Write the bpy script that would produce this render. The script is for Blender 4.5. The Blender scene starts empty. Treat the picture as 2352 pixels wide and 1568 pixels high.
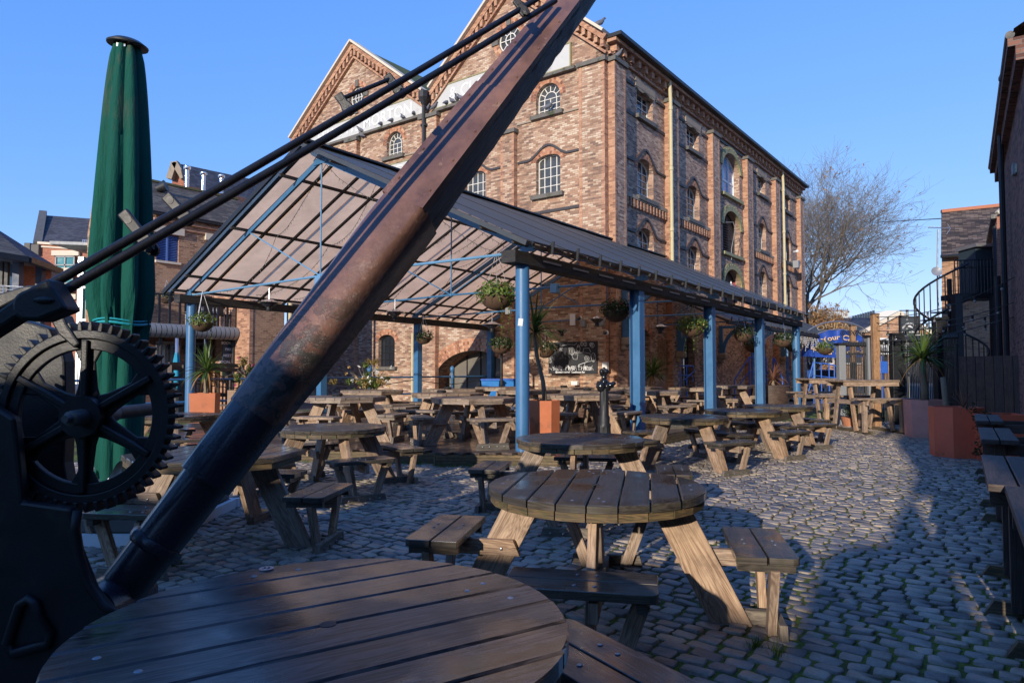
import bpy, math, random
import numpy as np
from mathutils import Vector, Matrix, Euler, noise as mnoise
random.seed(7)
SC = bpy.context.scene
COL = SC.collection
PI = math.pi
# ---------------------------------------------------------------- camera model and survey frame
EYE = 1.41; FPX = 1568.0; CX = 1176.0; CY = 784.0
PITCH = math.atan(66/1568.0)
TH = math.radians(37.24)
L2 = Vector((math.sin(TH), math.cos(TH), 0)); N2 = Vector((math.cos(TH), -math.sin(TH), 0)); G2 = -N2
UP = Vector((0,0,1))
def ray(x, y):
    dx = (x-CX)/FPX; dy = (CY-y)/FPX
    Y = math.cos(PITCH)-dy*math.sin(PITCH); Z = math.sin(PITCH)+dy*math.cos(PITCH)
    return dx/Y, Z/Y
def at(x, y, D):
    a, b = ray(x, y); return Vector((a*D, D, EYE+b*D))
def onz(x, y, z):
    a, b = ray(x, y); D = (z-EYE)/b; return Vector((a*D, D, z))
def onp(x, y, P0, Nn):
    a, b = ray(x, y); d = Vector((a, 1, b)); o = Vector((0, 0, EYE))
    t = (P0-o).dot(Nn)/d.dot(Nn); return o+d*t
CORNER = Vector((.143*22.2, 22.2, 0))
cam = bpy.data.cameras.new('camera'); camo = bpy.data.objects.new('camera', cam); COL.objects.link(camo)
cam.sensor_width = 36; cam.lens = 24.0; cam.clip_start = .05; cam.clip_end = 3000
camo.location = (0, 0, EYE); camo.rotation_euler = (PI/2+PITCH, 0, 0)
SC.camera = camo
# ---------------------------------------------------------------- light
SUN_EL = math.radians(14.3); SUN_AZ = math.radians(26.0)      # light travels toward azimuth 26 deg right of +Y
w = bpy.data.worlds.new('World'); SC.world = w; w.use_nodes = True
nt = w.node_tree; bg = nt.nodes['Background']
sky = nt.nodes.new('ShaderNodeTexSky'); sky.sky_type = 'NISHITA'; sky.sun_disc = False
sky.sun_elevation = SUN_EL; sky.sun_rotation = PI+SUN_AZ
sky.air_density = .6; sky.dust_density = 0; sky.ozone_density = 4.0; sky.altitude = 60
sp = nt.nodes.new('ShaderNodeSeparateColor'); cb = nt.nodes.new('ShaderNodeCombineColor'); nt.links.new(sky.outputs[0], sp.inputs[0])
for i, (g_, k_) in enumerate(((.80, 2.25), (.50, 3.05), (.20, 6.7))):      # film-like response of each channel of the sky
    pw = nt.nodes.new('ShaderNodeMath'); pw.operation = 'POWER'; pw.inputs[1].default_value = g_; nt.links.new(sp.outputs[i], pw.inputs[0])
    ml = nt.nodes.new('ShaderNodeMath'); ml.operation = 'MULTIPLY'; ml.inputs[1].default_value = k_; nt.links.new(pw.outputs[0], ml.inputs[0]); nt.links.new(ml.outputs[0], cb.inputs[i])
nt.links.new(cb.outputs[0], bg.inputs[0]); bg.inputs[1].default_value = .125
sl = bpy.data.lights.new('sun', 'SUN'); so = bpy.data.objects.new('sun', sl); COL.objects.link(so)
sl.energy = 5.0; sl.angle = math.radians(.53); sl.color = (1, .89, .74)
ldir = Vector((math.sin(SUN_AZ)*math.cos(SUN_EL), math.cos(SUN_AZ)*math.cos(SUN_EL), -math.sin(SUN_EL)))
so.rotation_euler = ldir.to_track_quat('-Z', 'Y').to_euler(); so.location = (-10, -20, 20)
SC.view_settings.view_transform = 'Standard'; SC.view_settings.look = 'None'; SC.view_settings.exposure = 0
# ---------------------------------------------------------------- mesh builder
class MB:
    def __init__(s): s.v = []; s.f = []; s.uv = []; s.mi = []; s.m = 0
    def add(s, vs, fs, uvs=None):
        o = len(s.v); s.v += [tuple(p) for p in vs]
        for i, f in enumerate(fs):
            s.f.append(tuple(o+k for k in f)); s.uv.append(uvs[i] if uvs else None); s.mi.append(s.m)
        return s
    def box(s, c, d, R=None, ch=0):
        c = Vector(c); d = Vector(d)/2; la = max(range(3), key=lambda i: d[i])
        off = (random.random()*40, random.random()*40)
        loc = [Vector((x*d.x, y*d.y, z*d.z)) for x in (-1, 1) for y in (-1, 1) for z in (-1, 1)]
        fs = [(0, 1, 3, 2), (4, 6, 7, 5), (0, 4, 5, 1), (2, 3, 7, 6), (0, 2, 6, 4), (1, 5, 7, 3)]
        ax = [0, 0, 1, 1, 2, 2]; uvs = []
        for f, a in zip(fs, ax):
            o = [i for i in range(3) if i != a]
            if la in o: o.remove(la); k = (la, o[0])
            else: k = (o[0], o[1])
            uvs.append([(loc[i][k[0]]+off[0], loc[i][k[1]]+off[1]) for i in f])
        if R is not None: loc = [R @ p for p in loc]
        return s.add([c+p for p in loc], fs, uvs)
    def bar(s, a, b, w, h, up=UP, tw=1.0):      # rectangular bar from a to b, w across, h along up
        a = Vector(a); b = Vector(b); x = (b-a); ln = x.length
        if ln < 1e-6: return s
        x.normalize(); y = Vector(up).cross(x)
        if y.length < 1e-4: y = Vector((0, 1, 0)).cross(x)
        if y.length < 1e-4: y = Vector((1, 0, 0))
        y.normalize(); z = x.cross(y)
        R = Matrix((x, y, z)).transposed()
        return s.box((a+b)/2, (ln, w, h), R)
    def prism(s, pts, O, U, V, W, t0, t1):       # polygon pts in (U,V) extruded along W from t0 to t1
        O = Vector(O); n = len(pts); le = max(range(n), key=lambda i: math.dist(pts[i], pts[(i+1) % n])); ex = pts[(le+1) % n][0]-pts[le][0]; ey = pts[(le+1) % n][1]-pts[le][1]; el_ = math.hypot(ex, ey) or 1; ex /= el_; ey /= el_
        ar = sum(pts[i][0]*pts[(i+1) % n][1]-pts[(i+1) % n][0]*pts[i][1] for i in range(n))
        hand = Vector(U).cross(Vector(V)).dot(Vector(W))
        if ar*hand < 0: pts = pts[::-1]
        if t0 > t1: t0, t1 = t1, t0
        off = random.random()*40
        A = [O+Vector(U)*p[0]+Vector(V)*p[1]+Vector(W)*t0 for p in pts]; B = [p+Vector(W)*(t1-t0) for p in A]
        fs = [tuple(range(n))[::-1], tuple(range(n, 2*n))]
        uvs = [[(p[0]*ex+p[1]*ey+off, -p[0]*ey+p[1]*ex+off) for p in pts][::-1], [(p[0]*ex+p[1]*ey+off, -p[0]*ey+p[1]*ex+off) for p in pts]]
        d = 0
        for i in range(n):
            j = (i+1) % n; e = math.dist(pts[i], pts[j]); fs.append((i, j, n+j, n+i))
            uvs.append([(d+off, t0), (d+e+off, t0), (d+e+off, t1), (d+off, t1)]); d += e
        return s.add(A+B, fs, uvs)
    def tube(s, pts, r, n=6, caps=True):
        pts = [Vector(p) for p in pts]; m = len(pts)
        rs = r if isinstance(r, (list, tuple)) else [r]*m
        ref = None; rings = []; d = 0; off = random.random()*30
        for i, p in enumerate(pts):
            t = (pts[min(i+1, m-1)]-pts[max(i-1, 0)])
            if t.length < 1e-9: t = Vector((0, 0, 1))
            t.normalize()
            if ref is None: ref = t.orthogonal().normalized()
            ref = ref-t*ref.dot(t)
            if ref.length < 1e-5: ref = t.orthogonal()
            ref.normalize(); bn = t.cross(ref)
            rings.append([p+(ref*math.cos(2*PI*k/n)+bn*math.sin(2*PI*k/n))*rs[i] for k in range(n)])
        vs = [q for R_ in rings for q in R_]; fs = []; uvs = []
        for i in range(m-1):
            e = (pts[i+1]-pts[i]).length
            for k in range(n):
                k2 = (k+1) % n; fs.append((i*n+k, i*n+k2, (i+1)*n+k2, (i+1)*n+k)); c = 2*PI*rs[i]/n
                uvs.append([(d+off, k*c), (d+off, (k+1)*c), (d+e+off, (k+1)*c), (d+e+off, k*c)])
            d += e
        if caps:
            fs.append(tuple(range(n))[::-1]); uvs.append([(0, 0)]*n)
            fs.append(tuple((m-1)*n+k for k in range(n))); uvs.append([(0, 0)]*n)
        return s.add(vs, fs, uvs)
    def lathe(s, prof, O=(0, 0, 0), n=16, A=UP, wob=None):      # prof: list of (r, h)
        A = Vector(A).normalized(); X = A.orthogonal().normalized(); Y = A.cross(X); O = Vector(O)
        vs = []; fs = []; m = len(prof)
        for i, (r, h) in enumerate(prof):
            for k in range(n):
                a = 2*PI*k/n; rr = r*(wob(a, i) if wob else 1); vs.append(O+A*h+(X*math.cos(a)+Y*math.sin(a))*rr)
        for i in range(m-1):
            for k in range(n):
                k2 = (k+1) % n; fs.append((i*n+k, i*n+k2, (i+1)*n+k2, (i+1)*n+k))
        fs.append(tuple(range(n))[::-1]); fs.append(tuple((m-1)*n+k for k in range(n)))
        return s.add(vs, fs)
    def ball(s, c, r, n=8, m=5):
        c = Vector(c); r = Vector((r, r, r)) if not isinstance(r, (tuple, list, Vector)) else Vector(r)
        vs = []; fs = []
        for i in range(m+1):
            th = PI*i/m
            for k in range(n):
                a = 2*PI*k/n; q = max(math.sin(th), .02); vs.append(c+Vector((r.x*q*math.cos(a), r.y*q*math.sin(a), r.z*math.cos(th))))
        for i in range(m):
            for k in range(n):
                k2 = (k+1) % n; fs.append((i*n+k, (i+1)*n+k, (i+1)*n+k2, i*n+k2))
        return s.add(vs, fs)
    def quad(s, *p): return s.add(p, [tuple(range(len(p)))])
    def build(s, name, mats, parent=None, smooth=False, local=False, bevel=0, auto=None):
        mats = mats if isinstance(mats, (list, tuple)) else [mats]
        V = [Vector(p) for p in s.v]
        if parent is not None and not local:
            Mi = Matrix(parent['_m']).inverted() if '_m' in parent else Matrix.Identity(4)
            V = [Mi @ p for p in V]
        me = bpy.data.meshes.new(name); me.from_pydata([tuple(p) for p in V], [], s.f)
        for m in mats: me.materials.append(m)
        ul = me.uv_layers.new(name='UVMap'); buf = []
        SV = s.v; force = ('brick' in mats[0].name or 'slate' in mats[0].name or 'tile' in mats[0].name) and 'arch' not in mats[0].name
        for pi, f in enumerate(s.f):
            u = s.uv[pi]
            if u is None or (force and len(s.mi) > 0 and name not in ('rain_pipe',)):
                p = [SV[i] for i in f]
                nx = ny = nz = 0
                for i in range(len(p)):
                    a = p[i]; b = p[(i+1) % len(p)]
                    nx += (a[1]-b[1])*(a[2]+b[2]); ny += (a[2]-b[2])*(a[0]+b[0]); nz += (a[0]-b[0])*(a[1]+b[1])
                l = math.sqrt(nx*nx+ny*ny+nz*nz) or 1; nx /= l; ny /= l; nz /= l
                h = math.hypot(nx, ny)
                if h < .25: u = [(q[0], q[1]) for q in p]
                else:
                    tx, ty = -ny/h, nx/h; sx, sy, sz = ny*0-nz*ty, nz*tx-0, nx*ty-ny*tx
                    u = [(q[0]*tx+q[1]*ty, q[0]*sx+q[1]*sy+q[2]*sz) for q in p]
            for q in u: buf += [q[0], q[1]]
        ul.data.foreach_set('uv', buf)
        if len(mats) > 1: me.polygons.foreach_set('material_index', s.mi)
        if smooth: me.polygons.foreach_set('use_smooth', [True]*len(s.f))
        me.update()
        o = bpy.data.objects.new(name, me); COL.objects.link(o)
        if smooth and auto:
            try: me.set_sharp_from_angle(angle=math.radians(auto))
            except Exception: pass
        if bevel:
            b = o.modifiers.new('bevel', 'BEVEL'); b.width = bevel; b.segments = 2; b.limit_method = 'ANGLE'; b.angle_limit = math.radians(40)
        if parent is not None:
            o.parent = parent
            if '_m' in parent and not local: o['_m'] = [list(r) for r in parent['_m']]
        return o
def thing(name, label, cat, loc=(0, 0, 0), rz=0, group=None):
    o = bpy.data.objects.new(name, None); COL.objects.link(o); o.empty_display_size = .1
    o.location = loc; o.rotation_euler = (0, 0, rz)
    Mx = Matrix.Translation(Vector(loc)) @ Matrix.Rotation(rz, 4, 'Z')
    o['_m'] = [list(r) for r in Mx]
    return tag(o, label, cat, group)
def tag(o, label, cat, group=None):
    o['label'] = label; o['category'] = cat
    if group: o['group'] = group
    return o
def struct(o): o['kind'] = 'structure'; return o
def dup(root, loc, rz=0, label=None, scale=1):
    def cp(o, par):
        c = o.copy(); COL.objects.link(c); c.parent = par
        for ch in kids.get(o.name, []): cp(ch, c)
        return c
    kids = {}
    for ch in root.children_recursive: kids.setdefault(ch.parent.name, []).append(ch)
    r = cp(root, None); r.location = loc; r.rotation_euler = (0, 0, rz); r.scale = (scale,)*3
    if label: r['label'] = label
    return r
# ---------------------------------------------------------------- materials
def newmat(name):
    m = bpy.data.materials.new(name); m.use_nodes = True; t = m.node_tree
    return m, t, t.nodes['Principled BSDF'], t.nodes.new, t.links.new
def rampn(nn, stops, interp='LINEAR'):
    r = nn('ShaderNodeValToRGB'); e = r.color_ramp; e.interpolation = interp
    while len(e.elements) > 1: e.elements.remove(e.elements[-1])
    e.elements[0].position = stops[0][0]; e.elements[0].color = (*stops[0][1], 1)
    for p, c in stops[1:]: x = e.elements.new(p); x.color = (*c, 1)
    return r
def mixc(nn, lk, fac, a, b, mode='MIX'):
    x = nn('ShaderNodeMix'); x.data_type = 'RGBA'; x.blend_type = mode
    if isinstance(fac, (int, float)): x.inputs[0].default_value = fac
    else: lk(fac, x.inputs[0])
    for i, q in ((6, a), (7, b)):
        if isinstance(q, (tuple, list)): x.inputs[i].default_value = (*q[:3], 1)
        else: lk(q, x.inputs[i])
    return x.outputs[2]
def mapr(nn, lk, src, a, b, c, d):
    x = nn('ShaderNodeMapRange'); x.inputs[1].default_value = a; x.inputs[2].default_value = b; x.inputs[3].default_value = c; x.inputs[4].default_value = d
    lk(src, x.inputs[0]); return x.outputs[0]
def bumpn(nn, lk, h, b, s=.3, d=.01):
    x = nn('ShaderNodeBump'); x.inputs['Strength'].default_value = s; x.inputs['Distance'].default_value = d
    lk(h, x.inputs['Height']); lk(x.outputs[0], b.inputs['Normal'])
def noisen(nn, lk, vec, sc, det=4, rough=.6, dist=0):
    x = nn('ShaderNodeTexNoise'); x.inputs['Scale'].default_value = sc; x.inputs['Detail'].default_value = det
    x.inputs['Roughness'].default_value = rough; x.inputs['Distortion'].default_value = dist
    if vec is not None: lk(vec, x.inputs['Vector'])
    return x.outputs[0]
def mapv(nn, lk, vec, sc, loc=(0, 0, 0)):
    x = nn('ShaderNodeMapping'); x.inputs['Scale'].default_value = sc; x.inputs['Location'].default_value = loc; lk(vec, x.inputs[0]); return x.outputs[0]
def surf(name, col, rough=.6, metal=0, var=.25, sc=6, bump=.2, bs=40, col2=None, fac2=(.55, .65), sc2=3, spec=.5, rv=.1, coat=0):
    m, t, b, nn, lk = newmat(name); tc = nn('ShaderNodeTexCoord').outputs['Object']
    n = noisen(nn, lk, tc, sc, 6, .65)
    c = mixc(nn, lk, n, tuple(x*(1-var) for x in col), tuple(min(1, x*(1+var)) for x in col))
    if col2:
        n2 = noisen(nn, lk, mapv(nn, lk, tc, (1, 1, 1), (3, 7, 1)), sc2, 8, .7)
        f = mapr(nn, lk, n2, fac2[0], fac2[1], 0, 1); c = mixc(nn, lk, f, c, col2)
    lk(c, b.inputs['Base Color']); b.inputs['Metallic'].default_value = metal
    lk(mapr(nn, lk, n, .3, .7, max(0, rough-rv), min(1, rough+rv)), b.inputs['Roughness']); b.inputs['Specular IOR Level'].default_value = spec
    if coat: b.inputs['Coat Weight'].default_value = coat; b.inputs['Coat Roughness'].default_value = .15
    if bump: bumpn(nn, lk, noisen(nn, lk, tc, bs, 5), b, bump, .006)
    return m
def brick(name, stops, mortar, bw=.205, bh=.067, grime=.5, gcol=(.03, .025, .02), bump=.5, moss=0):
    m, t, b, nn, lk = newmat(name); uv = nn('ShaderNodeTexCoord').outputs['UV']
    br = nn('ShaderNodeTexBrick'); br.inputs['Scale'].default_value = 1; br.inputs['Brick Width'].default_value = bw; br.inputs['Row Height'].default_value = bh
    br.inputs['Mortar Size'].default_value = .007; br.inputs['Mortar Smooth'].default_value = .2; br.inputs['Color1'].default_value = (0, 0, 0, 1); br.inputs['Color2'].default_value = (1, 1, 1, 1)
    br.inputs['Mortar'].default_value = (.5, .5, .5, 1); lk(uv, br.inputs['Vector'])
    ad = nn('ShaderNodeMath'); ad.operation = 'MULTIPLY_ADD'; lk(noisen(nn, lk, uv, .35, 3), ad.inputs[0]); ad.inputs[1].default_value = 1.0; ad.inputs[2].default_value = -.5
    ad2 = nn('ShaderNodeMath'); lk(br.outputs['Color'], ad2.inputs[0]); lk(ad.outputs[0], ad2.inputs[1])
    r = rampn(nn, stops, 'LINEAR'); lk(ad2.outputs[0], r.inputs[0])
    n = noisen(nn, lk, uv, 30, 4, .7); c = mixc(nn, lk, mapr(nn, lk, n, .3, .7, 0, 1), r.outputs[0], mixc(nn, lk, 1.0, r.outputs[0], (.68, .66, .64), 'MULTIPLY'))
    c = mixc(nn, lk, br.outputs['Fac'], c, mortar)
    g = noisen(nn, lk, mapv(nn, lk, uv, (.8, .3, 1), (5, 2, 0)), 1.3, 8, .75)
    c = mixc(nn, lk, mapr(nn, lk, g, .5, .8, 0, grime), c, gcol)
    if moss: c = mixc(nn, lk, mapr(nn, lk, noisen(nn, lk, uv, .9, 8, .8), .55, .7, 0, moss), c, (.06, .075, .02))
    lk(c, b.inputs['Base Color']); b.inputs['Roughness'].default_value = .88; b.inputs['Specular IOR Level'].default_value = .25
    if bump:
        mx = nn('ShaderNodeMath'); mx.operation = 'MULTIPLY_ADD'; lk(n, mx.inputs[0]); mx.inputs[1].default_value = .5; lk(mapr(nn, lk, br.outputs['Fac'], 0, 1, .6, 0), mx.inputs[2])
        bumpn(nn, lk, mx.outputs[0], b, bump, .012)
    return m
def wood(name, c1, c2, rough=.5, gr=28, bump=.4, wet=0, green=0):
    m, t, b, nn, lk = newmat(name); uv = nn('ShaderNodeTexCoord').outputs['UV']; ge = nn('ShaderNodeNewGeometry')
    n1 = noisen(nn, lk, mapv(nn, lk, uv, (1.6, gr, 1)), 1.6, 7, .7, .9)
    n2 = noisen(nn, lk, mapv(nn, lk, uv, (.8, 7, 1), (9, 3, 0)), 1.2, 3, .6, 1.2)
    wv = nn('ShaderNodeMath'); wv.operation = 'SINE'; k = nn('ShaderNodeMath'); k.operation = 'MULTIPLY'; lk(n2, k.inputs[0]); k.inputs[1].default_value = 80; lk(k.outputs[0], wv.inputs[0])
    f = nn('ShaderNodeMath'); f.operation = 'MULTIPLY_ADD'; lk(wv.outputs[0], f.inputs[0]); f.inputs[1].default_value = .11; lk(n1, f.inputs[2])
    c = mixc(nn, lk, mapr(nn, lk, f.outputs[0], .32, .70, 0, 1), c1, c2)
    oi = nn('ShaderNodeObjectInfo').outputs['Random']
    rr = nn('ShaderNodeMath'); rr.operation = 'ADD'; lk(ge.outputs['Random Per Island'], rr.inputs[0]); lk(oi, rr.inputs[1])
    hv = nn('ShaderNodeHueSaturation'); lk(c, hv.inputs['Color']); lk(mapr(nn, lk, rr.outputs[0], 0, 2, .62, 1.4), hv.inputs['Value']); lk(mapr(nn, lk, oi, 0, 1, .75, 1.15), hv.inputs['Saturation'])
    c = hv.outputs[0]
    tc = nn('ShaderNodeTexCoord').outputs['Object']
    st = noisen(nn, lk, tc, 5, 6, .7)
    c = mixc(nn, lk, mapr(nn, lk, st, .5, .75, 0, .65), c, tuple(x*.35 for x in c1))
    if green: c = mixc(nn, lk, mapr(nn, lk, noisen(nn, lk, tc, 9, 6, .7), .5, .66, 0, green), c, (.05, .065, .015))
    lk(c, b.inputs['Base Color'])
    if wet:
        b.inputs['IOR'].default_value = 1.45; b.inputs['Coat Roughness'].default_value = .1
        wn = noisen(nn, lk, mapv(nn, lk, tc, (1, 1, 1), (4, 4, 4)), 2.6, 3, .5); lk(mapr(nn, lk, wn, .42, .62, rough, max(.08, rough-wet)), b.inputs['Roughness']); lk(mapr(nn, lk, wn, .40, .55, 0, min(1, wet*1.7)), b.inputs['Coat Weight'])
    else: b.inputs['Roughness'].default_value = rough
    bumpn(nn, lk, f.outputs[0], b, bump, .004)
    return m
def leafm(name, c1, c2, trans=.35, rough=.5):
    m, t, b, nn, lk = newmat(name); ge = nn('ShaderNodeNewGeometry')
    c = rampn(nn, [(0, c1), (1, c2)]); lk(ge.outputs['Random Per Island'], c.inputs[0]); lk(c.outputs[0], b.inputs['Base Color']); b.inputs['Roughness'].default_value = rough
    tr = nn('ShaderNodeBsdfTranslucent'); lk(c.outputs[0], tr.inputs[0]); mx = nn('ShaderNodeMixShader'); mx.inputs[0].default_value = trans
    lk(b.outputs[0], mx.inputs[1]); lk(tr.outputs[0], mx.inputs[2]); lk(mx.outputs[0], t.nodes['Material Output'].inputs[0]); return m
WS = [(0, (0.220, 0.139, 0.110)), (.2, (0.325, 0.191, 0.133)), (.42, (0.464, 0.273, 0.180)), (.65, (0.510, 0.331, 0.232)), (.85, (0.615, 0.447, 0.319)), (1, (0.696, 0.557, 0.418))]
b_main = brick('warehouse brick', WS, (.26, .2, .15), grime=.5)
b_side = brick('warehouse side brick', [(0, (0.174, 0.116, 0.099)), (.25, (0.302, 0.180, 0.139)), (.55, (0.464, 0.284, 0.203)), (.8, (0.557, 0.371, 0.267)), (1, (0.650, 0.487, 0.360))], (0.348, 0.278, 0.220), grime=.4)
b_edge = brick('orange edge brick', [(0, (0.302, 0.139, 0.087)), (.5, (0.534, 0.273, 0.162)), (1, (0.638, 0.371, 0.232))], (0.348, 0.255, 0.197), grime=.4)
b_arch = brick('arch brick', [(0, (0.232, 0.093, 0.058)), (.5, (0.534, 0.232, 0.128)), (1, (0.696, 0.418, 0.255))], (0.325, 0.232, 0.174), bw=.09, bh=.12, grime=.3)
b_brown = brick('brown brick', [(0, (0.232, 0.128, 0.081)), (.5, (0.464, 0.255, 0.151)), (1, (0.557, 0.325, 0.197))], (0.418, 0.302, 0.209), grime=.25)
b_red = brick('red brick', [(0, (.34, .11, .07)), (.5, (.42, .15, .09)), (1, (.48, .2, .12))], (.4, .24, .18), grime=.15)
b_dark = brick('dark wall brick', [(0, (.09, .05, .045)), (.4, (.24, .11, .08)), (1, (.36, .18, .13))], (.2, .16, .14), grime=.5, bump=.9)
b_pink = brick('painted pink brick', [(0, (.5, .32, .27)), (1, (.66, .46, .38))], (.55, .42, .36), grime=.2)
slate = brick('slate', [(0, (.055, .055, .065)), (1, (.115, .115, .13))], (.03, .03, .035), bw=.3, bh=.22, grime=.3)
slate_moss = brick('mossy slate', [(0, (.07, .06, .05)), (.6, (.13, .11, .09)), (1, (.2, .18, .14))], (.04, .035, .03), bw=.26, bh=.16, grime=.4, moss=.75)
tile_old = brick('old roof tiles', [(0, (.045, .035, .03)), (.5, (.12, .085, .065)), (1, (.26, .19, .14))], (.02, .016, .014), bw=.3, bh=.15, grime=.5)
moss_roof = surf('moss roof', (.07, .09, .02), .95, var=.5, sc=5, bump=.8)
stone = surf('sandstone', (.30, .24, .18), .85, var=.3, sc=4, col2=(.12, .11, .08), sc2=2)
stone_d = surf('dark stone', (.13, .12, .105), .85, var=.4, sc=5, col2=(.05, .06, .03))
cream = surf('cream stone', (.62, .54, .42), .8, var=.12)
bluebrick = surf('blue engineering brick', (.045, .04, .042), .6, var=.4)
sign_w = surf('peeling whitewash', (.5, .5, .485), .85, var=.12, sc=2, col2=(.27, .26, .24), fac2=(.56, .78), sc2=1.6)
letter_w = surf('letter white', (.7, .7, .69), .7, var=.04, bump=0)
frame_w = surf('white window paint', (.68, .66, .6), .5, var=.1, bump=0)
iron_g = surf('olive iron', (.30, .27, .13), .7, var=.3, col2=(.12, .09, .05))
pipe_y = surf('cream pipe paint', (.52, .44, .26), .6, var=.25, col2=(.25, .17, .09), fac2=(.6, .7))
blue = surf('blue paint', (.045, .15, .31), .42, var=.28, sc=3, bump=.15, bs=60, col2=(.02, .06, .12), fac2=(.66, .74), sc2=5)
blue_lt = surf('pale blue paint', (.12, .27, .44), .45, var=.15, sc=3)
blue_v = surf('bright blue paint', (.03, .12, .5), .4, var=.2)
black = surf('black iron paint', (.014, .015, .018), .5, var=.4, sc=8, bump=.2, bs=70)
crane_m = surf('weathered black casting', (.008, .0085, .011), .48, var=.5, sc=7, bump=.22, bs=90, col2=(.022, .022, .02), fac2=(.58, .72), sc2=4)
grey_m = surf('grey painted metal', (.22, .23, .24), .5, var=.15)
galv = surf('galvanised steel', (.5, .51, .53), .35, metal=.8, var=.1)
chrome = surf('polished steel', (.7, .71, .74), .12, metal=1, var=.05, bump=0)
roof_m = None
timber_b = wood('tarred beam', (.012, .011, .012), (.05, .045, .04), .75, 10, .7)
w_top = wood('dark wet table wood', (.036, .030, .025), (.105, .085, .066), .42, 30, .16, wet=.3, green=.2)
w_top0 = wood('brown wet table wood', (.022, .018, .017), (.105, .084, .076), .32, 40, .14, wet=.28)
w_rim = wood('mossy rim wood', (.05, .04, .025), (.16, .11, .06), .7, 20, .5, green=.6)
w_leg = wood('weathered leg wood', (0.197, 0.122, 0.079), (0.476, 0.342, 0.238), .7, 24, .3)
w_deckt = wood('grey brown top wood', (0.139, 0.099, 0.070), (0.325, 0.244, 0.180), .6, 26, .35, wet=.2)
w_base = wood('grey base wood', (.10, .08, .06), (.26, .21, .16), .75, 22, .4, green=.3)
deck_m = wood('deck boards', (.055, .036, .027), (.155, .10, .07), .55, 30, .5, wet=.25)
w_plank = wood('plank wood', (.2, .11, .06), (.42, .26, .15), .7, 22, .4)
w_dark = wood('dark stained wood', (.03, .02, .016), (.09, .055, .04), .6, 20, .5)
orange = surf('orange planter paint', (.50, .15, .06), .5, var=.25, sc=4, bump=.15, col2=(.22, .09, .05), fac2=(.58, .72), sc2=3)
pinkp = surf('faded pink planter', (.62, .28, .22), .6, var=.35, sc=5)
redp = surf('red planter', (.72, .14, .065), .5, var=.2, sc=3, col2=(.10, .06, .02), fac2=(.6, .75))
green_f = None
glass_d = surf('dark window glass', (.02, .025, .035), .08, var=.5, sc=1.5, bump=0, spec=.9)
glass_p = surf('dusty window glass', (.06, .062, .06), .25, var=.8, sc=2.2, bump=0, spec=.8)
glass_t = surf('teal glass', (.06, .22, .24), .1, var=.3, sc=1, bump=0, spec=.9)
glass_b = surf('sky glass', (.15, .30, .5), .05, var=.2, sc=1, bump=0, spec=1)  # blue base colour stands in for the reflected sky
louvre_b = surf('blue louvre', (.08, .15, .38), .5, var=.1)
copper = surf('pale green panel', (.2, .34, .28), .5, var=.1)
white = surf('white paint', (.75, .75, .73), .6, var=.06)
chalk = surf('chalkboard', (.018, .02, .026), .7, var=.3, bump=.05)
chalk_w = surf('chalk', (.75, .76, .78), .9, var=.1, bump=0)
basket_m = surf('woven basket', (.09, .05, .03), .9, var=.6, sc=40, bump=1, bs=30)
leaf1 = leafm('leaf green', (.045, .085, .012), (.17, .24, .035))
leaf_d = leafm('dark leaf', (.012, .03, .012), (.045, .085, .02))
leaf_y = leafm('autumn leaf', (.16, .13, .03), (.34, .24, .07))
leaf_c = leafm('cordyline leaf', (.03, .075, .02), (.16, .24, .05), .3, .35)
leaf_r = leafm('bronze cordyline leaf', (.12, .05, .03), (.32, .16, .09), .25)
leaf_b = leafm('dead leaf', (.26, .12, .04), (.5, .28, .1))
petal_w = leafm('white petals', (.6, .6, .62), (.8, .8, .75)); petal_p = leafm('pink petals', (.5, .04, .2), (.7, .15, .25)); petal_y = leafm('yellow petals', (.7, .4, .05), (.8, .6, .3))
bark = surf('bark', (.15, .125, .10), .95, var=.4, bump=1)
bark_p = surf('pale bark', (.22, .17, .11), .95, var=.5, sc=14, bump=1)
# ================================================================ special materials
def mk_green():
    m, t, b, nn, lk = newmat('green parasol cloth'); tc = nn('ShaderNodeTexCoord').outputs['Object']
    n = noisen(nn, lk, tc, 2.5, 5); c = mixc(nn, lk, n, (.003, .058, .042), (.005, .095, .07))
    sx = nn('ShaderNodeSeparateXYZ'); lk(tc, sx.inputs[0])
    top = mapr(nn, lk, sx.outputs[2], 3.35, 4.2, 0, 1); n2 = noisen(nn, lk, mapv(nn, lk, tc, (9, 9, 2.2)), 1.2, 7, .75)
    f = nn('ShaderNodeMath'); f.operation = 'MULTIPLY'; lk(top, f.inputs[0]); lk(mapr(nn, lk, n2, .5, .68, 0, .8), f.inputs[1])
    c = mixc(nn, lk, f.outputs[0], c, (.10, .075, .05)); lk(c, b.inputs['Base Color']); b.inputs['Roughness'].default_value = .8; b.inputs['Specular IOR Level'].default_value = .2
    bumpn(nn, lk, noisen(nn, lk, mapv(nn, lk, tc, (9, 9, 1.3)), 1.6, 5, .7), b, .7, .03)
    return m
green_f = mk_green()
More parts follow.
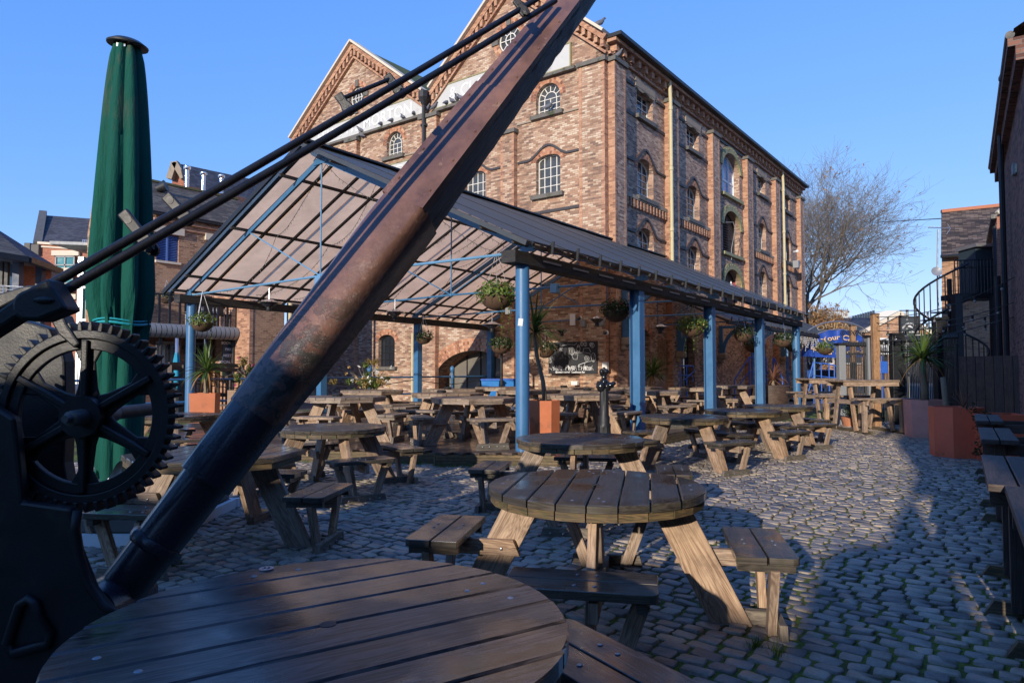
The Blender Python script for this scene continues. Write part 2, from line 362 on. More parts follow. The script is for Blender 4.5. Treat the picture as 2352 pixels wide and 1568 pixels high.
def mk_brown():
    m, t, b, nn, lk = newmat('peeling brown paint'); tc = nn('ShaderNodeTexCoord').outputs['Object']
    n = noisen(nn, lk, tc, 3, 6, .7); c = mixc(nn, lk, mapr(nn, lk, n, .35, .65, 0, 1), (.095, .05, .038), (.22, .115, .083))
    pz = noisen(nn, lk, tc, 11, 8, .75); c = mixc(nn, lk, mapr(nn, lk, pz, .6, .64, 0, .7), c, (.27, .17, .13))
    sx = nn('ShaderNodeSeparateXYZ'); lk(tc, sx.inputs[0])
    zone = mapr(nn, lk, sx.outputs[2], 1.35, 2.0, 1, 0); p2 = noisen(nn, lk, mapv(nn, lk, tc, (1, 1, 1.6)), 7, 9, .8, .6)
    f = nn('ShaderNodeMath'); f.operation = 'MULTIPLY'; lk(zone, f.inputs[0]); lk(mapr(nn, lk, p2, .50, .525, 0, 1), f.inputs[1])
    c = mixc(nn, lk, f.outputs[0], c, (.035, .04, .035))
    c = mixc(nn, lk, mapr(nn, lk, sx.outputs[2], .95, 1.3, .93, 0), c, (.02, .022, .03))
    lk(c, b.inputs['Base Color']); b.inputs['Roughness'].default_value = .33; b.inputs['Coat Weight'].default_value = .25; b.inputs['Coat Roughness'].default_value = .2
    ad = nn('ShaderNodeMath'); ad.operation = 'SUBTRACT'; lk(noisen(nn, lk, tc, 35, 6), ad.inputs[0]); lk(f.outputs[0], ad.inputs[1])
    bumpn(nn, lk, ad.outputs[0], b, .5, .006)
    return m
brownp = mk_brown()
navyp = surf('dark blue black boom paint', (.016, .02, .034), .3, var=.4, sc=4, bump=.4, bs=90, col2=(.30, .08, .07), fac2=(.72, .74), sc2=3.5, coat=.3)
def mk_timber():
    m, t, b, nn, lk = newmat('cracked tarred timber'); uv = nn('ShaderNodeTexCoord').outputs['UV']
    n = noisen(nn, lk, mapv(nn, lk, uv, (1.2, 26, 1)), 1.5, 9, .8, .5); c = mixc(nn, lk, mapr(nn, lk, n, .4, .62, 0, 1), (.012, .012, .016), (.10, .10, .12))
    c = mixc(nn, lk, mapr(nn, lk, noisen(nn, lk, uv, 3, 5), .6, .7, 0, .6), c, (.16, .10, .05))
    lk(c, b.inputs['Base Color']); b.inputs['Roughness'].default_value = .45; bumpn(nn, lk, n, b, 1, .02); return m
timber_c = mk_timber()
def mk_roof(name, outc, inc, tw, tilt=0):
    m, t, b, nn, lk = newmat(name); tc = nn('ShaderNodeTexCoord'); ge = nn('ShaderNodeNewGeometry'); uv = tc.outputs['UV']
    n = noisen(nn, lk, mapv(nn, lk, uv, (.5, 3, 1)), 1.5, 6, .7); c = mixc(nn, lk, n, tuple(x*.55 for x in outc), tuple(x*1.5 for x in outc))
    st = nn('ShaderNodeTexWave'); st.bands_direction = 'Y'; st.inputs['Scale'].default_value = 1.7; st.inputs['Distortion'].default_value = .25; lk(uv, st.inputs[0])
    c = mixc(nn, lk, mapr(nn, lk, st.outputs[1], 0, .25, .35, 0), c, tuple(x*.3 for x in outc))
    lk(c, b.inputs['Base Color']); b.inputs['Roughness'].default_value = .6; bumpn(nn, lk, st.outputs[1], b, .5, .02)
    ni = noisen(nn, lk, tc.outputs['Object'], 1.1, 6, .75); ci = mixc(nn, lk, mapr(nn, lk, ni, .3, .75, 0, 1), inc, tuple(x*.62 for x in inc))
    geo = nn('ShaderNodeNewGeometry'); vm = nn('ShaderNodeVectorMath'); vm.operation = 'MULTIPLY_ADD'; vm.inputs[0].default_value = tuple(ldir); vm.inputs[1].default_value = (tilt,)*3; lk(geo.outputs['Normal'], vm.inputs[2]); vn = nn('ShaderNodeVectorMath'); vn.operation = 'NORMALIZE'; lk(vm.outputs[0], vn.inputs[0])  # normal bent along the sun direction so the underside looks brighter
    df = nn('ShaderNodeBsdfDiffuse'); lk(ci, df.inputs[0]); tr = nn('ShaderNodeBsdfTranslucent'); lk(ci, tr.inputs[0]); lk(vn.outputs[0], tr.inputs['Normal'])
    gl = nn('ShaderNodeBsdfGlossy'); gl.inputs['Roughness'].default_value = .35; gl.inputs[0].default_value = (.6, .6, .6, 1)
    a = nn('ShaderNodeMixShader'); a.inputs[0].default_value = tw; lk(df.outputs[0], a.inputs[1]); lk(tr.outputs[0], a.inputs[2])
    a2 = nn('ShaderNodeMixShader'); a2.inputs[0].default_value = .06; lk(a.outputs[0], a2.inputs[1]); lk(gl.outputs[0], a2.inputs[2])
    o = nn('ShaderNodeMixShader'); lk(ge.outputs['Backfacing'], o.inputs[0]); lk(b.outputs[0], o.inputs[1]); lk(a2.outputs[0], o.inputs[2])
    lk(o.outputs[0], t.nodes['Material Output'].inputs[0]); return m
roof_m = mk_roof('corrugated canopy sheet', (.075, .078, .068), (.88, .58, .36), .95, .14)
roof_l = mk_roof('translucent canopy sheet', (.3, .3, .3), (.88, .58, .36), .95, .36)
def mk_ground():
    m, t, b, nn, lk = newmat('mossy joint soil'); tc = nn('ShaderNodeTexCoord').outputs['Object']
    n = noisen(nn, lk, tc, 1.3, 6, .7); f = noisen(nn, lk, tc, 45, 4, .7)
    c = mixc(nn, lk, f, (.02, .018, .012), (.06, .05, .035)); gcol = mixc(nn, lk, f, (.04, .06, .004), (.20, .26, .03))
    c = mixc(nn, lk, mapr(nn, lk, n, .4, .52, .1, 1), c, gcol); lk(c, b.inputs['Base Color']); b.inputs['Roughness'].default_value = 1
    bumpn(nn, lk, f, b, 1, .02); return m
def mk_sett():
    m, t, b, nn, lk = newmat('granite setts'); tc = nn('ShaderNodeTexCoord').outputs['Object']; ge = nn('ShaderNodeNewGeometry')
    r = rampn(nn, [(0, (0.204, 0.168, 0.138)), (.35, (0.324, 0.270, 0.222)), (.6, (0.408, 0.336, 0.258)), (.8, (0.480, 0.384, 0.276)), (1, (0.360, 0.312, 0.264))]); lk(ge.outputs['Random Per Island'], r.inputs[0])
    n = noisen(nn, lk, tc, 55, 5, .75); c = mixc(nn, lk, mapr(nn, lk, n, .3, .7, 0, 1), mixc(nn, lk, 1, r.outputs[0], (.6, .6, .6), 'MULTIPLY'), r.outputs[0])
    g = noisen(nn, lk, tc, .9, 6, .7); c = mixc(nn, lk, mapr(nn, lk, g, .5, .8, 0, .5), c, (.05, .045, .04))
    lk(c, b.inputs['Base Color']); lk(mapr(nn, lk, noisen(nn, lk, tc, 4, 4), .4, .65, .4, .75), b.inputs['Roughness']); bumpn(nn, lk, n, b, .5, .006); return m
ground_m = mk_ground(); sett_m = mk_sett()
paving = surf('worn tarmac and paving', (.11, .10, .095), .9, var=.3, sc=.6)

# ================================================================ ground, setts, deck
mb = MB(); mb.quad((-700, -200, -.03), (700, -200, -.03), (700, 1500, -.03), (-700, 1500, -.03)); struct(mb.build('ground', paving))
mb = MB(); mb.quad((-9, -9, .018), (15, -9, .018), (15, 24, .018), (-9, 24, .018)); struct(mb.build('joint_soil', ground_m))
DZ = .22                                        # deck height
P1 = Vector((.156, 10.2, 0)); PW = 9.7; PS = 3.74
def dk(g, t): return P1+G2*g+L2*t
deck_poly = [(-3.6, 10.35), (-1.15, 10.08), (-1.15, 9.92), (.3, 9.98)]
e1 = dk(-.45, 15.6); e2 = dk(9.9, 11.6); e3 = dk(10.2, .6)
cr = dk(-.45, -.1)
deck_poly = [(-6.3, 11.5), (-3.6, 10.5), (-1.15, 10.2), (-1.1, 9.95), (.35, 9.93), (cr.x+.2, cr.y), (e1.x, e1.y), (dk(5, 15.6).x, dk(5, 15.6).y), (dk(4.9, 11.3).x, dk(4.9, 11.3).y), (e2.x, e2.y), (e3.x, e3.y)]
def inpoly(x, y, P):
    c = False
    for i in range(len(P)):
        a = P[i]; b = P[i-1]
        if (a[1] > y) != (b[1] > y) and x < (b[0]-a[0])*(y-a[1])/(b[1]-a[1])+a[0]: c = not c
    return c
def make_setts():
    rng = np.random.RandomState(5); V = []; Fc = []
    rw = .099; ln = .14
    U = np.array([G2.x, G2.y]); Wd = np.array([L2.x, L2.y])
    for j in range(-36, 215):
        off = rng.rand()*ln; v0 = j*rw; i = -110+0
        u = -13.0-off
        while u < 16:
            l = ln*(.72+.5*rng.rand()); uc = u+l/2; u += l
            wob = .02*math.sin(uc*1.3+j*.05)+.015*math.sin(uc*3.1+j*.3)
            c = U*uc+Wd*(v0+wob)
            if not (-6.5 < c[0] < 11.5 and 1.2 < c[1] < 18.5): continue
            if abs(c[0]) > .86*c[1]+1.5: continue
            if inpoly(c[0], c[1], deck_poly): continue
            a = l/2-.006-.006*rng.rand(); b = rw/2-.005-.005*rng.rand(); h = .026+.010*rng.rand()
            hz = .005*math.sin(c[0]*.9)*math.cos(c[1]*.7)
            rot = rng.randn()*.06; tx = rng.randn()*.05; ty = rng.randn()*.05; cr_, sr = math.cos(rot), math.sin(rot)
            base = len(V)
            for (fa, fb, z) in ((1, 1, -.012), (1.0, 1.0, h*.62), (.96, .945, h*.93), (.9, .85, h)):
                for (sx, sy) in ((-1, -.68), (-.8, -1), (.8, -1), (1, -.68), (1, .68), (.8, 1), (-.8, 1), (-1, .68)):
                    jx = 1+.05*rng.randn(); jy = 1+.06*rng.randn()
                    x = sx*a*fa*jx; y = sy*b*fb*jy; x, y = x*cr_-y*sr, x*sr+y*cr_
                    p = c+U*x+Wd*y; V.append((p[0], p[1], z+hz+.002*rng.randn()+(x*tx+y*ty if z > 0 else 0)))
            for r in range(3):
                for k in range(8):
                    k2 = (k+1) % 8; Fc.append((base+r*8+k, base+r*8+k2, base+r*8+8+k2, base+r*8+8+k))
            Fc.append(tuple(base+24+k for k in range(8)))
    me = bpy.data.meshes.new('setts'); me.from_pydata(V, [], Fc); me.materials.append(sett_m)
    me.polygons.foreach_set('use_smooth', [True]*len(Fc)); me.update()
    o = bpy.data.objects.new('cobbled_yard', me); COL.objects.link(o); struct(o); return o
make_setts()
# tufts of grass and moss in the joints (nobody could count them)
def tufts():
    mb = MB(); rng = random.Random(3)
    def tuft(x, y, n, h):
        for _ in range(n):
            a = rng.random()*2*PI; r = rng.random()*.05; p = Vector((x+r*math.cos(a), y+r*math.sin(a), 0)); hh = h*(.5+rng.random()); ln = Vector((rng.gauss(0, .35), rng.gauss(0, .35), 1)).normalized()
            s = Vector((-math.sin(a), math.cos(a), 0))*.0035
            mb.add([p-s, p+s, p+ln*hh], [(0, 1, 2)])
    for _ in range(2600):
        y = 2.3+rng.random()**.8*9; x = (rng.random()*1.5-.62)*y
        if inpoly(x, y, deck_poly) or mnoise.noise(Vector((x*.9, y*.9, 0))) < .02: continue
        tuft(x, y, 7, .022)
    for _ in range(260):
        k = rng.random(); a, b = rng.choice([((-6.3, 11.5), (-3.6, 10.5)), ((-3.6, 10.5), (-1.15, 10.2)), ((-1.1, 9.95), (.35, 9.93)), ((.5, 9.9), (4, 14.5))])
        tuft(a[0]+(b[0]-a[0])*k, a[1]+(b[1]-a[1])*k-.06-rng.random()*.1, 22, .06)
    for (x, y) in ((1.22, 3.5), (1.3, 3.42), (-.26, 4.5), (8.9, 15.2), (11, 15)): tuft(x, y, 60, .07)
    o = mb.build('joint_grass', leaf1); tag(o, 'low grass and moss growing in the joints of the cobbles', 'grass'); o['kind'] = 'stuff'
tufts()
def make_deck():
    root = thing('timber_deck', 'low dark timber deck under the glazed canopy with a mossy grooved front edge', 'deck', (0, 10, 0))
    mb = MB()
    # boards run roughly along the image depth: slice the polygon in strips parallel to L
    import mathutils
    P = [(Vector((x, y, 0))) for x, y in deck_poly]
    us = [(p-P1).dot(G2) for p in P]; vs = [(p-P1).dot(L2) for p in P]; poly = list(zip(us, vs))
    u0, u1 = min(us), max(us); u = min(vs)
    while u < max(vs):
        c = u+.07; xs = []
        for i in range(len(poly)):
            a, b = poly[i-1], poly[i]
            if (a[1] > c) != (b[1] > c): xs.append(a[0]+(b[0]-a[0])*(c-a[1])/(b[1]-a[1]))
        xs.sort()
        for k in range(0, len(xs)-1, 2):
            a, b = xs[k], xs[k+1]
            if b-a < .05: continue
            cc = P1+G2*((a+b)/2)+L2*c
            R = Matrix((G2, L2, UP)).transposed()
            mb.box((cc.x, cc.y, DZ-.014), (b-a, .134, .028), R)
        u += .14
    mb.build('deck_boards', deck_m, root)
    mb = MB()
    for i in range(len(deck_poly)):
        a = deck_poly[i-1]; b = deck_poly[i]
        A = Vector((a[0], a[1], 0)); B = Vector((b[0], b[1], 0))
        for z in (.03, .075, .12, .165): mb.bar(A+UP*z, B+UP*z, .03, .041)
    mb.build('edge_board', w_rim, root)
make_deck()

# ================================================================ canopy
can_L0 = P1.dot(L2)
def cpt(n, t, z): return P1+N2*n+L2*t+UP*z      # n: out from the front pillar line, t: along
APN = -PW/2; ZE = 3.38; ZA = 5.66
TILT = .011
def build_canopy():
    root = thing('glazed_canopy', 'long pitched canopy on blue pillars with grey corrugated sheets and beige panels underneath', 'canopy', tuple(P1))
    root['_m'] = [list(r) for r in Matrix.Translation(P1)]
    pil = []
    for side, cnt in ((0, 5), (-PW, 4)):
        for i in range(cnt):
            mb = MB(); t = i*PS; z0 = DZ if (i or side) else 0
            top = ZE-.40-TILT*t; p = cpt(side, t, 0)
            if i in (0, 4) or side:
                if side and i in (1, 2, 3):
                    R = Matrix((L2, N2, UP)).transposed(); mb.box(p+UP*(top+z0)/2, (.2, .2, top-z0), R)
                else: mb.tube([p+UP*z0, p+UP*top], .105 if i == 0 else .12, 20)
            else:   # rolled H section
                R = Matrix((L2, N2, UP)).transposed(); h = top-z0
                mb.box(p+UP*(z0+h/2), (.012, .2, h), R)
                for s in (-1, 1): mb.box(p+N2*(s*.1)+UP*(z0+h/2), (.22, .014, h), R)
                for s in (-1, 1): mb.box(p+N2*(s*.1)+L2*(s*.0)+UP*(z0+h/2), (.012, .014, h), R)
                mb.box(p+UP*(z0+.006+.01), (.3, .3, .02), R)
            pp = mb.build('pillar', blue, root, smooth=(i in (0, 4)), auto=40)
            mb = MB(); zr = z0+.3
            while zr < top-.1:
                if i in (1, 2, 3) and not side:
                    for s in (-.09, .09): mb.ball(p+N2*.108+L2*s+UP*zr, .011, 6, 3)
                zr += .28
            if mb.v: mb.build('rivet', blue, pp)
            if side == 0 and i == 0:
                mb = MB()
                for (z, w_, h) in ((2.12, .07, .11),):
                    q = p-Vector((.3, 1, 0)).normalized()*0+Vector((-.03, -.107, z)); mb.box(q, (w_, .004, h), Matrix.Rotation(.1, 3, 'Y'))
                mb.build('torn_sticker', letter_w, pp)
    # eave beams (black timber)
    for side, ta, tb in ((0, -.35, 4*PS+.3), (-PW, -.35, 11.3)):
        mb = MB(); R = None
        mb.bar(cpt(side, ta, ZE-.31-TILT*ta), cpt(side, tb, ZE-.31-TILT*tb), .26, .18); mb.build('eave_beam', timber_b, root)
        if side == 0:
            for i in range(4):
                t0 = ta+.4+i*PS
                for k in range(4):
                    mb = MB(); t = t0+.3+k*.85; mb.bar(cpt(.14, t, ZE-.3-TILT*t), cpt(.14, t+.5, ZE-.3-TILT*(t+.5)), .01, .03); mb.build('slot_vent', grey_m, root)
    # roof sheets: strips with slight laps
    ov = .42; sl = (ZA-ZE)/(-APN)
    def roofpt(n, t, up=0):   # n from 0 (front eave) to -PW
        z = ZE+sl*(-n) if n > APN else ZE+sl*(PW+n)
        return cpt(n, t, z+up-TILT*t*.5)
    mb = MB(); tt = -.45; k = 0
    while tt < 4*PS+.55:
        t2 = min(tt+1.02, 4*PS+.6); lift = .012*(k % 2)
        a = roofpt(ov, tt, .07+lift); b = roofpt(ov, t2+.03, .07+lift); c = roofpt(APN+.02, t2+.03, .07+lift); d = roofpt(APN+.02, tt, .07+lift)
        l = (d-a).length; o = random.random()*9
        mb.add([a, b, c, d], [(0, 1, 2, 3)], [[(0, tt), (0, t2), (l, t2), (l, tt)]]); tt += 1.0; k += 1
    sr = mb.build('roof_sheet', roof_m, root)
    for p_ in sr.data.polygons: pass
    mb = MB(); tt = -.45; k = 0
    while tt < 11.3:
        t2 = min(tt+1.02, 11.35); lift = .012*(k % 2)
        a = roofpt(-PW-ov, tt, .07+lift); b = roofpt(-PW-ov, t2, .07+lift); c = roofpt(APN-.02, t2, .07+lift); d = roofpt(APN-.02, tt, .07+lift)
        l = (d-a).length; mb.add([a, d, c, b], [(0, 1, 2, 3)], [[(0, tt), (l, tt), (l, t2), (0, t2)]]); tt += 1.0; k += 1
    mb.build('roof_sheet', roof_l, root)
    # ridge cap
    mb = MB(); mb.bar(roofpt(APN, -.5, .09), roofpt(APN, 4*PS+.6, .09), .3, .04); mb.build('ridge_cap', black, root)
    # barge boards (front)
    for s in (1, -1):
        mb = MB(); e = ov if s > 0 else -PW-ov; nn_ = 14
        for i in range(1):
            mb.bar(roofpt(APN, -.46, .02 if s > 0 else .05), roofpt(e, -.46, .02 if s > 0 else .05), .05, .07 if s > 0 else .10)
        mb.build('barge_board', black if s < 0 else surf('dark barge metal', (.05, .055, .06), .5, var=.2), root)
    # rafters (dark glazing bars) and purlins
    for s, tmax in ((1, 4*PS+.5), (-1, 11.3)):
        t = -.3; mb = MB()
        while t < tmax:
            a = roofpt(APN-.02*s*-1 if s < 0 else APN+.02, t, .02); b = roofpt(ov if s > 0 else -PW-ov, t, .02); mb.bar(a, b, .05, .05); t += .76
        mb.build('glazing_bar', black, root)
        for f in (.16, .52, .9, 1.0):
            mb = MB(); n = APN*(1-f) if s > 0 else APN-(PW/2)*f
            if f == 1.0: n = .12 if s > 0 else -PW-.12
            mb.bar(roofpt(n, -.4, -.05), roofpt(n, tmax, -.05), .045, .06); mb.build('purlin', timber_b, root)
    # eave clips on the right edge
    for i in range(22):
        t = .15+i*.7; mb = MB(); q = roofpt(ov+.02, t, .02)
        mb.bar(q-UP*.07, q+UP*.12+N2*.02, .02, .04); mb.bar(q+N2*.02+UP*.1, q-N2*.12+UP*.02, .012, .012); mb.build('eave_clip', black, root)
    mb = MB(); pts = [roofpt(ov-.02, -.3+i*.35, -.03-.03*(i % 2)) for i in range(44)]; mb.tube(pts, .012, 5); mb.build('eave_cable', black, root)
    mb = MB()
    for t in (8.7, 9.6, 10.5): mb.bar(roofpt(ov-.05, t, .02), roofpt(ov-.05, t+.75, .02), .16, .13)
    mb.build('floodlight_box', black, root)
    # trusses
    for i in range(5):
        t = i*PS; z = ZE-TILT*t
        left = i < 4
        mb = MB()
        a = cpt(.1, t, ZE-.12-TILT*t); ap = roofpt(APN, t, -.14); c = cpt(-PW-.1, t, ZE-.12-TILT*t)
        mb.bar(a, ap, .05, .11, up=UP); 
        if left: mb.bar(c, ap, .05, .11, up=UP)
        tr = mb.build('truss_rafter', blue, root)
        mb = MB()
        knode = cpt(APN, t, ZE-.15-TILT*t)
        q1 = roofpt(APN*.5, t, -.16); q2 = roofpt(APN*1.5, t, -.16)
        if left:
            for x, y in ((a, knode), (c, knode)): mb.tube([x-UP*.08, y], .024, 8)
            for q in (q1, q2): mb.tube([q, knode], .016, 6)
        else:
            mb.tube([a, knode], .024, 8); mb.tube([q1, knode], .016, 6)
        mb.tube([knode, ap], .016, 8); mb.ball(knode, .05, 8, 5)
        mb.build('tie_rod', blue_lt if i == 0 else blue, root)
        mb = MB(); R = Matrix((N2, L2, UP)).transposed()
        for q in ([a, ap, c] if left else [a, ap]):
            mb.prism([(-.2, -.08), (.2, -.08), (.2, .02), (.07, .12), (-.07, .12), (-.2, .02)] if q is ap else [(-.16, -.06), (.16, -.06), (.12, .1), (-.05, .1)], q-UP*.03, N2, UP, L2, -.045, -.03)
            for dx in (-.1, 0, .1): mb.ball(q-L2*.05+N2*dx+UP*.0, .014, 6, 3)
        mb.build('gusset_plate', blue, tr)
    # brackets with junction boxes on the first and second tie rods
    for (n, t, z) in ((APN+.1, -.08, ZE-.28), (-1.9, PS, ZE-.25), (-3.1, PS, ZE-.25), (-6.0, 2*PS, ZE-.25)):
        mb = MB(); mb.box(cpt(n, t, z), (.17, .14, .2), Matrix((N2, L2, UP)).transposed()); mb.build('junction_box', blue_lt if t < 5 else grey_m, root, bevel=.015)
build_canopy()
def roof_under(n, t):
    sl = (ZA-ZE)/(-APN); z = ZE+sl*(-n) if n > APN else ZE+sl*(PW+n); return cpt(n, t, z)
# warm white fairy lights strung under the canopy
def strings():
    rng = random.Random(8)
    for i in range(9):
        t = .4+i*1.25; mb = MB(); pts = []
        for k in range(29):
            f = k/28; n = -.3-(PW-.6)*f; seg = (f*4) % 1
            p = roof_under(n, t+.3*math.sin(f*9+i)); pts.append(p-UP*(.22+.28*(1-(2*seg-1)**2)+.03*rng.random()))
        mb.tube(pts, .005, 4)
        for k, p in enumerate(pts):
            if k < 28:
                for f in (.25, .6, .9):
                    q = p.lerp(pts[k+1], f); mb.tube([q, q+Vector((rng.gauss(0, .01), rng.gauss(0, .01), -.045))], .005, 4)
        tag(mb.build('fairy_light_string', black), 'thin string of tiny lights looped under the beige canopy panels', 'string lights', 'fairy light strings looped under the canopy')
strings()
# ================================================================ warehouse
class Fr:    # wall frame: O origin, U horizontal, W outward
    def __init__(s, O, U, W): s.O = Vector(O); s.U = Vector(U).normalized(); s.W = Vector(W).normalized()
    def p(s, u, z, w=0): return s.O+s.U*u+s.W*w+UP*z
    def R(s): return Matrix((s.U, s.W, UP)).transposed()
def arch_pts(u0, u1, z0, z1, rise, n=12):        # opening outline, z1 = crown
    c = (u0+u1)/2; r = (u1-u0)/2; pts = [(u0, z0), (u1, z0)]
    if rise <= 0: return pts+[(u1, z1), (u0, z1)]
    for k in range(n+1):
        a = PI*k/n; pts.append((c+r*math.cos(a), z1-rise+rise*math.sin(a)))
    return pts
def wall(fr, outline, holes, th, name, mats, parent):
    cu = bpy.data.curves.new('tmp', 'CURVE'); cu.dimensions = '2D'; cu.fill_mode = 'BOTH'; cu.extrude = th/2
    for pts in [outline]+holes:
        s = cu.splines.new('POLY'); s.points.add(len(pts)-1); s.use_cyclic_u = True
        for i, p in enumerate(pts): s.points[i].co = (p[0], p[1], 0, 1)
    o = bpy.data.objects.new('tmp', cu); COL.objects.link(o)
    dg = bpy.context.evaluated_depsgraph_get(); me = bpy.data.meshes.new_from_object(o.evaluated_get(dg))
    mb = MB(); vs = [fr.p(v.co.x, v.co.y, v.co.z-th/2) for v in me.vertices]
    hand = fr.U.cross(UP).dot(fr.W); fs = [tuple(p.vertices) if hand > 0 else tuple(p.vertices)[::-1] for p in me.polygons]
    mb.add(vs, fs); r = mb.build(name, mats, parent)
    bpy.data.objects.remove(o); bpy.data.curves.remove(cu); bpy.data.meshes.remove(me); return r
def text_mesh(txt, size, align='CENTER', extrude=.0, bold=0):
    cu = bpy.data.curves.new('tmp', 'FONT'); cu.body = txt; cu.size = size; cu.align_x = align; cu.align_y = 'CENTER'; cu.extrude = extrude; cu.offset = bold; cu.resolution_u = 3
    o = bpy.data.objects.new('tmp', cu); COL.objects.link(o); dg = bpy.context.evaluated_depsgraph_get(); me = bpy.data.meshes.new_from_object(o.evaluated_get(dg))
    vs = [v.co.copy() for v in me.vertices]; fs = [tuple(p.vertices) for p in me.polygons]
    bpy.data.objects.remove(o); bpy.data.curves.remove(cu); bpy.data.meshes.remove(me); return vs, fs
def put_text(txt, size, O, X, Y, mat, parent=None, name='lettering', extrude=.002, bold=0, sx=1, align='CENTER', warp=None):
    vs, fs = text_mesh(txt, size, align, extrude, bold); X = Vector(X).normalized(); Y = Vector(Y).normalized(); Z = X.cross(Y); O = Vector(O)
    mb = MB(); out = []
    for v in vs:
        x, y = v.x*sx, v.y
        if warp: x, y = warp(x, y)
        out.append(O+X*x+Y*y+Z*v.z)
    mb.add(out, fs); return mb.build(name, mat, parent)
def window(par, fr, uc, wd, z0, z1, rise, cols, rows, gm, fm, inset=.2, sill=True, arch='brick', bars=.024, sillm=None, archm=None, hood=False):
    u0, u1 = uc-wd/2, uc+wd/2
    mb = MB(); pts = arch_pts(u0+.01, u1-.01, z0+.01, z1-.01, max(0, rise-.01)); W = fr.W
    # frame
    ins = .04; outer = pts; inner = arch_pts(u0+ins, u1-ins, z0+ins, z1-ins, max(0, rise-ins*.6))
    n = len(outer); vs = [fr.p(p[0], p[1], -inset+.03) for p in outer]+[fr.p(p[0], p[1], -inset+.03) for p in inner]+[fr.p(p[0], p[1], -inset-.03) for p in inner]
    fs = [(i, (i+1) % n, n+(i+1) % n, n+i) for i in range(n)]+[(n+i, n+(i+1) % n, 2*n+(i+1) % n, 2*n+i) for i in range(n)]
    mb.add(vs, fs)
    c = (u0+u1)/2; r = (u1-u0)/2; zs = z1-rise
    def ztop(u):
        if rise <= 0: return z1-.03
        return zs+rise*math.sqrt(max(0, 1-((u-c)/r)**2))
    for i in range(1, cols):
        u = u0+(u1-u0)*i/cols; zt = (zs if (rise > .35*wd and cols > 2) else ztop(u)); mb.bar(fr.p(u, z0, -inset), fr.p(u, zt, -inset), .03, bars, up=fr.W)
    for i in range(1, rows):
        z = z0+(zs+(rise*.5 if rise < .35*wd else 0)-z0)*i/rows; mb.bar(fr.p(u0, z, -inset), fr.p(u1, z, -inset), .03, bars, up=UP)
    if rise > .35*wd:
        mb.bar(fr.p(u0, zs, -inset), fr.p(u1, zs, -inset), .03, bars, up=UP)
        prev = None
        for k in range(9):
            a = PI*k/8; q = fr.p(c+r*.5*math.cos(a), zs+rise*.5*math.sin(a), -inset)
            if prev: mb.bar(prev, q, .03, bars*.8, up=fr.W)
            prev = q
        for k in range(1, 6):
            a = PI*k/6; mb.bar(fr.p(c+r*.5*math.cos(a), zs+rise*.5*math.sin(a), -inset), fr.p(c+r*.97*math.cos(a), zs+rise*.97*math.sin(a), -inset), .03, bars*.8, up=fr.W)
    wo = mb.build('window', fm, par)
    mb = MB(); mb.add([fr.p(p[0], p[1], -inset-.015) for p in pts], [tuple(range(len(pts)))]); mb.build('glass', gm, wo)
    if sill: mb = MB(); mb.box(fr.p(uc, z0-.07, .0), (wd+.32, .3, .14), fr.R()); mb.build('sill', sillm or stone_d, wo)
    if arch == 'brick':
        mb = MB(); m = 14; ring = []
        for k in range(m+1):
            a = PI*k/m if rise > 0 else None
            co, si = math.cos(a), math.sin(a); ring.append(((c+(r)*co, zs+rise*si), (c+(r+.24)*co, zs+(rise+.24)*si)))
        for k in range(m):
            a, b = ring[k], ring[k+1]; vs = []
            for w_ in (-.05, .012):
                vs += [fr.p(a[0][0], a[0][1], w_), fr.p(b[0][0], b[0][1], w_), fr.p(b[1][0], b[1][1], w_), fr.p(a[1][0], a[1][1], w_)]
            d0 = k*.5*r*PI/m*2; d1 = (k+1)*.5*r*PI/m*2
            mb.add(vs, [(4, 5, 6, 7), (3, 2, 6, 7)], [[(d0, 0), (d1, 0), (d1, .24), (d0, .24)], [(d0, 0), (d1, 0), (d1, .06), (d0, .06)]])
        mb.build('arch', archm or b_arch, wo)
    if hood:
        prev = None; mb = MB(); x0, x1 = hood; zb = zs+.12; N_ = 24
        for k in range(N_+1):
            u = x0+(x1-x0)*k/N_; d = abs(u-c)/(r+.35); z = zb+(rise+.22)*(math.cos(min(1, d)*PI)*.5+.5)
            q = fr.p(u, z, .03)
            if prev: mb.bar(prev, q, .05, .08, up=UP)
            prev = q
        mb.build('hood_course', bluebrick, wo)
    return wo
GF = Fr(CORNER, G2, -L2); FF = Fr(CORNER, L2, N2)
ZC = 12.5
wh = thing('brick_warehouse', 'big four storey Victorian brick warehouse with two gables and faded white sign bands', 'warehouse', tuple(CORNER))
# ---- gable side
gx = [(0, -1), (17.2, -1), (17.2, ZC), (12.75, 15.95), (8.35, 12.62), (8.05, 12.55), (7.9, 12.62), (4.05, 15.95), (0, ZC)]
def circ(c, z, r, n=28): return [(c+r*math.cos(2*PI*k/n), z+r*math.sin(2*PI*k/n)) for k in range(n)]
gw = [(2.4, 1.02, 10.42, 11.5, .5), (5.75, 1.02, 10.42, 11.5, .5), (10.2, .95, 10.4, 11.45, .47), (15.2, .95, 10.4, 11.45, .47),
      (2.4, 1.02, 7.56, 8.96, .2), (5.75, 1.02, 7.56, 8.96, .2), (10.2, .95, 7.5, 8.9, .2), (15.2, .95, 7.5, 8.9, .2),
      (10.6, 1.0, 1.56, 2.9, .28), (15.4, 1.0, 1.56, 2.9, .28), (10.4, 1.0, 4.4, 5.7, .2)]
holes = [arch_pts(c-w_/2, c+w_/2, a, b, r)[::-1] for c, w_, a, b, r in gw]+[circ(4.12, 13.62, .5), circ(12.62, 13.52, .47)]
holes.append(arch_pts(3.75, 7.95, -.9, 2.15, 1.5, 20)[::-1])
wall(GF, gx, holes, .45, 'gable_wall', b_main, wh)
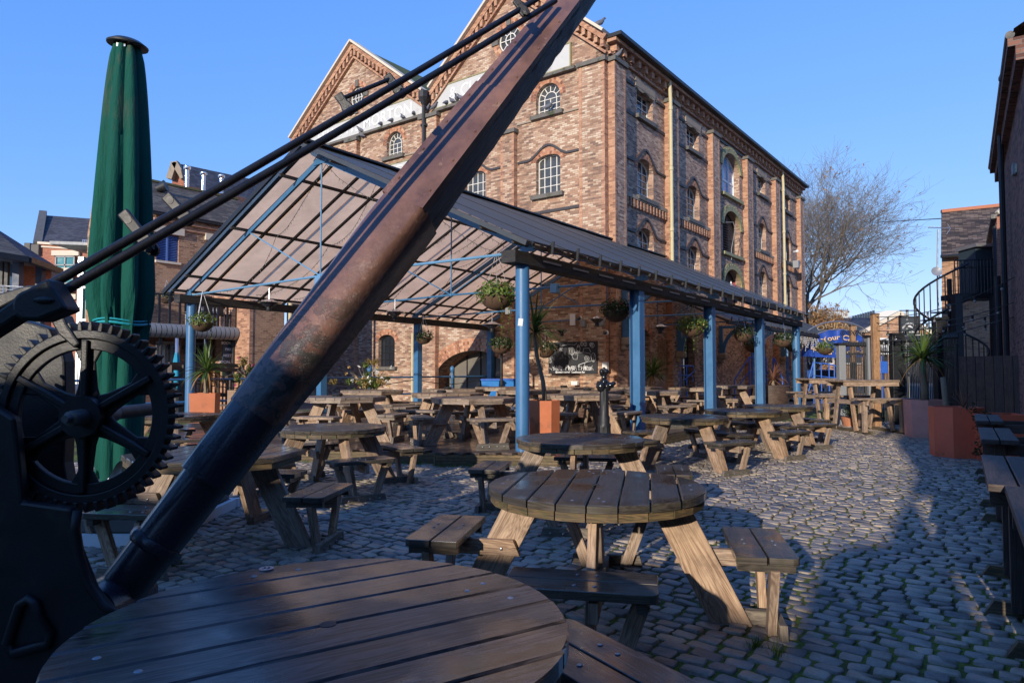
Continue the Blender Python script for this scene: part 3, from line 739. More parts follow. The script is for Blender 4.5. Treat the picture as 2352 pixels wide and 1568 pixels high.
for i, (c, w_, a, b, r) in enumerate(gw):
    window(wh, GF, c, w_, a, b, r, 4 if i in (0, 1, 4, 5) else 4, 3 if r > .4 else 4, glass_p if i < 8 else glass_d, frame_w if i < 8 else black, inset=.18, hood=((1.05, 3.7) if i == 4 else (4.4, 7.6) if i == 5 else (8.5, 12.3) if i == 6 else False))
for c, z, r in ((4.12, 13.62, .5), (12.62, 13.52, .47)):
    mb = MB(); n = 24
    def arc(rr, ww=.03):
        for k in range(n):
            a0, a1 = 2*PI*k/n, 2*PI*(k+1)/n; mb.bar(GF.p(c+rr*math.cos(a0), z+rr*math.sin(a0), -.1), GF.p(c+rr*math.cos(a1), z+rr*math.sin(a1), -.1), .04, ww, up=GF.W)
    arc(r*.95, .05); arc(r*.45)
    for k in range(8):
        a = PI*k/4; mb.bar(GF.p(c+r*.45*math.cos(a), z+r*.45*math.sin(a), -.1), GF.p(c+r*.95*math.cos(a), z+r*.95*math.sin(a), -.1), .03, .03, up=GF.W)
    mb.bar(GF.p(c-r*.45, z, -.1), GF.p(c+r*.45, z, -.1), .03, .03, up=GF.W); mb.bar(GF.p(c, z-r*.45, -.1), GF.p(c, z+r*.45, -.1), .03, .03, up=GF.W)
    wo = mb.build('round_window', frame_w, wh)
    mb = MB(); pts = circ(c, z, r, 28); mb.add([GF.p(a, b, -.14) for a, b in pts], [tuple(range(28))]); mb.build('glass', glass_p, wo)
    mb = MB()
    for k in range(28):
        a0, a1 = 2*PI*k/28, 2*PI*(k+1)/28
        vs = [GF.p(c+q*math.cos(a), z+q*math.sin(a), .012) for a, q in ((a0, r), (a1, r), (a1, r+.25), (a0, r+.25))]; mb.add(vs, [(0, 1, 2, 3)], [[(k*.11, 0), (k*.11+.11, 0), (k*.11+.11, .24), (k*.11, .24)]])
    mb.build('brick_ring', b_arch, wo)
    mb = MB()
    for k in range(4):
        a = PI/2*k; mb.box(GF.p(c+(r+.14)*math.cos(a), z+(r+.14)*math.sin(a), .02), (.2 if k % 2 else .3, .08, .3 if k % 2 else .2), GF.R())
    mb.build('keystone', stone_d, wo)
# gable pilasters, caps, string course
for a, b, top in ((0.02, 1.0, 11.6), (3.75, 4.35, 10.0), (7.6, 8.5, 11.5), (12.4, 13.1, 11.5), (16.2, 17.2, 11.5)):
    mb = MB(); mb.box(GF.p((a+b)/2, (top-1)/2, .1), (b-a, .2, top+1), GF.R()); po = mb.build('pilaster', b_main, wh)
    mb = MB()
    for q in (a+.05, b-.05): mb.box(GF.p(q, (top-1)/2, .108), (.11, .2, top+1), GF.R())
    mb.build('brick_edge', b_edge, po)
    mb = MB(); mb.box(GF.p((a+b)/2, top+.06, .12), (b-a+.14, .32, .14), GF.R()); mb.build('cap_stone', stone_d, po)
for a, b in ((1.0, 3.75), (4.35, 7.6), (8.5, 12.4), (13.1, 16.2)):
    mb = MB(); mb.box(GF.p((a+b)/2, 6.95, .02), (b-a, .06, .1), GF.R()); mb.build('string_course', bluebrick, wh)
    mb = MB(); mb.box(GF.p((a+b)/2, 10.3, .02), (b-a, .05, .06), GF.R()); mb.build('string_course', stone, wh)
# rake copings and corbels
for (x0, z0, x1, z1) in ((0, 12.5, 4.05, 15.95), (4.05, 15.95, 7.95, 12.6), (8.3, 12.6, 12.75, 15.95), (12.75, 15.95, 17.2, 12.5)):
    A = GF.p(x0, z0, .12); B = GF.p(x1, z1, .12); d = (B-A).normalized()
    mb = MB(); mb.bar(A+UP*.06, B+UP*.06, .5, .09, up=UP); mb.build('coping', cream, wh)
    mb = MB(); mb.bar(A-UP*.13, B-UP*.13, .2, .2, up=UP); mb.bar(A-UP*.62+GF.W*-.06, B-UP*.62+GF.W*-.06, .16, .08, up=UP); mb.build('corbel_band', b_edge, wh)
    mb = MB(); ln = (B-A).length; n = int(ln/.3)
    for k in range(n):
        q = A+d*(ln*(k+.5)/n); mb.box(q-UP*.36+GF.W*-.03, (.13, .2, .3), GF.R())
    mb.build('dentil_row', b_edge, wh)
# signs on the gable wall
for (a, b, z0, z1, txt) in ((1.43, 7.79, 11.83, 12.66, '& CLAYTON LTD'), (8.42, 16.0, 11.80, 12.62, 'FELLOWS MORTON'), (8.6, 13.2, 9.52, 10.06, 'CANAL CO')):
    mb = MB(); mb.box(GF.p((a+b)/2, (z0+z1)/2, .03), (b-a, .05, z1-z0), GF.R()); so_ = mb.build('sign_panel', sign_w, wh)
    mb = MB()
    for z in (z0, z1): mb.box(GF.p((a+b)/2, z, .04), (b-a+.06, .08, .045), GF.R())
    for x in (a, b): mb.box(GF.p(x, (z0+z1)/2, .04), (.045, .08, z1-z0), GF.R())
    mb.build('sign_frame', iron_g, so_)
    put_text(txt, (z1-z0)*.85, GF.p((a+b)/2, (z0+z1)/2-.03, .062), -GF.U, UP, letter_w, so_, sx=(b-a)/(len(txt)*(z1-z0)*.66), bold=.008)
# ledge under the signs where the pigeons sit
for a, b in ((1.2, 7.8), (8.4, 16.2)):
    mb = MB(); mb.box(GF.p((a+b)/2, 11.72, .09), (b-a, .18, .1), GF.R()); mb.build('ledge', stone_d, wh)
# valley rain pipe and hopper
mb = MB(); mb.tube([GF.p(8.2, 5.5, .3), GF.p(8.2, 12.2, .3)], .075, 8); 
for z in (9.5, 11.2): mb.box(GF.p(8.2, z, .26), (.26, .2, .1), GF.R())
mb.lathe([(.08, 0), (.22, .3), (.22, .55)], GF.p(8.2, 12.0, .3), 8); mb.build('rain_pipe', black, wh)
mb = MB(); mb.tube([GF.p(8.9, -.9, .15), GF.p(8.9, 2.9, .15)], .06, 8); mb.tube([GF.p(17.1, -.9, .3), GF.p(17.1, 12, .3)], .07, 8); mb.build('rain_pipe', pipe_y, wh)
# big canal arch
mb = MB(); r0 = 2.1; n = 26
for ring in range(2):
    for k in range(n):
        a0, a1 = PI*k/n, PI*(k+1)/n; ra = 2.1+ring*.24; rb = ra+.235
        def q(a, rr): return (5.85+rr*math.cos(a), .65+(1.5+rr-2.1)*math.sin(a))
        vs = [GF.p(*q(a0, ra), .02-.004*ring), GF.p(*q(a1, ra), .02-.004*ring), GF.p(*q(a1, rb), .02-.004*ring), GF.p(*q(a0, rb), .02-.004*ring)]
        mb.add(vs, [(0, 1, 2, 3)], [[(k*.25, 0), (k*.25+.25, 0), (k*.25+.25, .24), (k*.25, .24)]])
        vs = [GF.p(*q(a0, ra), .02), GF.p(*q(a1, ra), .02), GF.p(*q(a1, ra), -.9), GF.p(*q(a0, ra), -.9)]
        if ring == 0: mb.add(vs, [(0, 1, 2, 3)], [[(k*.25, 0), (k*.25+.25, 0), (k*.25+.25, .9), (k*.25, .9)]])
mb.build('canal_arch', b_arch, wh)
mb = MB(); mb.quad(GF.p(3.6, -1, -.8), GF.p(8.1, -1, -.8), GF.p(8.1, 2.3, -.8), GF.p(3.6, 2.3, -.8))
bo = mb.build('arch_boarding', surf('grey boarding', (.16, .145, .125), .6, var=.35, sc=2.5), wh)
mb = MB()
for k in range(6): mb.box(GF.p(4+k*.7, .6, -.77), (.035, .03, 3.2), GF.R())
for z in (.3, 1.15): mb.box(GF.p(5.85, z, -.765), (4.4, .03, .035), GF.R())
mb.build('boarding_frame', black, bo)
# ---- long side
FE = 23.5
cent = [2.72, 7.12, 11.6, 16.15, 20.75]; W1 = 1.28
fh = []; spec = []
for i, c in enumerate(cent):
    if i == 2:
        spec += [(c, 2.3, 9.45, 11.45, .75, 'L'), (c, 2.3, 6.75, 8.75, .75, 'B'), (c, 2.3, 3.9, 6.05, .75, 'B')]
    else:
        spec += [(c, W1, 10.45, 11.42, 0, 'T'), (c, W1, 7.55, 9.0, .38, 'W'), (c, W1, 4.95, 6.5, .38, 'W')]
        if i != 1: spec.append((c-.2, .95, 1.4, 2.85, .35, 'W'))
door = (6.3, 1.5, DZ, 2.75)
for s in spec: fh.append(arch_pts(s[0]-s[1]/2, s[0]+s[1]/2, s[2], s[3], s[4])[::-1])
fh.append(arch_pts(door[0]-door[1]/2, door[0]+door[1]/2, door[2], door[3], .3)[::-1])
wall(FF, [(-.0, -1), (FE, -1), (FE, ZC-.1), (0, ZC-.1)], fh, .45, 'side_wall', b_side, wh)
bayx = [(.75, 4.35), (5.1, 8.7), (9.5, 13.2), (14.0, 17.8), (18.55, 22.7)]
for (c, w_, a, b, r, k) in spec:
    bi = min(range(5), key=lambda i: abs(cent[i]-c)); x0, x1 = bayx[bi]
    if k == 'T':
        window(wh, FF, c, w_, a, b, r, 3, 4, glass_d, frame_w, inset=.24, arch=None, sill=True)
        mb = MB(); mb.box(FF.p(c, b+.2, .01), (w_+.3, .07, .3), FF.R())
        mb.prism([(-w_/2-.1, 0), (w_/2+.1, 0), (w_/2+.02, -.1), (.3, -.1), (0, .02), (-.3, -.1), (-w_/2-.02, -.1)], FF.p(c, b+.02, 0), FF.U, UP, FF.W, -.1, .06)
        mb.build('lintel', stone, wh)
    elif k == 'W':
        window(wh, FF, c, w_, a, b, r, 3, 5, glass_d, frame_w if a > 4 else black, inset=.26, sill=True, hood=(x0, x1) if a > 3 else False)
    else:
        wo = window(wh, FF, c, w_, a, b, r, 3 if k == 'L' else 2, 2, glass_b if k == 'L' else w_dark, white if k == 'L' else black, inset=.3, arch=None, bars=.09 if k == 'L' else .05, sillm=iron_g)
        m = 14; mb = MB(); cc = c; rr = w_/2; zs = b-r
        for kk in range(m):
            a0, a1 = PI*kk/m, PI*(kk+1)/m; vs = []
            for w2 in (-.1, .07):
                for aa, q in ((a0, 0), (a1, 0), (a1, .3), (a0, .3)): vs.append(FF.p(cc+(rr+q)*math.cos(aa), zs+(r+q)*math.sin(aa), w2))
            mb.add(vs, [(4, 5, 6, 7), (3, 2, 6, 7), (0, 1, 5, 4)])
            mb.ball(FF.p(cc+(rr+.2)*math.cos((a0+a1)/2), zs+(r+.2)*math.sin((a0+a1)/2), .075), .03, 6, 3)
        mb.build('iron_arch', iron_g, wo)
        if k == 'B' and a > 6:
            mb = MB()
            for q in range(13): mb.box(FF.p(c-.35, a+.1+q*.12, -.26), (1.2, .12, .03), FF.R() @ Matrix.Rotation(.5, 3, 'X'))
            mb.build('louvre_door', black, wo)
            mb = MB(); pts = [FF.p(c-.9, a+1.35, .05), FF.p(c-.5, a+1.4, .25), FF.p(c-.38, a+1.1, .3), FF.p(c-.36, a+.2, .1), FF.p(c-.36, a-.3, .1)]; mb.tube(pts, .015, 6); mb.build('loose_pipe', grey_m, wo)
        if a < 5:
            mb = MB(); 
            for x, mt in ((.1, 0), (.5, 1)): mb.m = mt; mb.lathe([(.14, 0), (.12, .35), (.03, .6), (.0, .65)], FF.p(c+x, a+1.0, -.1), 6)
            mb.build('coloured_bunting', [white, surf('bunting red', (.5, .04, .04), .7)], wo)
for (a, b) in ((0.0, .78), (4.35, 5.1), (8.7, 9.5), (13.2, 14.0), (17.8, 18.55), (22.7, 23.5)):
    mb = MB(); top = 11.6; mb.box(FF.p((a+b)/2, (top-1)/2, .12), (b-a, .25, top+1), FF.R()); po = mb.build('pilaster', b_side, wh)
    mb = MB()
    for q in (a+.06, b-.06): mb.box(FF.p(q, (top-1)/2, .127), (.13, .25, top+1), FF.R())
    mb.build('brick_edge', b_edge, po)
    mb = MB(); mb.box(FF.p((a+b)/2, top+.06, .14), (b-a+.14, .36, .14), FF.R()); mb.build('cap_stone', stone_d, po)
# reveals in orange brick
for i, (x0, x1) in enumerate(bayx):
    mb = MB()
    segs = [(x0, x1)] if i == 2 else [(x0, cent[i]-W1/2-.25), (cent[i]+W1/2+.25, x1)]
    for a, b in segs: mb.box(FF.p((a+b)/2, 11.75 if i == 2 else 11.42, .02), (b-a, .07, .1), FF.R())
    if i != 2:
        for z in (10.36,): mb.box(FF.p((x0+x1)/2, z, .01), (x1-x0, .05, .12), FF.R())
    mb.build('string_course', bluebrick, wh)
    if i != 2:
        mb = MB()
        for z in (7.42,): mb.box(FF.p((x0+x1)/2, z, .04), (x1-x0, .14, .13), FF.R())
        mb.build('stone_band', stone, wh)
        mb = MB(); n = 14
        for k in range(n): mb.box(FF.p(x0+(x1-x0)*(k+.5)/n, 7.2, .05), (.11, .12, .28), FF.R())
        mb.build('dentil_row', b_edge, wh)
# cornice
mb = MB(); mb.box(FF.p(FE/2, 11.92, .05), (FE, .12, .1), FF.R()); mb.box(FF.p(FE/2, 12.3, .17), (FE+.1, .34, .12), FF.R()); mb.build('cornice', b_edge, wh)
mb = MB(); mb.box(FF.p(FE/2, 12.42, .27), (FE+.2, .55, .12), FF.R()); mb.build('gutter', black, wh)
mb = MB(); n = 44
for k in range(n):
    x = (k+.5)*FE/n; mb.box(FF.p(x, 12.13, .12), (.2, .24, .26), FF.R()); mb.box(FF.p(x, 11.99, .08), (.12, .16, .1), FF.R())
mb.build('dentil_row', b_edge, wh)
for x in (4.2, 18.9):
    mb = MB(); mb.tube([FF.p(x, 12.3, .3), FF.p(x, 11.6, .33), FF.p(x+.02, 4.5, .33)], .07, 10)
    for z in (11.2, 8.9, 6.6, 5): mb.tube([FF.p(x, z, .33), FF.p(x, z+.12, .33)], .09, 10)
    mb.build('rain_pipe', pipe_y, wh, smooth=True, auto=40)
# roofs
mb = MB()
for (a, b, c) in ((0, 4.05, 8.1), (8.1, 12.75, 17.2)):
    for (p, zp, q, zq) in ((a, 12.45, b, 15.92), (c, 12.45, b, 15.92)):
        mb.add([GF.p(p, zp, -.1), GF.p(q, zq, -.1), GF.p(q, zq, -FE), GF.p(p, zp, -FE)], [(0, 1, 2, 3)])
mb.build('roof', moss_roof, wh)
mb = MB(); mb.add([FF.p(FE, -1, 0), FF.p(FE, 12.4, 0), FF.p(FE, 12.4, -17), FF.p(FE, -1, -17)], [(0, 1, 2, 3)]); mb.add([GF.p(17.2, -1, 0), GF.p(17.2, 12.4, 0), GF.p(17.2, 12.4, -23), GF.p(17.2, -1, -23)], [(0, 1, 2, 3)]); mb.build('rear_wall', b_side, wh)
mb = MB(); mb.quad(GF.p(.3, 0, -1.2), GF.p(17, 0, -1.2), GF.p(17, 12.4, -1.2), GF.p(.3, 12.4, -1.2)); mb.quad(FF.p(.5, 0, -1.3), FF.p(23, 0, -1.3), FF.p(23, 12.3, -1.3), FF.p(.5, 12.3, -1.3)); mb.build('inner_partition', black, wh)
# door
mb = MB(); mb.box(FF.p(door[0], 1.45, -.28), (1.5, .06, 2.5), FF.R()); do = mb.build('door', w_plank, wh)
for s in (-.36, .36):
    mb = MB(); mb.box(FF.p(door[0]+s, 1.6, -.24), (.5, .03, 1.7), FF.R()); mb.build('glass', glass_d, do)
mb = MB(); mb.box(FF.p(door[0]+.08, 1.3, -.2), (.04, .05, .4), FF.R()); mb.build('handle', galv, do)
# lattice window beside first bay, round plaque, wall lamp
mb = MB()
for k in range(6): mb.box(FF.p(3.6+k*.17, 1.9, .05), (.03, .04, 1.3), FF.R())
for k in range(7): mb.box(FF.p(4.02, 1.3+k*.2, .06), (.9, .04, .03), FF.R())
mb.build('wooden_lattice', w_plank, wh)
mb = MB(); mb.lathe([(.001, 0), (.2, 0), (.2, .03), (.001, .03)], FF.p(8.1, 2.2, .02), 20, A=N2); mb.build('plaque', cream, wh)
# blue iron brackets under the canopy on corbels
for t, z, sc_ in ((.4, 2.35, 1), (4.75, 2.0, .75), (9.1, 2.0, .75), (13.6, 2.0, .75), (18.2, 2.0, .75)):
    mb = MB(); mb.box(FF.p(t, z, .42), (.3, .36, .26), FF.R()); mb.box(FF.p(t, z-.2, .34), (.26, .2, .2), FF.R()); co = mb.build('corbel', stone, wh, bevel=.06)
    mb = MB(); mb.bar(FF.p(t, z+.1, .36), FF.p(t, z+1.75*sc_, .36), .1, .16, up=N2)
    pts = [FF.p(t, z+.15+1.5*sc_*math.sin(a), .45+1.5*sc_*(1-math.cos(a))) for a in [k*PI/2/10 for k in range(11)]]
    for a, b in zip(pts[:-1], pts[1:]): mb.bar(a, b, .09, .14, up=N2)
    mb.bar(FF.p(t, z+1.66*sc_, .3), FF.p(t, z+1.66*sc_, 2.1*sc_), .09, .12, up=UP); mb.build('iron_bracket', blue, wh)
# CCTV, lamp boxes on the far pilaster
for (x, y, D) in ((1831, 577, 0), (1829, 607, 0)):
    q = onp(x, y, FF.p(0, 0, .45), N2); mb = MB()
    if y < 600: mb.tube([q-N2*.2, q], .03, 6); mb.ball(q, .09, 8, 5)
    else: mb.box(q, (.3, .3, .42), FF.R())
    tag(mb.build('wall_camera' if y < 600 else 'wall_lantern', white if y < 600 else grey_m), 'small white dome camera on the far end pilaster of the warehouse' if y < 600 else 'square metal lantern on the far end pilaster of the warehouse', 'camera' if y < 600 else 'lantern')
# ================================================================ picnic tables
bolt_m = surf('dull bolt steel', (.28, .28, .29), .35, metal=.7, var=.2, bump=0)
def rounded(x0, x1, y0, y1, c):
    return [(x0+c, y0), (x1-c, y0), (x1, y0+c), (x1, y1-c), (x1-c, y1), (x0+c, y1), (x0, y1-c), (x0, y0+c)]
def make_table(kind, mt, mr, ml, ms, mbase, R=.62, label='', cat='picnic table', group=None, hole=True):
    root = thing('picnic_table', label, cat, (0, 0, 0), 0, group); H_ = .75
    X, Y = Vector((1, 0, 0)), Vector((0, 1, 0))
    def ymax(x):
        x = abs(x)
        if kind == 'round': return math.sqrt(max(0, R*R-x*x))
        a = R; return min(a, a*1.4142-x)
    mb = MB(); n = 8; pw = 2*R/n; g = .0045
    for i in range(n):
        x0 = -R+i*pw+g; x1 = -R+(i+1)*pw-g; xs = [x0+(x1-x0)*k/6 for k in range(7)]
        up = [(x, ymax(x)) for x in xs]; dn = [(x, -ymax(x)) for x in xs][::-1]; pts = up+dn
        # uv: grain along y
        off = random.random()*20; m = len(pts); z0, z1 = H_-.042, H_; ch = .006
        cx = (x0+x1)/2
        def ins(p, c): return (cx+(p[0]-cx)*(1-c*2/pw), p[1]*(1-c/max(.1, R)))
        lo = [(p[0], p[1], z0) for p in pts]; md = [(p[0], p[1], z1-ch) for p in pts]; hi = [(*ins(p, ch), z1) for p in pts]
        fs = [tuple(range(m, 0, -1)) if 0 else tuple(range(m))]; uvs = [[(p[1]+off, p[0]+off) for p in pts]]
        fs.append(tuple(range(2*m, 3*m))[::-1]); uvs.append([(p[1]+off, p[0]+off) for p in pts][::-1])
        for a in range(m):
            b = (a+1) % m; e0 = pts[a][0]+pts[a][1]; e1 = pts[b][0]+pts[b][1]
            fs.append((a, m+a, m+b, b)); uvs.append([(e0+off, 0), (e0+off, .04), (e1+off, .04), (e1+off, 0)])
            fs.append((m+a, 2*m+a, 2*m+b, m+b)); uvs.append([(e0+off, .04), (e0+off, .046), (e1+off, .046), (e1+off, .04)])
        mb.add(lo+md+hi, fs, uvs)
    mb.m = 1
    for (x, y) in [(sx*.08, sy*R*.82) for sx in (-1, 1) for sy in (-1, 1)]+[(-.045, R*.7), (.05, -R*.7)]+[(sx*R*.86, sy*.07) for sx in (-1, 1) for sy in (-1, 1)]: mb.ball((x, y, H_), (.010, .010, .003), 8, 4)
    mb.m = 2
    if hole: mb.lathe([(.0, .0012), (.022, .0012), (.022, .0), (0, 0)], (0, 0, H_), 14)
    mb.build('tabletop', [mt, bolt_m, black], root, local=True)
    mb = MB(); N_ = 24 if kind == 'round' else 8; seg = 3 if kind == 'round' else 1; ph = PI/8 if kind != 'round' else 0
    for k in range(N_):
        a0 = 2*PI*k/N_+ph; a1 = 2*PI*(k+1)/N_-.012+ph; ro = (R-.012)/(1 if kind == 'round' else math.cos(PI/8)); ri = ro-.13
        mb.prism([(ro*math.cos(a0), ro*math.sin(a0)), (ro*math.cos(a1), ro*math.sin(a1)), (ri*math.cos(a1), ri*math.sin(a1)), (ri*math.cos(a0), ri*math.sin(a0))], (0, 0, 0), X, Y, UP, H_-.088, H_-.043)
    mb.build('rim', mr, root, local=True)
    for k in range(4):
        Rk = Matrix.Rotation(k*PI/2, 3, 'Z'); r = Rk @ X; t = Rk @ Y; s_ = .023 if k % 2 else -.023
        O = Vector((0, 0, 0))
        mb = MB(); mb.prism([(.30, H_-.09), (.52, H_-.09), (.86, .0), (.64, .0)], O, r, UP, t, s_-.022, s_+.022)
        # grain along the board
        lg = mb.build('leg', ml, root, local=True, bevel=.003)
        mb = MB(); mb.prism([(.44, .325), (1.03, .325), (1.03, .415), (.48, .415)], O, r, UP, t, s_+.022, s_+.064)
        br = mb.build('brace', ml, root, local=True, bevel=.003)
        mb = MB()
        for q in (.55, .68): mb.lathe([(.001, 0), (.011, 0), (.009, .008), (.001, .01)], r*q+t*(s_+.064)+UP*.365, 8, A=t)
        mb.build('bolt', bolt_m, br, local=True)
        mb = MB()
        for (a, b) in ((.735, .885), (.895, 1.045)):
            c = .035; pts = [(a, -.34), (b, -.34), (b, .34), (a, .34)] if a < .8 else [(a, -.34), (b-c, -.34), (b-.01, -.34+.01), (b, -.34+c), (b, .34-c), (b-.01, .34-.01), (b-c, .34), (a, .34)]
            off = random.random()*20; m = len(pts); lo = [r*p[0]+t*p[1]+UP*.428 for p in pts]; hi = [r*p[0]+t*p[1]+UP*.468 for p in pts]
            uvs = [[(p[1]+off, p[0]+off) for p in pts][::-1], [(p[1]+off, p[0]+off) for p in pts]]; fs = [tuple(range(m))[::-1], tuple(range(m, 2*m))]
            for i in range(m):
                j = (i+1) % m; fs.append((i, j, m+j, m+i)); e = pts[i][1]; f = pts[j][1]; uvs.append([(e+off, 0), (f+off, 0), (f+off, .04), (e+off, .04)])
            mb.add(lo+hi, fs, uvs)
        mb.m = 1
        for q in (.81, .97):
            for y in (-.045, .045): mb.ball(r*q+t*(y+s_)+UP*.469, (.012, .012, .004), 8, 4)
        mb.build('seat', [ms, bolt_m], root, local=True, bevel=.004)
        for y in (-1, 1):
            mb = MB(); a = r*.93+t*(y*.27)+UP*.40; b = r*.93+t*(y*.13)+UP*.02
            mb.bar(a, b, .045, .075, up=t); mb.build('seat_leg', ml, root, local=True, bevel=.003)
            mb = MB(); mb.bar(r*.745+t*(y*.27)+UP*.405, r*1.03+t*(y*.27)+UP*.405, .045, .044); mb.build('bearer', ms, root, local=True)
        mb = MB(); mb.prism([(-.26, 0), (.26, 0), (.235, .1), (-.235, .1)], r*.955, t, UP, r, 0, .042); 
        bb = mb.build('base_board', mbase, root, local=True, bevel=.003)
        mb = MB()
        for y in (-.17, -.06, .06, .17): mb.ball(r*.999+t*y+UP*.055, .012, 6, 4)
        mb.build('bolt', bolt_m, bb, local=True)
        mb = MB(); mb.bar(r*.62+UP*.05, r*.955+UP*.05, .042, .09); mb.build('base_rail', mbase, root, local=True)
    return root
GRP = 'eight seat picnic tables set out in the yard and on the deck'
def gt(px, py, z=.75, D=None):
    if D is None: p = onz(px, py, z); return p.x, p.y
    p = at(px, py, D); return p.x, p.y
# ---- tables on the cobbles
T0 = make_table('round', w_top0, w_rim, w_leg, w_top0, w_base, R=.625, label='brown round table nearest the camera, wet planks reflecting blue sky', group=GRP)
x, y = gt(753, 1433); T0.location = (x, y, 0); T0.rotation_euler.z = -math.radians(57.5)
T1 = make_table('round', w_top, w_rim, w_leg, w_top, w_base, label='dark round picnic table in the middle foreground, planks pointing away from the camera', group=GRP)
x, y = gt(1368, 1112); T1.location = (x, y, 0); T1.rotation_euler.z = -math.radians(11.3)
yard = [(1331.6, 1005.4, None, 100, 'dark round table directly behind the middle foreground one, at the foot of the front pillar', T1),
        (1572, 950, 9.9, 62, 'dark round table just right of the second blue pillar', T1),
        (1706, 931, 11.4, 58, 'dark round table in front of the third blue pillar', T1),
        (1786, 919, 12.9, 64, 'farthest dark round table of the row beside the deck edge, by the last pillars', T1),
        (764, 979, 8.05, 56, 'round table with a sunlit brown top between the boom and the deck step', T1),
        (404, 955, 10.2, 60, 'dark round table half hidden behind the crane gear, by the left pillar', T1)]
for px, py, D, rot, lab, src in yard:
    x, y = gt(px, py, .75, D)
    dup(src, (x, y, 0), -math.radians(rot), lab)
T6 = make_table('oct', w_top, w_rim, w_leg, w_top, w_base, R=.63, label='octagonal table behind the lower end of the crane boom', group=GRP)
x, y = gt(494, 1037, .75, 5.55); T6.location = (x, y, 0); T6.rotation_euler.z = -math.radians(7)
# ---- tables on the deck
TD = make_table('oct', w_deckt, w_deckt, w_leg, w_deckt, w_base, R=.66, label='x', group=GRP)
decks = [(1089, 11.15, 70, 'large octagonal table at the front of the deck, left of the front pillar'),
         (790, 11.6, 12, 'octagonal deck table just right of the boom, in front of the flowering bush'),
         (856, 15.2, 40, 'octagonal table at the left back of the deck beside the flowering bush'),
         (1028, 13.3, 25, 'octagonal table second from the front on the deck, left of the front pillar'),
         (1040, 15.9, 62, 'octagonal table at the back of the deck in front of the canal arch'),
         (1153, 18.0, 15, 'octagonal table farthest back on the deck, below the second arch post'),
         (1216, 15.4, 70, 'octagonal table behind the front pillar, in front of the blue bins'),
         (1337, 12.5, 35, 'octagonal table right of the planter with the tall palm, beside the black bollard'),
         (1306, 17.6, 5, 'octagonal table along the wall directly below the chalkboard'),
         (1362, 14.9, 80, 'octagonal table between the chalkboard wall and the black bollard'),
         (1459, 18.2, 20, 'octagonal table at the back of the deck behind the second blue pillar'),
         (1490, 14.9, 66, 'octagonal table just behind the second blue pillar'),
         (1594, 17.6, 10, 'octagonal table behind and left of the third blue pillar'),
         (1668, 20.0, 32, 'octagonal table on the far end of the deck between the third and fourth pillars')]
placed = []
for i, (px, D, rot, lab) in enumerate(decks):
    p = at(px, 850, D); x, y = p.x, p.y
    o = TD if i == 0 else dup(TD, (0, 0, 0))
    o.location = (x, y, DZ); o.rotation_euler.z = -math.radians(rot); o['label'] = lab; placed.append((x, y))
    if i in (1, 3, 4, 6, 8, 9, 12):
        mb = MB(); q = Vector((x-.12, y+.05, DZ+.752)); mb.lathe([(.001, 0), (.085, 0), (.095, .03), (.08, .05), (.07, .03), (.001, .028)], q, 16)
        tag(mb.build('ashtray', black, smooth=True, auto=40), 'black ashtray on the '+' '.join(lab.replace('octagonal ', '').replace(',', '').split()[:11]), 'ashtray', 'black ashtrays on the deck tables')
# number disc on the nearest table
q = onz(612, 1306, .7515); mb = MB(); mb.lathe([(.001, 0), (.024, 0), (.024, .003), (.001, .003)], q, 20)
nd = tag(mb.build('number_disc', galv), 'small steel number disc 33 screwed to the nearest round table', 'number disc')
put_text('33', .026, q+UP*.0035, (1, .1, 0), (-.1, 1, 0), black, nd, extrude=.0003)

# ---- tall tables
def make_tall(lab, ml, mt, L_=1.3, sy=1.0):
    root = thing('tall_picnic_table', lab, 'tall table', (0, 0, 0), 0, 'tall bar height picnic tables')
    mb = MB()
    for k in range(4): mb.box((0, (-.3+.2*k)*sy, 1.17), (L_, .19*sy, .045))
    mb.build('tabletop', mt, root, local=True, bevel=.004)
    mb = MB()
    for y in (-.36, .36): mb.box((0, y*sy, 1.10), (L_-.04, .04, .09))
    mb.build('apron', ml, root, local=True)
    for x in (-.42, .42):
        for s in (-1, 1):
            mb = MB(); mb.bar((x, s*.22*sy, 1.14), (x, s*.46*sy, .07), .045, .12, up=Vector((0, 1, 0))); mb.build('leg', ml, root, local=True, bevel=.004)
            mb = MB(); mb.box((x, s*.80*sy, .42), (.09, .09, .70)); mb.build('seat_post', ml, root, local=True, bevel=.004)
        mb = MB(); mb.prism([(-.98*sy, 0), (.98*sy, 0), (.92*sy, .1), (-.92*sy, .1)], (x+.05, 0, 0), (0, 1, 0), UP, (1, 0, 0), 0, .05)
        mb.build('sled_foot', w_rim, root, local=True)
        mb = MB(); mb.box((x, 0, .70), (.045, 1.86*sy, .1)); mb.build('cross_rail', ml, root, local=True)
    for s in (-1, 1):
        mb = MB()
        for k in (0, 1): mb.box((0, s*(.74+.14*k)*sy, .79), (L_, .13*sy, .04))
        mb.build('seat', mt, root, local=True, bevel=.004)
    return root
t = make_tall('tall picnic table with mossy legs standing by the black gate in the sun', w_leg, w_deckt); p = at(1982, 980, 15.6); t.location = (p.x, p.y, 0); t.rotation_euler.z = math.radians(3)
t2 = dup(t, (0, 0, 0), 0, 'tall picnic table farther back in front of the blue steps'); p = at(1897, 960, 18.6); t2.location = (p.x, p.y, 0); t2.rotation_euler.z = math.radians(4)
t3 = make_tall('x', w_dark, w_dark, 1.5)
t3['label'] = 'dark tall table second nearest the camera at the right edge'; t3.location = (3.72, 3.75, 0); t3.rotation_euler.z = math.radians(56.6)
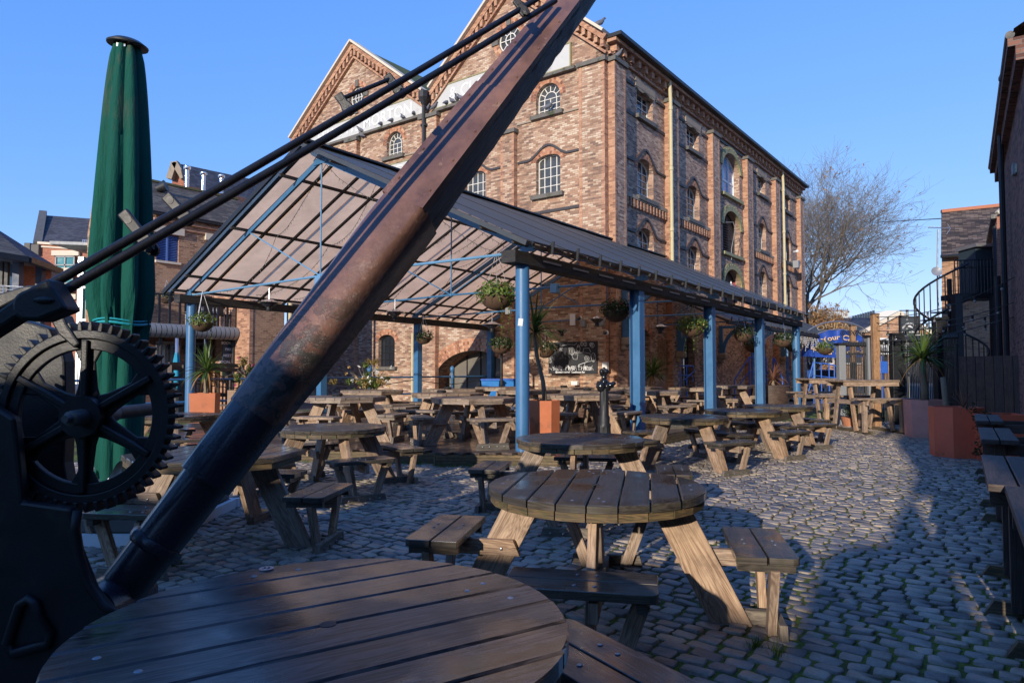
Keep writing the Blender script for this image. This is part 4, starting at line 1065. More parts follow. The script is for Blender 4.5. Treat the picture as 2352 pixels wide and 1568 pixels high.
for (x, y, lab) in ((5.30, 6.1, 'dark tall table in the middle of the row at the right wall'), (6.75, 8.3, 'dark tall table farthest along the right wall, beside the red planters'), (2.95, 2.45, 'dark tall table cut off by the lower right corner of the picture')):
    o = dup(t3, (x, y, 0), math.radians(56.6), lab)

# ================================================================ parasol (closed, green)
def parasol(name, lab, base, H_, wmax, wtop, zb, mat, tie=True, ex=.62, tz=.45, group=None, cap=True, n=64, folds=8, seed=1, cat='parasol'):
    root = thing(name, lab, cat, base, 0, group); rng = random.Random(seed); base = Vector(base)
    ph = [rng.random()*6 for _ in range(5)]
    mb = MB(); rows = 40; prof = []
    ztop = H_-.02; ztie = tz
    def rad(z):
        if z >= ztie:
            f = (z-ztie)/(ztop-ztie); 
            if f < .14: return (wmax*.80)+(wmax-wmax*.80)*math.sin(f/.14*PI/2)
            g = (f-.14)/.86; return wtop+(wmax-wtop)*(1-g)**ex
        f = (ztie-z)/(ztie-zb); return wmax*.80*(1-.22*math.sin(min(1, f*1.6)*PI)*0)+wmax*(-.10)*f
    vs = []; fs = []
    for i in range(rows+1):
        z = zb+(ztop-zb)*i/rows; r = rad(z)/2
        gather = max(0, 1-abs(z-ztie)/.35)
        for k in range(n):
            a = 2*PI*k/n
            fold = .5+.5*math.cos(folds*a+.5*math.sin(z*1.1+ph[0]))
            fold = fold**.5
            amp = .30+.08*math.sin(z*2+ph[1])
            fine = .035*math.sin(23*a+z*1.5+ph[2])*(.3+gather*2)
            rr = r*(1-amp*(1-fold)+fine)
            zz = z+(.10*math.cos(4*a+ph[3])*max(0, 1-(z-zb)/.3) if z < zb+.3 else 0)
            vs.append((base.x+rr*math.cos(a), base.y+rr*math.sin(a), zz))
    for i in range(rows):
        for k in range(n):
            k2 = (k+1) % n; fs.append((i*n+k, i*n+k2, (i+1)*n+k2, (i+1)*n+k))
    fs.append(tuple(rows*n+k for k in range(n)))
    mb.add(vs, fs); mb.build('canopy_cloth', mat, root, smooth=True, auto=50)
    mb = MB(); mb.tube([base, base+UP*(H_-.05)], .045, 12); mb.build('pole', galv, root, smooth=True)
    if cap:
        mb = MB(); A = Vector((.10, -.05, 1)); mb.lathe([(.001, .045), (.04, .05), (.12, .035), (.175, .0), (.172, -.015), (.03, .0)], base+UP*(H_-.02+.03), 24, A=A); cp_ = mb.build('cap', black, root, smooth=True, auto=40)
        mb = MB()
        for k in range(10):
            a = 2*PI*k/10; mb.box(base+Vector((.1*math.cos(a), .1*math.sin(a), H_-.02)), (.02, .03, .07))
        mb.build('cap_bracket', chrome, root)
    if tie:
        mb = MB(); pts = []
        for k in range(33):
            a = 2*PI*k/32; r = wmax*.80/2*.99; pts.append(base+Vector((r*math.cos(a), r*math.sin(a), ztie+.012*math.sin(a*3))))
        mb.tube(pts, .012, 6, caps=False); mb.tube([p+UP*.03 for p in pts], .008, 6, caps=False); mb.build('bungee_tie', surf('turquoise cord', (.02, .32, .36), .5), root)
    return root
pb = at(268, 1150, 6.2); pb.z = 0
zt = at(268, 745, 6.2).z; zl = at(268, 1078, 6.2).z; zh = at(287, 106, 6.2).z
gp = parasol('closed_parasol', 'tall closed dark green parasol tied with a turquoise cord', tuple(pb), zh, .58, .24, zl, green_f, tz=zt, seed=3)
mb = MB()
for (a, b) in ((-.42, -.42), (.42, -.42), (-.42, .42), (.42, .42)): mb.box(pb+Vector((a, b, .17)), (.6, .6, .1))
for (a, b) in ((-.40, -.42), (.43, -.40), (-.42, .44), (.42, .42)): mb.box(pb+Vector((a, b, .275)), (.58, .58, .09))
mb.build('base_slab', stone_d, gp, bevel=.01)
mb = MB()
for s in (-1, 1): mb.box(pb+Vector((0, s*.76, .06)), (1.6, .05, .12)); mb.box(pb+Vector((s*.76, 0, .06)), (.05, 1.5, .12))
mb.box(pb+UP*.3, (.16, .16, .6)); mb.build('base_frame', white, gp)

# ================================================================ crane
cr_root = thing('yard_crane', 'old black iron hand crane with long brown jib and toothed gear wheel', 'crane', (-2.2, 3.1, 0))
B0 = at(262, 1375, 2.95); B1 = at(1352, -40, 4.15)
bd = (B1-B0).normalized(); bl = (B1-B0).length
tocam = (Vector((0, 0, EYE))-(B0+B1)/2).normalized(); side0 = bd.cross(tocam).normalized()     # points lower right on screen
nrm0 = side0.cross(bd).normalized()
if side0.z > 0 and side0.x < 0: side0 = -side0
if nrm0.dot(tocam) < 0: nrm0 = -nrm0
rot = math.radians(-27)
# face A turned toward upper left, face B toward lower right
fa = (nrm0*math.cos(rot)-(-side0)*math.sin(rot)*-1).normalized()
fa = (nrm0*math.cos(math.radians(36))-side0*math.sin(math.radians(36))).normalized(); fb = (side0*math.cos(math.radians(36))+nrm0*math.sin(math.radians(36))).normalized()
def sect(w, c, n=8):       # square with cut corners in (fb, fa)
    h = w/2; return [(-h+c, -h), (h-c, -h), (h, -h+c), (h, h-c), (h-c, h), (-h+c, h), (-h, h-c), (-h, -h+c)]
def loft(mb, stations):    # list of (s, [(b,a)...])
    vs = []; fs = []; uvs = []
    for s, sec in stations: vs += [B0+bd*(s*bl)+fb*p[0]+fa*p[1] for p in sec]
    n = len(stations[0][1])
    for i in range(len(stations)-1):
        for k in range(n):
            k2 = (k+1) % n; fs.append((i*n+k, i*n+k2, (i+1)*n+k2, (i+1)*n+k)); s0 = stations[i][0]*bl; s1 = stations[i+1][0]*bl
            uvs.append([(s0, k*.08), (s0, k*.08+.08), (s1, k*.08+.08), (s1, k*.08)])
    fs.append(tuple(range(n))[::-1]); fs.append(tuple((len(stations)-1)*n+k for k in range(n))); uvs += [[(0, 0)]*n]*2
    mb.add(vs, fs, uvs)
def W(s): return float(np.interp(s, [0, .15, .3, .5, 1], [.195, .218, .235, .25, .165]))
mb = MB(); st = []
for k in range(13):
    s = .0+k/12*.16; st.append((s, sect(W(s)*.98, .066)))
loft(mb, st); mb.build('jib_foot', navyp, cr_root, smooth=True, auto=50)
def collar(s, extra, mat, ln=.012):
    mb = MB(); w = W(s)+extra; loft(mb, [(s-ln, sect(w-.01, w*.28)), (s-ln*.5, sect(w, w*.28)), (s+ln*.5, sect(w, w*.28)), (s+ln, sect(w-.01, w*.28))]); mb.build('jib_collar', mat, cr_root, smooth=True, auto=50)
collar(.062, .020, navyp, .006)
mb = MB(); st = []
for k in range(25):
    s = .14+k/24*.09; c = .060; st.append((s, sect(W(s)+.012, c)))
loft(mb, st); mb.build('jib_sleeve', navyp, cr_root, smooth=True, auto=50)
collar(.145, .012, navyp, .003)
mb = MB(); st = []
for k in range(15):
    s = .225+k/14*.31; f = (s-.225)/.31; st.append((s, sect(W(s)+.020-.002*f, .06-.04*f)))
loft(mb, st); mb.build('jib_sleeve', brownp, cr_root, smooth=True, auto=75)
# timber core with iron plates on the upper left face
mb = MB(); st = []
rr_ = random.Random(4)
for k in range(40):
    s = .50+k/39*.53; w = W(s)-.012; j = lambda: rr_.gauss(0, .0014); h = w/2
    st.append((s, [(-h+.01, -h*1.15), (h-.012+j(), -h*1.15+j()), (h+j(), -h*.75+j()), (h+j(), -h*.2+j()), (h+.003+j(), h*.3+j()), (h+j(), h*.72+j()), (h-.008+j(), h-.004), (-h+.01, h-.004)]))
loft(mb, st); mb.build('jib_timber', timber_c, cr_root, smooth=True, auto=30)
for a, b, e in ((.53, .74, .010), (.739, 1.03, .004)):
    mb = MB(); st = []
    for k in range(12):
        s = a+(b-a)*k/11; h = W(s)/2+e; st.append((s, [(-h, -h*.7), (-h, h), (h, h), (h, h*.62), (h-.006, h*.62), (h-.008, h-.01), (-h+.008, h-.01), (-h+.006, -h*.7)]))
    loft(mb, st); pl = mb.build('jib_plate', brownp, cr_root)
    mb = MB(); n = int((b-a)*bl/.22)
    for k in range(n):
        s = a+(b-a)*(k+.5)/n; h = W(s)/2+e
        for x in (-.78, .78): mb = MB(); mb.ball(B0+bd*(s*bl)+fb*(x*h)+fa*h, .009, 6, 4); mb.build('rivet', brownp, pl)
# tie rods
R1a = at(118, 668, 2.72); R1b = at(1262, -8, 3.98); R2a = at(140, 676, 2.74); R2b = at(1272, 4, 4.0)
R1a = at(95, 666, 2.35); R2a = at(120, 684, 2.35); R1b = at(1250, -12, 3.88); R2b = at(1276, 2, 3.9)
for a, b, r in ((R1a, R1b, .0175), (R2a, R2b, .018)):
    mb = MB(); pts = [a.lerp(b, k/24)+Vector((0, 0, -.012*math.sin(PI*k/24))) for k in range(25)]; mb.tube(pts, [r*(1-.12*k/24) for k in range(25)], 12); mb.build('tie_rod', crane_m, cr_root, smooth=True, auto=60)
# clamps across the rods
def clamp(xa, ya, xb, yb, D, w=.055):
    a = at(xa, ya, D); b = at(xb, yb, D); d = (b-a).normalized(); v = Vector((0, -1, 0)); u = d.cross(v).normalized()
    mb = MB(); ln = (b-a).length; h = w/2
    out = [(0, -h), (0, h), (ln*.45, h*.95), (ln*.62, h*1.25), (ln*.8, h*1.2), (ln*.93, h), (ln, h*.4), (ln, -h*.4), (ln*.93, -h), (ln*.8, -h*1.2), (ln*.62, -h*1.25), (ln*.45, -h*.95)]
    mb.prism(out, a, d, u, v, .012, .036); c = mb.build('rod_clamp', crane_m, cr_root, bevel=.006)
    mb = MB(); mb.lathe([(.001, 0), (.016, 0), (.016, .004), (.001, .004)], a+d*ln*.2+v*.034, 12, A=v); mb.build('bolt_hole', black, c)
    mb = MB(); mb.lathe([(.001, 0), (.022, 0), (.02, .022), (.001, .024)], a+d*ln*.86+v*.034, 6, A=v); mb.build('nut', crane_m, c)
    return a
clamp(290, 490, 368, 588, 2.66, .045); clamp(388, 452, 448, 518, 2.74, .045)
clamp(779, 222, 812, 268, 3.22, .045); clamp(890, 178, 930, 228, 3.36, .045); clamp(1184, 5, 1212, 44, 3.78, .045)
mb = MB(); mb.tube([at(783, 228, 3.2), at(893, 183, 3.33), at(905, 196, 3.35)], .011, 8); mb.build('spacer_rod', crane_m, cr_root, smooth=True, auto=60)
# frame: cheek plates as outlines in image-parallel planes
def plate(pts, D, t0, t1, name, mat, bev=.01, parent=cr_root, extra=None):
    P = [at(a, b, D) for a, b in pts]; mb = MB(); mb.prism([(p.x, p.z) for p in P], (0, D, 0), (1, 0, 0), UP, (0, 1, 0), t0, t1); return mb.build(name, mat, parent, bevel=bev)
def arcp(cx, cy, r, a0, a1, n=10): return [(cx+r*math.cos(math.radians(a0+(a1-a0)*k/n)), cy-r*math.sin(math.radians(a0+(a1-a0)*k/n))) for k in range(n+1)]
# front strap casting that ends in the rounded socket block
blk = [(66, 682), (128, 640), (164, 706), (100, 727)]
plate([(68, 668), (122, 640), (166, 712), (100, 738)]+arcp(76, 703, 36, 250, 110, 8), 2.30, -.03, .06, 'socket_block', crane_m, .012)
mb = MB(); A_ = at(100, 689, 2.268); mb.ball(A_, (.036, .012, .012), 10, 6); mb.build('slot', black, cr_root)
plate([(-170, 838), (66, 668), (100, 700), (40, 735), (-170, 870)], 2.36, -.02, .06, 'top_strap', crane_m, .012)
plate([(-60, 690), (60, 655), (84, 655), (82, 664), (-60, 740)], 2.95, 0, .08, 'top_strap', crane_m, .012)
plate([(118, 730), (150, 722), (160, 745), (190, 790), (176, 800), (140, 768)], 2.78, -.02, .05, 'pawl', crane_m, .008)
# cheek behind the gear
cheek = [(-260, 720), (-20, 735), (60, 735), (140, 760), (158, 830), (160, 960), (155, 1060), (172, 1160), (172, 1230), (182, 1300), (205, 1370), (250, 1420), (330, 1470), (360, 1640), (-300, 1640)]
plate(cheek, 3.02, -.03, .05, 'cheek_plate', crane_m, .01)
plate([(-260, 900), (-60, 900), (40, 960), (60, 1150), (170, 1165), (185, 1260), (220, 1350), (262, 1400), (350, 1440), (380, 1640), (-300, 1640)], 2.72, -.02, .03, 'cheek_plate', crane_m, .012)
mb = MB(); pts = [at(a, b, 2.71) for a, b in [(178, 1172), (172, 1215), (182, 1280), (205, 1345), (240, 1392), (300, 1430)]]; mb.tube(pts, .018, 8); mb.build('edge_moulding', crane_m, cr_root, smooth=True)
mb = MB(); pts = [at(a, b, 2.69) for a, b in [(16, 1478), (46, 1388), (66, 1374), (80, 1384), (88, 1415), (115, 1455), (112, 1478), (30, 1500), (16, 1478)]]; mb.tube(pts, .02, 8, caps=False); mb.build('cast_triangle', crane_m, cr_root, smooth=True)
mb = MB(); mb.add([at(a, b, 2.698) for a, b in [(24, 1476), (64, 1385), (106, 1470)]], [(0, 1, 2)]); mb.build('recess', black, cr_root)
# jib foot bearing
mb = MB(); q = B0-bd*.02; mb.tube([q-Vector((.0, .16, 0)), q+Vector((0, .16, 0))], .12, 20); mb.build('jib_pivot', navyp, cr_root, smooth=True, auto=40)
# big gear
GC = at(200, 955, 2.80); GR = abs(at(200, 955, 2.80).z-at(200, 1146, 2.80).z)
def gear(C, R, rim, teeth, th, spokes, hubr, name, y0, tl=.052, ang=.0, hub=True):
    gx_ = Vector((1, 0, 0)); v = Vector((0, 1, 0)); mb = MB()
    def ring(ro, ri, ya, yb):
        vs = []; fs = []; m = 96
        for (r, yy) in ((ro, ya), (ro, yb), (ri, yb), (ri, ya)):
            for k in range(m): a = 2*PI*k/m; vs.append(C+Vector((r*math.cos(a), y0+yy, r*math.sin(a))))
        for j in range(4):
            for k in range(m):
                k2 = (k+1) % m; j2 = (j+1) % 4; fs.append((j*m+k, j2*m+k, j2*m+k2, j*m+k2))
        mb.add(vs, fs)
    ring(R, R-rim*.45, 0, th); ring(R-rim*.45, R-rim, th*.25, th*.75)
    for k in range(teeth):
        a = 2*PI*k/teeth+ang; ra = Vector((math.cos(a), 0, math.sin(a))); ta = Vector((-math.sin(a), 0, math.cos(a))); pw = 2*PI*R/teeth
        h = pw*.25; mb.prism([(-.005, -h), (tl*.5, -h*.88), (tl*.88, -h*.66), (tl, -h*.4), (tl, h*.4), (tl*.88, h*.66), (tl*.5, h*.88), (-.005, h)], C+ra*R+Vector((0, y0, 0)), ra, ta, v, -.002, th+.002)
    g = mb.build(name, crane_m, cr_root, bevel=.004)
    for k in range(spokes):
        mb = MB(); a = 2*PI*k/spokes+PI/2; ra = Vector((math.cos(a), 0, math.sin(a))); ta = Vector((-math.sin(a), 0, math.cos(a)))
        ri = R-rim*.6; w0 = .03; w1 = .03
        out = [(hubr*.6, -.06), (hubr*1.4, -.04), (ri*.72, -.03), (ri*.88, -.055), (ri, -.12), (ri, .12), (ri*.88, .055), (ri*.72, .03), (hubr*1.4, .04), (hubr*.6, .06)]
        mb.prism(out, C+Vector((0, y0, 0)), ra, ta, v, th*.45, th*.7); mb.bar(C+ra*hubr*.7+Vector((0, y0+th*.25, 0)), C+ra*ri*1.02+Vector((0, y0+th*.25, 0)), .028, th*.6, up=v)
        mb.build('spoke', crane_m, g, bevel=.006)
    if hub:
        mb = MB(); mb.lathe([(.001, -.02), (hubr*.98, -.02), (hubr, -.008), (hubr, th), (.001, th)], C+Vector((0, y0, 0)), 32, A=Vector((0, 1, 0))); mb.build('hub', crane_m, g, smooth=True, auto=40)
        mb = MB(); mb.lathe([(.001, -.13), (.014, -.13), (.016, -.10), (.030, -.095), (.034, -.02), (.034, .2), (.001, .2)], C+Vector((.012, y0, -.002)), 14, A=Vector((0, 1, 0))); mb.build('axle', surf('worn axle steel', (.12, .12, .12), .5, metal=.4, var=.6, sc=30, col2=(.3, .12, .1), fac2=(.6, .7)), g, smooth=True, auto=50)
    return g
gear(GC, GR*1.04, .078, 54, .055, 6, .085, 'gear_wheel', -.03, tl=.036)
mb = MB(); q = GC; mb.tube([q+Vector((0, -.02, 0)), q+Vector((0, .5, 0))], .03, 12); mb.build('axle', crane_m, cr_root, smooth=True, auto=40)
# ================================================================ left background buildings
def nb(px, py, n): return onp(px, py, N2*n, N2)
def sheet(pts, name, mat, par): mb = MB(); mb.add(pts, [tuple(range(len(pts)))]); return mb.build(name, mat, par)
NB = -24.0
b0 = nb(352, 500, NB); b1 = nb(656, 520, NB); ez = nb(450, 508, NB).z; u0, u1 = b0.dot(L2), b1.dot(L2)
OB = N2*NB; BF = Fr(OB, L2, N2)
bb = thing('brown_brick_building', 'brown brick building with mossy slate roof and blue louvres across the canal', 'building', tuple(BF.p((u0+u1)/2, 0)))
def bu(px, py): p = nb(px, py, NB); return p.dot(L2), p.z
lv = []
for (xa, ya, xb, yb) in ((360, 538, 410, 603), (479, 551, 527, 606), (598, 564, 630, 612)):
    ua, za = bu(xa, ya); ub, zb = bu(xb, yb); lv.append((ua, ub, bu(xb, yb)[1], bu(xb, (ya+4) if xb != xa else ya)[1]))
lv = [(a, b, lv[0][2], lv[0][3]) for a, b, c, d in lv]
zb_ = 2.75
wall(BF, [(u0, zb_), (u1, zb_), (u1, ez), (u0, ez)], [[(a, c), (b, c), (b, d), (a, d)][::-1] for a, b, c, d in lv], .35, 'wall', b_brown, bb)
for a, b, c, d in lv:
    mb = MB(); n = 16
    for k in range(n): mb.box(BF.p((a+b)/2, c+(d-c)*(k+.5)/n, -.1), (b-a, .12, .015), BF.R() @ Matrix.Rotation(-.7, 3, 'X'))
    mb.box(BF.p((a+b)/2, (c+d)/2, -.06), (.06, .05, d-c), BF.R())
    lo = mb.build('louvre', louvre_b, bb)
    mb = MB(); mb.box(BF.p((a+b)/2, d+.13, .0), (b-a+.3, .2, .24), BF.R()); mb.build('lintel', cream, lo)
    mb = MB(); mb.box(BF.p((a+b)/2, c-.05, .0), (b-a+.1, .2, .08), BF.R()); mb.build('sill', cream, lo)
    sheet([BF.p(a, c, -.3), BF.p(b, c, -.3), BF.p(b, d, -.3), BF.p(a, d, -.3)], 'backing', black, lo)
mb = MB(); mb.box(BF.p((u0+u1)/2, ez-.18, .05), (u1-u0, .1, .08), BF.R()); mb.box(BF.p((u0+u1)/2, ez-.4, .03), (u1-u0, .06, .06), BF.R()); mb.build('brick_course', b_edge, bb)
mb = MB(); mb.box(BF.p((u0+u1)/2, ez+.02, .14), (u1-u0+.4, .16, .12), BF.R()); mb.build('gutter', black, bb)
ridge = 2.35; dp = 4.6
mb = MB(); A = BF.p(u0-.3, ez+.05, .25); B = BF.p(u1+.6, ez+.05, .25); C_ = BF.p(u1+.6, ez+ridge, -dp); D_ = BF.p(u0+1.3, ez+ridge, -dp); mb.add([A, B, C_, D_], [(0, 1, 2, 3)]); mb.add([D_, C_, BF.p(u1+.6, ez+1.6, -dp-.8), BF.p(u0+1.3, ez+1.6, -dp-.8)], [(0, 1, 2, 3)]); mb.build('roof', slate_moss, bb)
mb = MB(); mb.bar(D_+UP*.03, C_+UP*.03, .2, .08); mb.build('ridge_tile', surf('mossy ridge', (.11, .11, .05), .95, var=.5), bb)
mb = MB(); mb.quad(BF.p(u0, 0, -dp-.8), BF.p(u1, 0, -dp-.8), BF.p(u1, ez, -dp-.8), BF.p(u0, ez, -dp-.8)); mb.add([BF.p(u1, 0, 0), BF.p(u1, ez, 0), BF.p(u1, ez+ridge, -dp), BF.p(u1, ez, -dp-.8), BF.p(u1, 0, -dp-.8)], [(0, 1, 2, 3, 4)]); mb.add([BF.p(u0, 0, 0), BF.p(u0, ez, 0), BF.p(u0, ez+ridge, -dp), BF.p(u0, ez, -dp-.8), BF.p(u0, 0, -dp-.8)], [(0, 1, 2, 3, 4)]); mb.build('rear_wall', b_brown, bb)
# flue pipes on the roof
def roofat(px, py):   # point on roof plane
    nrm = (B-A).cross(D_-A).normalized(); return onp(px, py, A, nrm)
for px, py, h in ((429, 430, .95), (467, 433, .75), (508, 440, .8)):
    q = roofat(px, py); mb = MB(); mb.lathe([(.09, -.1), (.09, h*.8), (.13, h*.8), (.15, h*.86), (.15, h*.95), (.08, h), (.001, h)], q, 14); mb.build('flue', chrome, bb, smooth=True, auto=40)
q = roofat(360, 440); mb = MB(); mb.lathe([(.001, 0), (.14, .05), (.2, .3), (.24, .42), (.001, .4)], q+UP*.1-N2*.1, 16, A=Vector((.9, .1, .35))); mb.build('roof_cowl', black, bb, smooth=True, auto=50)
# terrace, undercroft
NT = -22.2; TF = Fr(N2*NT, L2, N2)
def tu(px, py): p = nb(px, py, NT); return p.dot(L2), p.z
ta, _ = tu(262, 780); tb, tz_ = tu(562, 766); 
mb = MB(); mb.box(TF.p((ta+tb)/2, tz_+.12, -.9), (tb-ta, 1.9, .12), TF.R()); mb.build('terrace_slab', grey_m, bb)
mb = MB(); m = 26
for k in range(m):
    a = ta+(tb-ta)*k/m; b = ta+(tb-ta)*(k+1)/m-.03; mb.tube([TF.p(a, tz_-.02, .02), TF.p(b, tz_-.02, .02)], .23, 12)
mb.build('terrace_beam', grey_m, bb, smooth=True, auto=40)
mb = MB()
for z in (tz_+1.15, tz_+.4, tz_+.6, tz_+.8, tz_+.98): mb.tube([TF.p(ta, z, 0), TF.p(tb, z, 0)], .03 if z > tz_+1.1 else .008, 6)
mb.build('railing', black, bb)
for k in range(14):
    x = ta+(tb-ta)*k/13; mb = MB(); mb.box(TF.p(x, tz_+.66, 0), (.07, .04, 1.0), TF.R()); mb.build('railing_post', black, bb)
# terrace chairs
for k, (x) in enumerate((.35, .5, .72, .84, .93)):
    u = ta+(tb-ta)*(.45+.55*x); c0 = TF.p(u, tz_+.2, -.55); ch = thing('terrace_chair', ['dark mesh chair at the left end of the terrace', 'dark mesh chair left of the middle terrace table', 'dark mesh chair near the shiny duct on the terrace', 'dark mesh chair second from the brick pier on the terrace', 'dark mesh chair beside the brick pier on the terrace'][k], 'chair', tuple(c0), 0, 'dark chairs on the terrace')
    mb = MB(); mb.box(c0+UP*.45, (.5, .5, .04), TF.R()); mb.build('seat', black, ch)
    mb = MB(); mb.box(c0+UP*.75+N2*-.2, (.5, .03, .5), TF.R()); mb.build('backrest', black, ch)
    for a in (-.2, .2):
        for b in (-.2, .2): mb = MB(); mb.tube([c0+L2*a+N2*b, c0+L2*a+N2*b+UP*.66], .016, 6); mb.build('leg', galv, ch)
mb = MB(); q = nb(477, 742, NB+.3); mb.tube([q-UP*1.5, q+UP*.9], .2, 16); q2 = nb(435, 742, NB+.3); mb.tube([q2-UP*1.5, q2+UP*.8], .07, 10); mb.build('steel_duct', chrome, bb, smooth=True, auto=40)
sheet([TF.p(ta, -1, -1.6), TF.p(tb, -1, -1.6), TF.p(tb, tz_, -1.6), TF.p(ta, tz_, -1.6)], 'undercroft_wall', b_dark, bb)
for px in (430, 505):
    a, _ = tu(px-22, 830); b, _ = tu(px+22, 830); mb = MB(); mb.box(TF.p((a+b)/2, 1.25, -1.5), (b-a, .06, 2.3), TF.R()); d_ = mb.build('glazed_door', grey_m, bb)
    for s in (-.26, .26): mb = MB(); mb.box(TF.p((a+b)/2+s*(b-a), 1.3, -1.46), ((b-a)*.40, .03, 2.0), TF.R()); mb.build('glass', glass_d, d_)
for px in (300, 372, 415, 480, 540):
    mb = MB(); a, _ = tu(px, 820); mb.tube([TF.p(a, -.5, -.1), TF.p(a, tz_-.2, -.1)], .05, 8); mb.build('terrace_column', black, bb)
a, z = tu(541, 812)
so_ = thing('event_board', 'dark board with pale lettering beside the glazed doors under the terrace', 'sign', tuple(TF.p(a, .3, -.3)))
mb = MB(); mb.box(TF.p(a, 1.75, -.3), (.62, .05, 1.6), TF.R()); sb = mb.build('board', surf('slate blue board', (.03, .05, .07), .6), so_)
for i, tx in enumerate(('BOOK YOUR', 'PARTIES', 'MEETINGS', 'SOCIAL EVENTS', 'CONFERENCE')): put_text(tx, .13, TF.p(a, 2.36-i*.22, -.27), L2, UP, letter_w, so_, bold=.003)
for s in (-1, 1): mb = MB(); mb.box(TF.p(a+s*.28, .6, -.3), (.04, .05, .9), TF.R()); mb.build('leg', black, so_)
# brick pier at the right end of the terrace
NPp = -21.4; PFm = Fr(N2*NPp, L2, N2); pa = nb(574, 700, NPp).dot(L2); pb_ = nb(652, 720, NPp).dot(L2); pz = nb(600, 690, NPp).z
pr = thing('brick_pier', 'square brown brick block at the end of the terrace with orange edge', 'building', tuple(PFm.p((pa+pb_)/2, 0)))
mb = MB(); mb.box(PFm.p((pa+pb_)/2, 2.2, -1.3), (pb_-pa, 2.6, 5.4), PFm.R()); mb.build('wall', b_brown, pr)
mb = MB(); mb.box(PFm.p(pa+.05, 2.2, -1.29), (.13, 2.62, 5.38), PFm.R()); mb.build('brick_edge', b_edge, pr)
mb = MB(); mb.tube([PFm.p(pb_+.2, -.5, .1), PFm.p(pb_+.2, 5, .1)], .07, 10); mb.build('rain_pipe', pipe_y, pr)
# globe lamp, white sensor box, small hanging basket on the brown wall
q = nb(419, 636, NB+.5); gl_ = thing('globe_lamp', 'round frosted globe lamp on a black bracket on the brown wall', 'lamp', tuple(q))
mb = MB(); mb.ball(q, .19, 16, 10); mb.build('globe', surf('frosted globe', (.36, .36, .35), .15, bump=0), gl_, smooth=True)
mb = MB(); mb.tube([q-UP*.18, q-UP*.45, q-UP*.5-N2*.45], .025, 6); mb.build('bracket', black, gl_)
q = nb(411, 658, NB+.3); mb = MB(); mb.box(q, (.32, .2, .18), TF.R()); tag(mb.build('sensor_box', white), 'small white box on the brown wall below the globe lamp', 'sensor box')

# red brick building with slate roof, far left, and green glass tower
RB = 46.0
rb = thing('red_brick_building', 'red brick building with teal windows and stone gable coping behind the parasol', 'building', tuple(at(150, 850, RB)))
def rp(px, py, D=RB, dd=0): return at(px, py, D)
sheet([rp(89, 880), rp(340, 880), rp(340, 577), rp(89, 560)], 'wall', b_red, rb)
mb = MB(); mb.bar(rp(89, 558), rp(340, 575), .3, .16); mb.bar(rp(89, 566), rp(340, 583), .2, .1); mb.build('eave_band', cream, rb)
sheet([rp(88, 558), rp(345, 577), at(345, 512, RB+7), at(97, 494, RB+7)], 'roof', slate, rb)
mb = MB(); a = rp(86, 563); b = at(99, 490, RB+7); mb.bar(a, b, .5, .45); mb.bar(a-UP*.7, a, .5, .5, up=Vector((0, 1, 0))); mb.build('gable_coping', stone_d, rb)
for (x0, y0, x1, y1) in ((131, 590, 172, 628), (130, 630, 168, 672), (128, 690, 166, 702), (215, 600, 250, 640)):
    A1, B1_ = at(x0, y0, RB-.1), at(x1, y1, RB-.1); cx_, cz = (A1.x+B1_.x)/2, (A1.z+B1_.z)/2; w_, h_ = abs(B1_.x-A1.x), abs(A1.z-B1_.z)
    mb = MB(); mb.box((cx_, RB-.12, cz), (w_, .1, h_)); wo = mb.build('window', glass_t, rb)
    mb = MB()
    for x in (-.5, 0, .5): mb.box((cx_+x*w_, RB-.2, cz), (.08, .08, h_))
    for z in (-.5, 0, .5): mb.box((cx_, RB-.2, cz+z*h_), (w_, .08, .08))
    mb.build('frame', grey_m, wo)
    mb = MB(); mb.box((cx_, RB-.15, cz+h_/2+.25), (w_+.6, .2, .35)); mb.build('lintel', cream, wo)
gt_ = thing('glazed_stair_tower', 'pale green glazed stair tower with a flat overhanging roof behind the parasol', 'building', tuple(at(200, 850, 44)))
A1 = at(183, 590, 44); B1_ = at(345, 880, 44); mb = MB(); mb.box(((A1.x+B1_.x)/2, 45.5, (A1.z+B1_.z)/2), (B1_.x-A1.x, 3, A1.z-B1_.z)); mb.build('glazing', copper, gt_)
mb = MB()
for px in (180, 187, 345): q = at(px, 735, 43.9); mb.box((q.x, 43.9, q.z), (.14, .14, 8.2))
for py in (600, 660, 735, 800): q0 = at(180, py, 43.9); q1 = at(345, py, 43.9); mb.bar(q0, q1, .12, .12)
mb.build('mullion', galv, gt_)
mb = MB(); A1 = at(162, 570, 43.6); B1_ = at(350, 577, 43.6); mb.bar(A1, B1_, 4, .18); mb.build('roof', grey_m, gt_)
mb = MB()
for k in range(4): q = at(190+k*4, 560, 43.6); mb.tube([q-UP*.5, q+UP*.25], .03, 5)
mb.tube([at(189, 551, 43.6), at(205, 552, 43.6)], .03, 5); mb.build('roof_railing', galv, gt_)
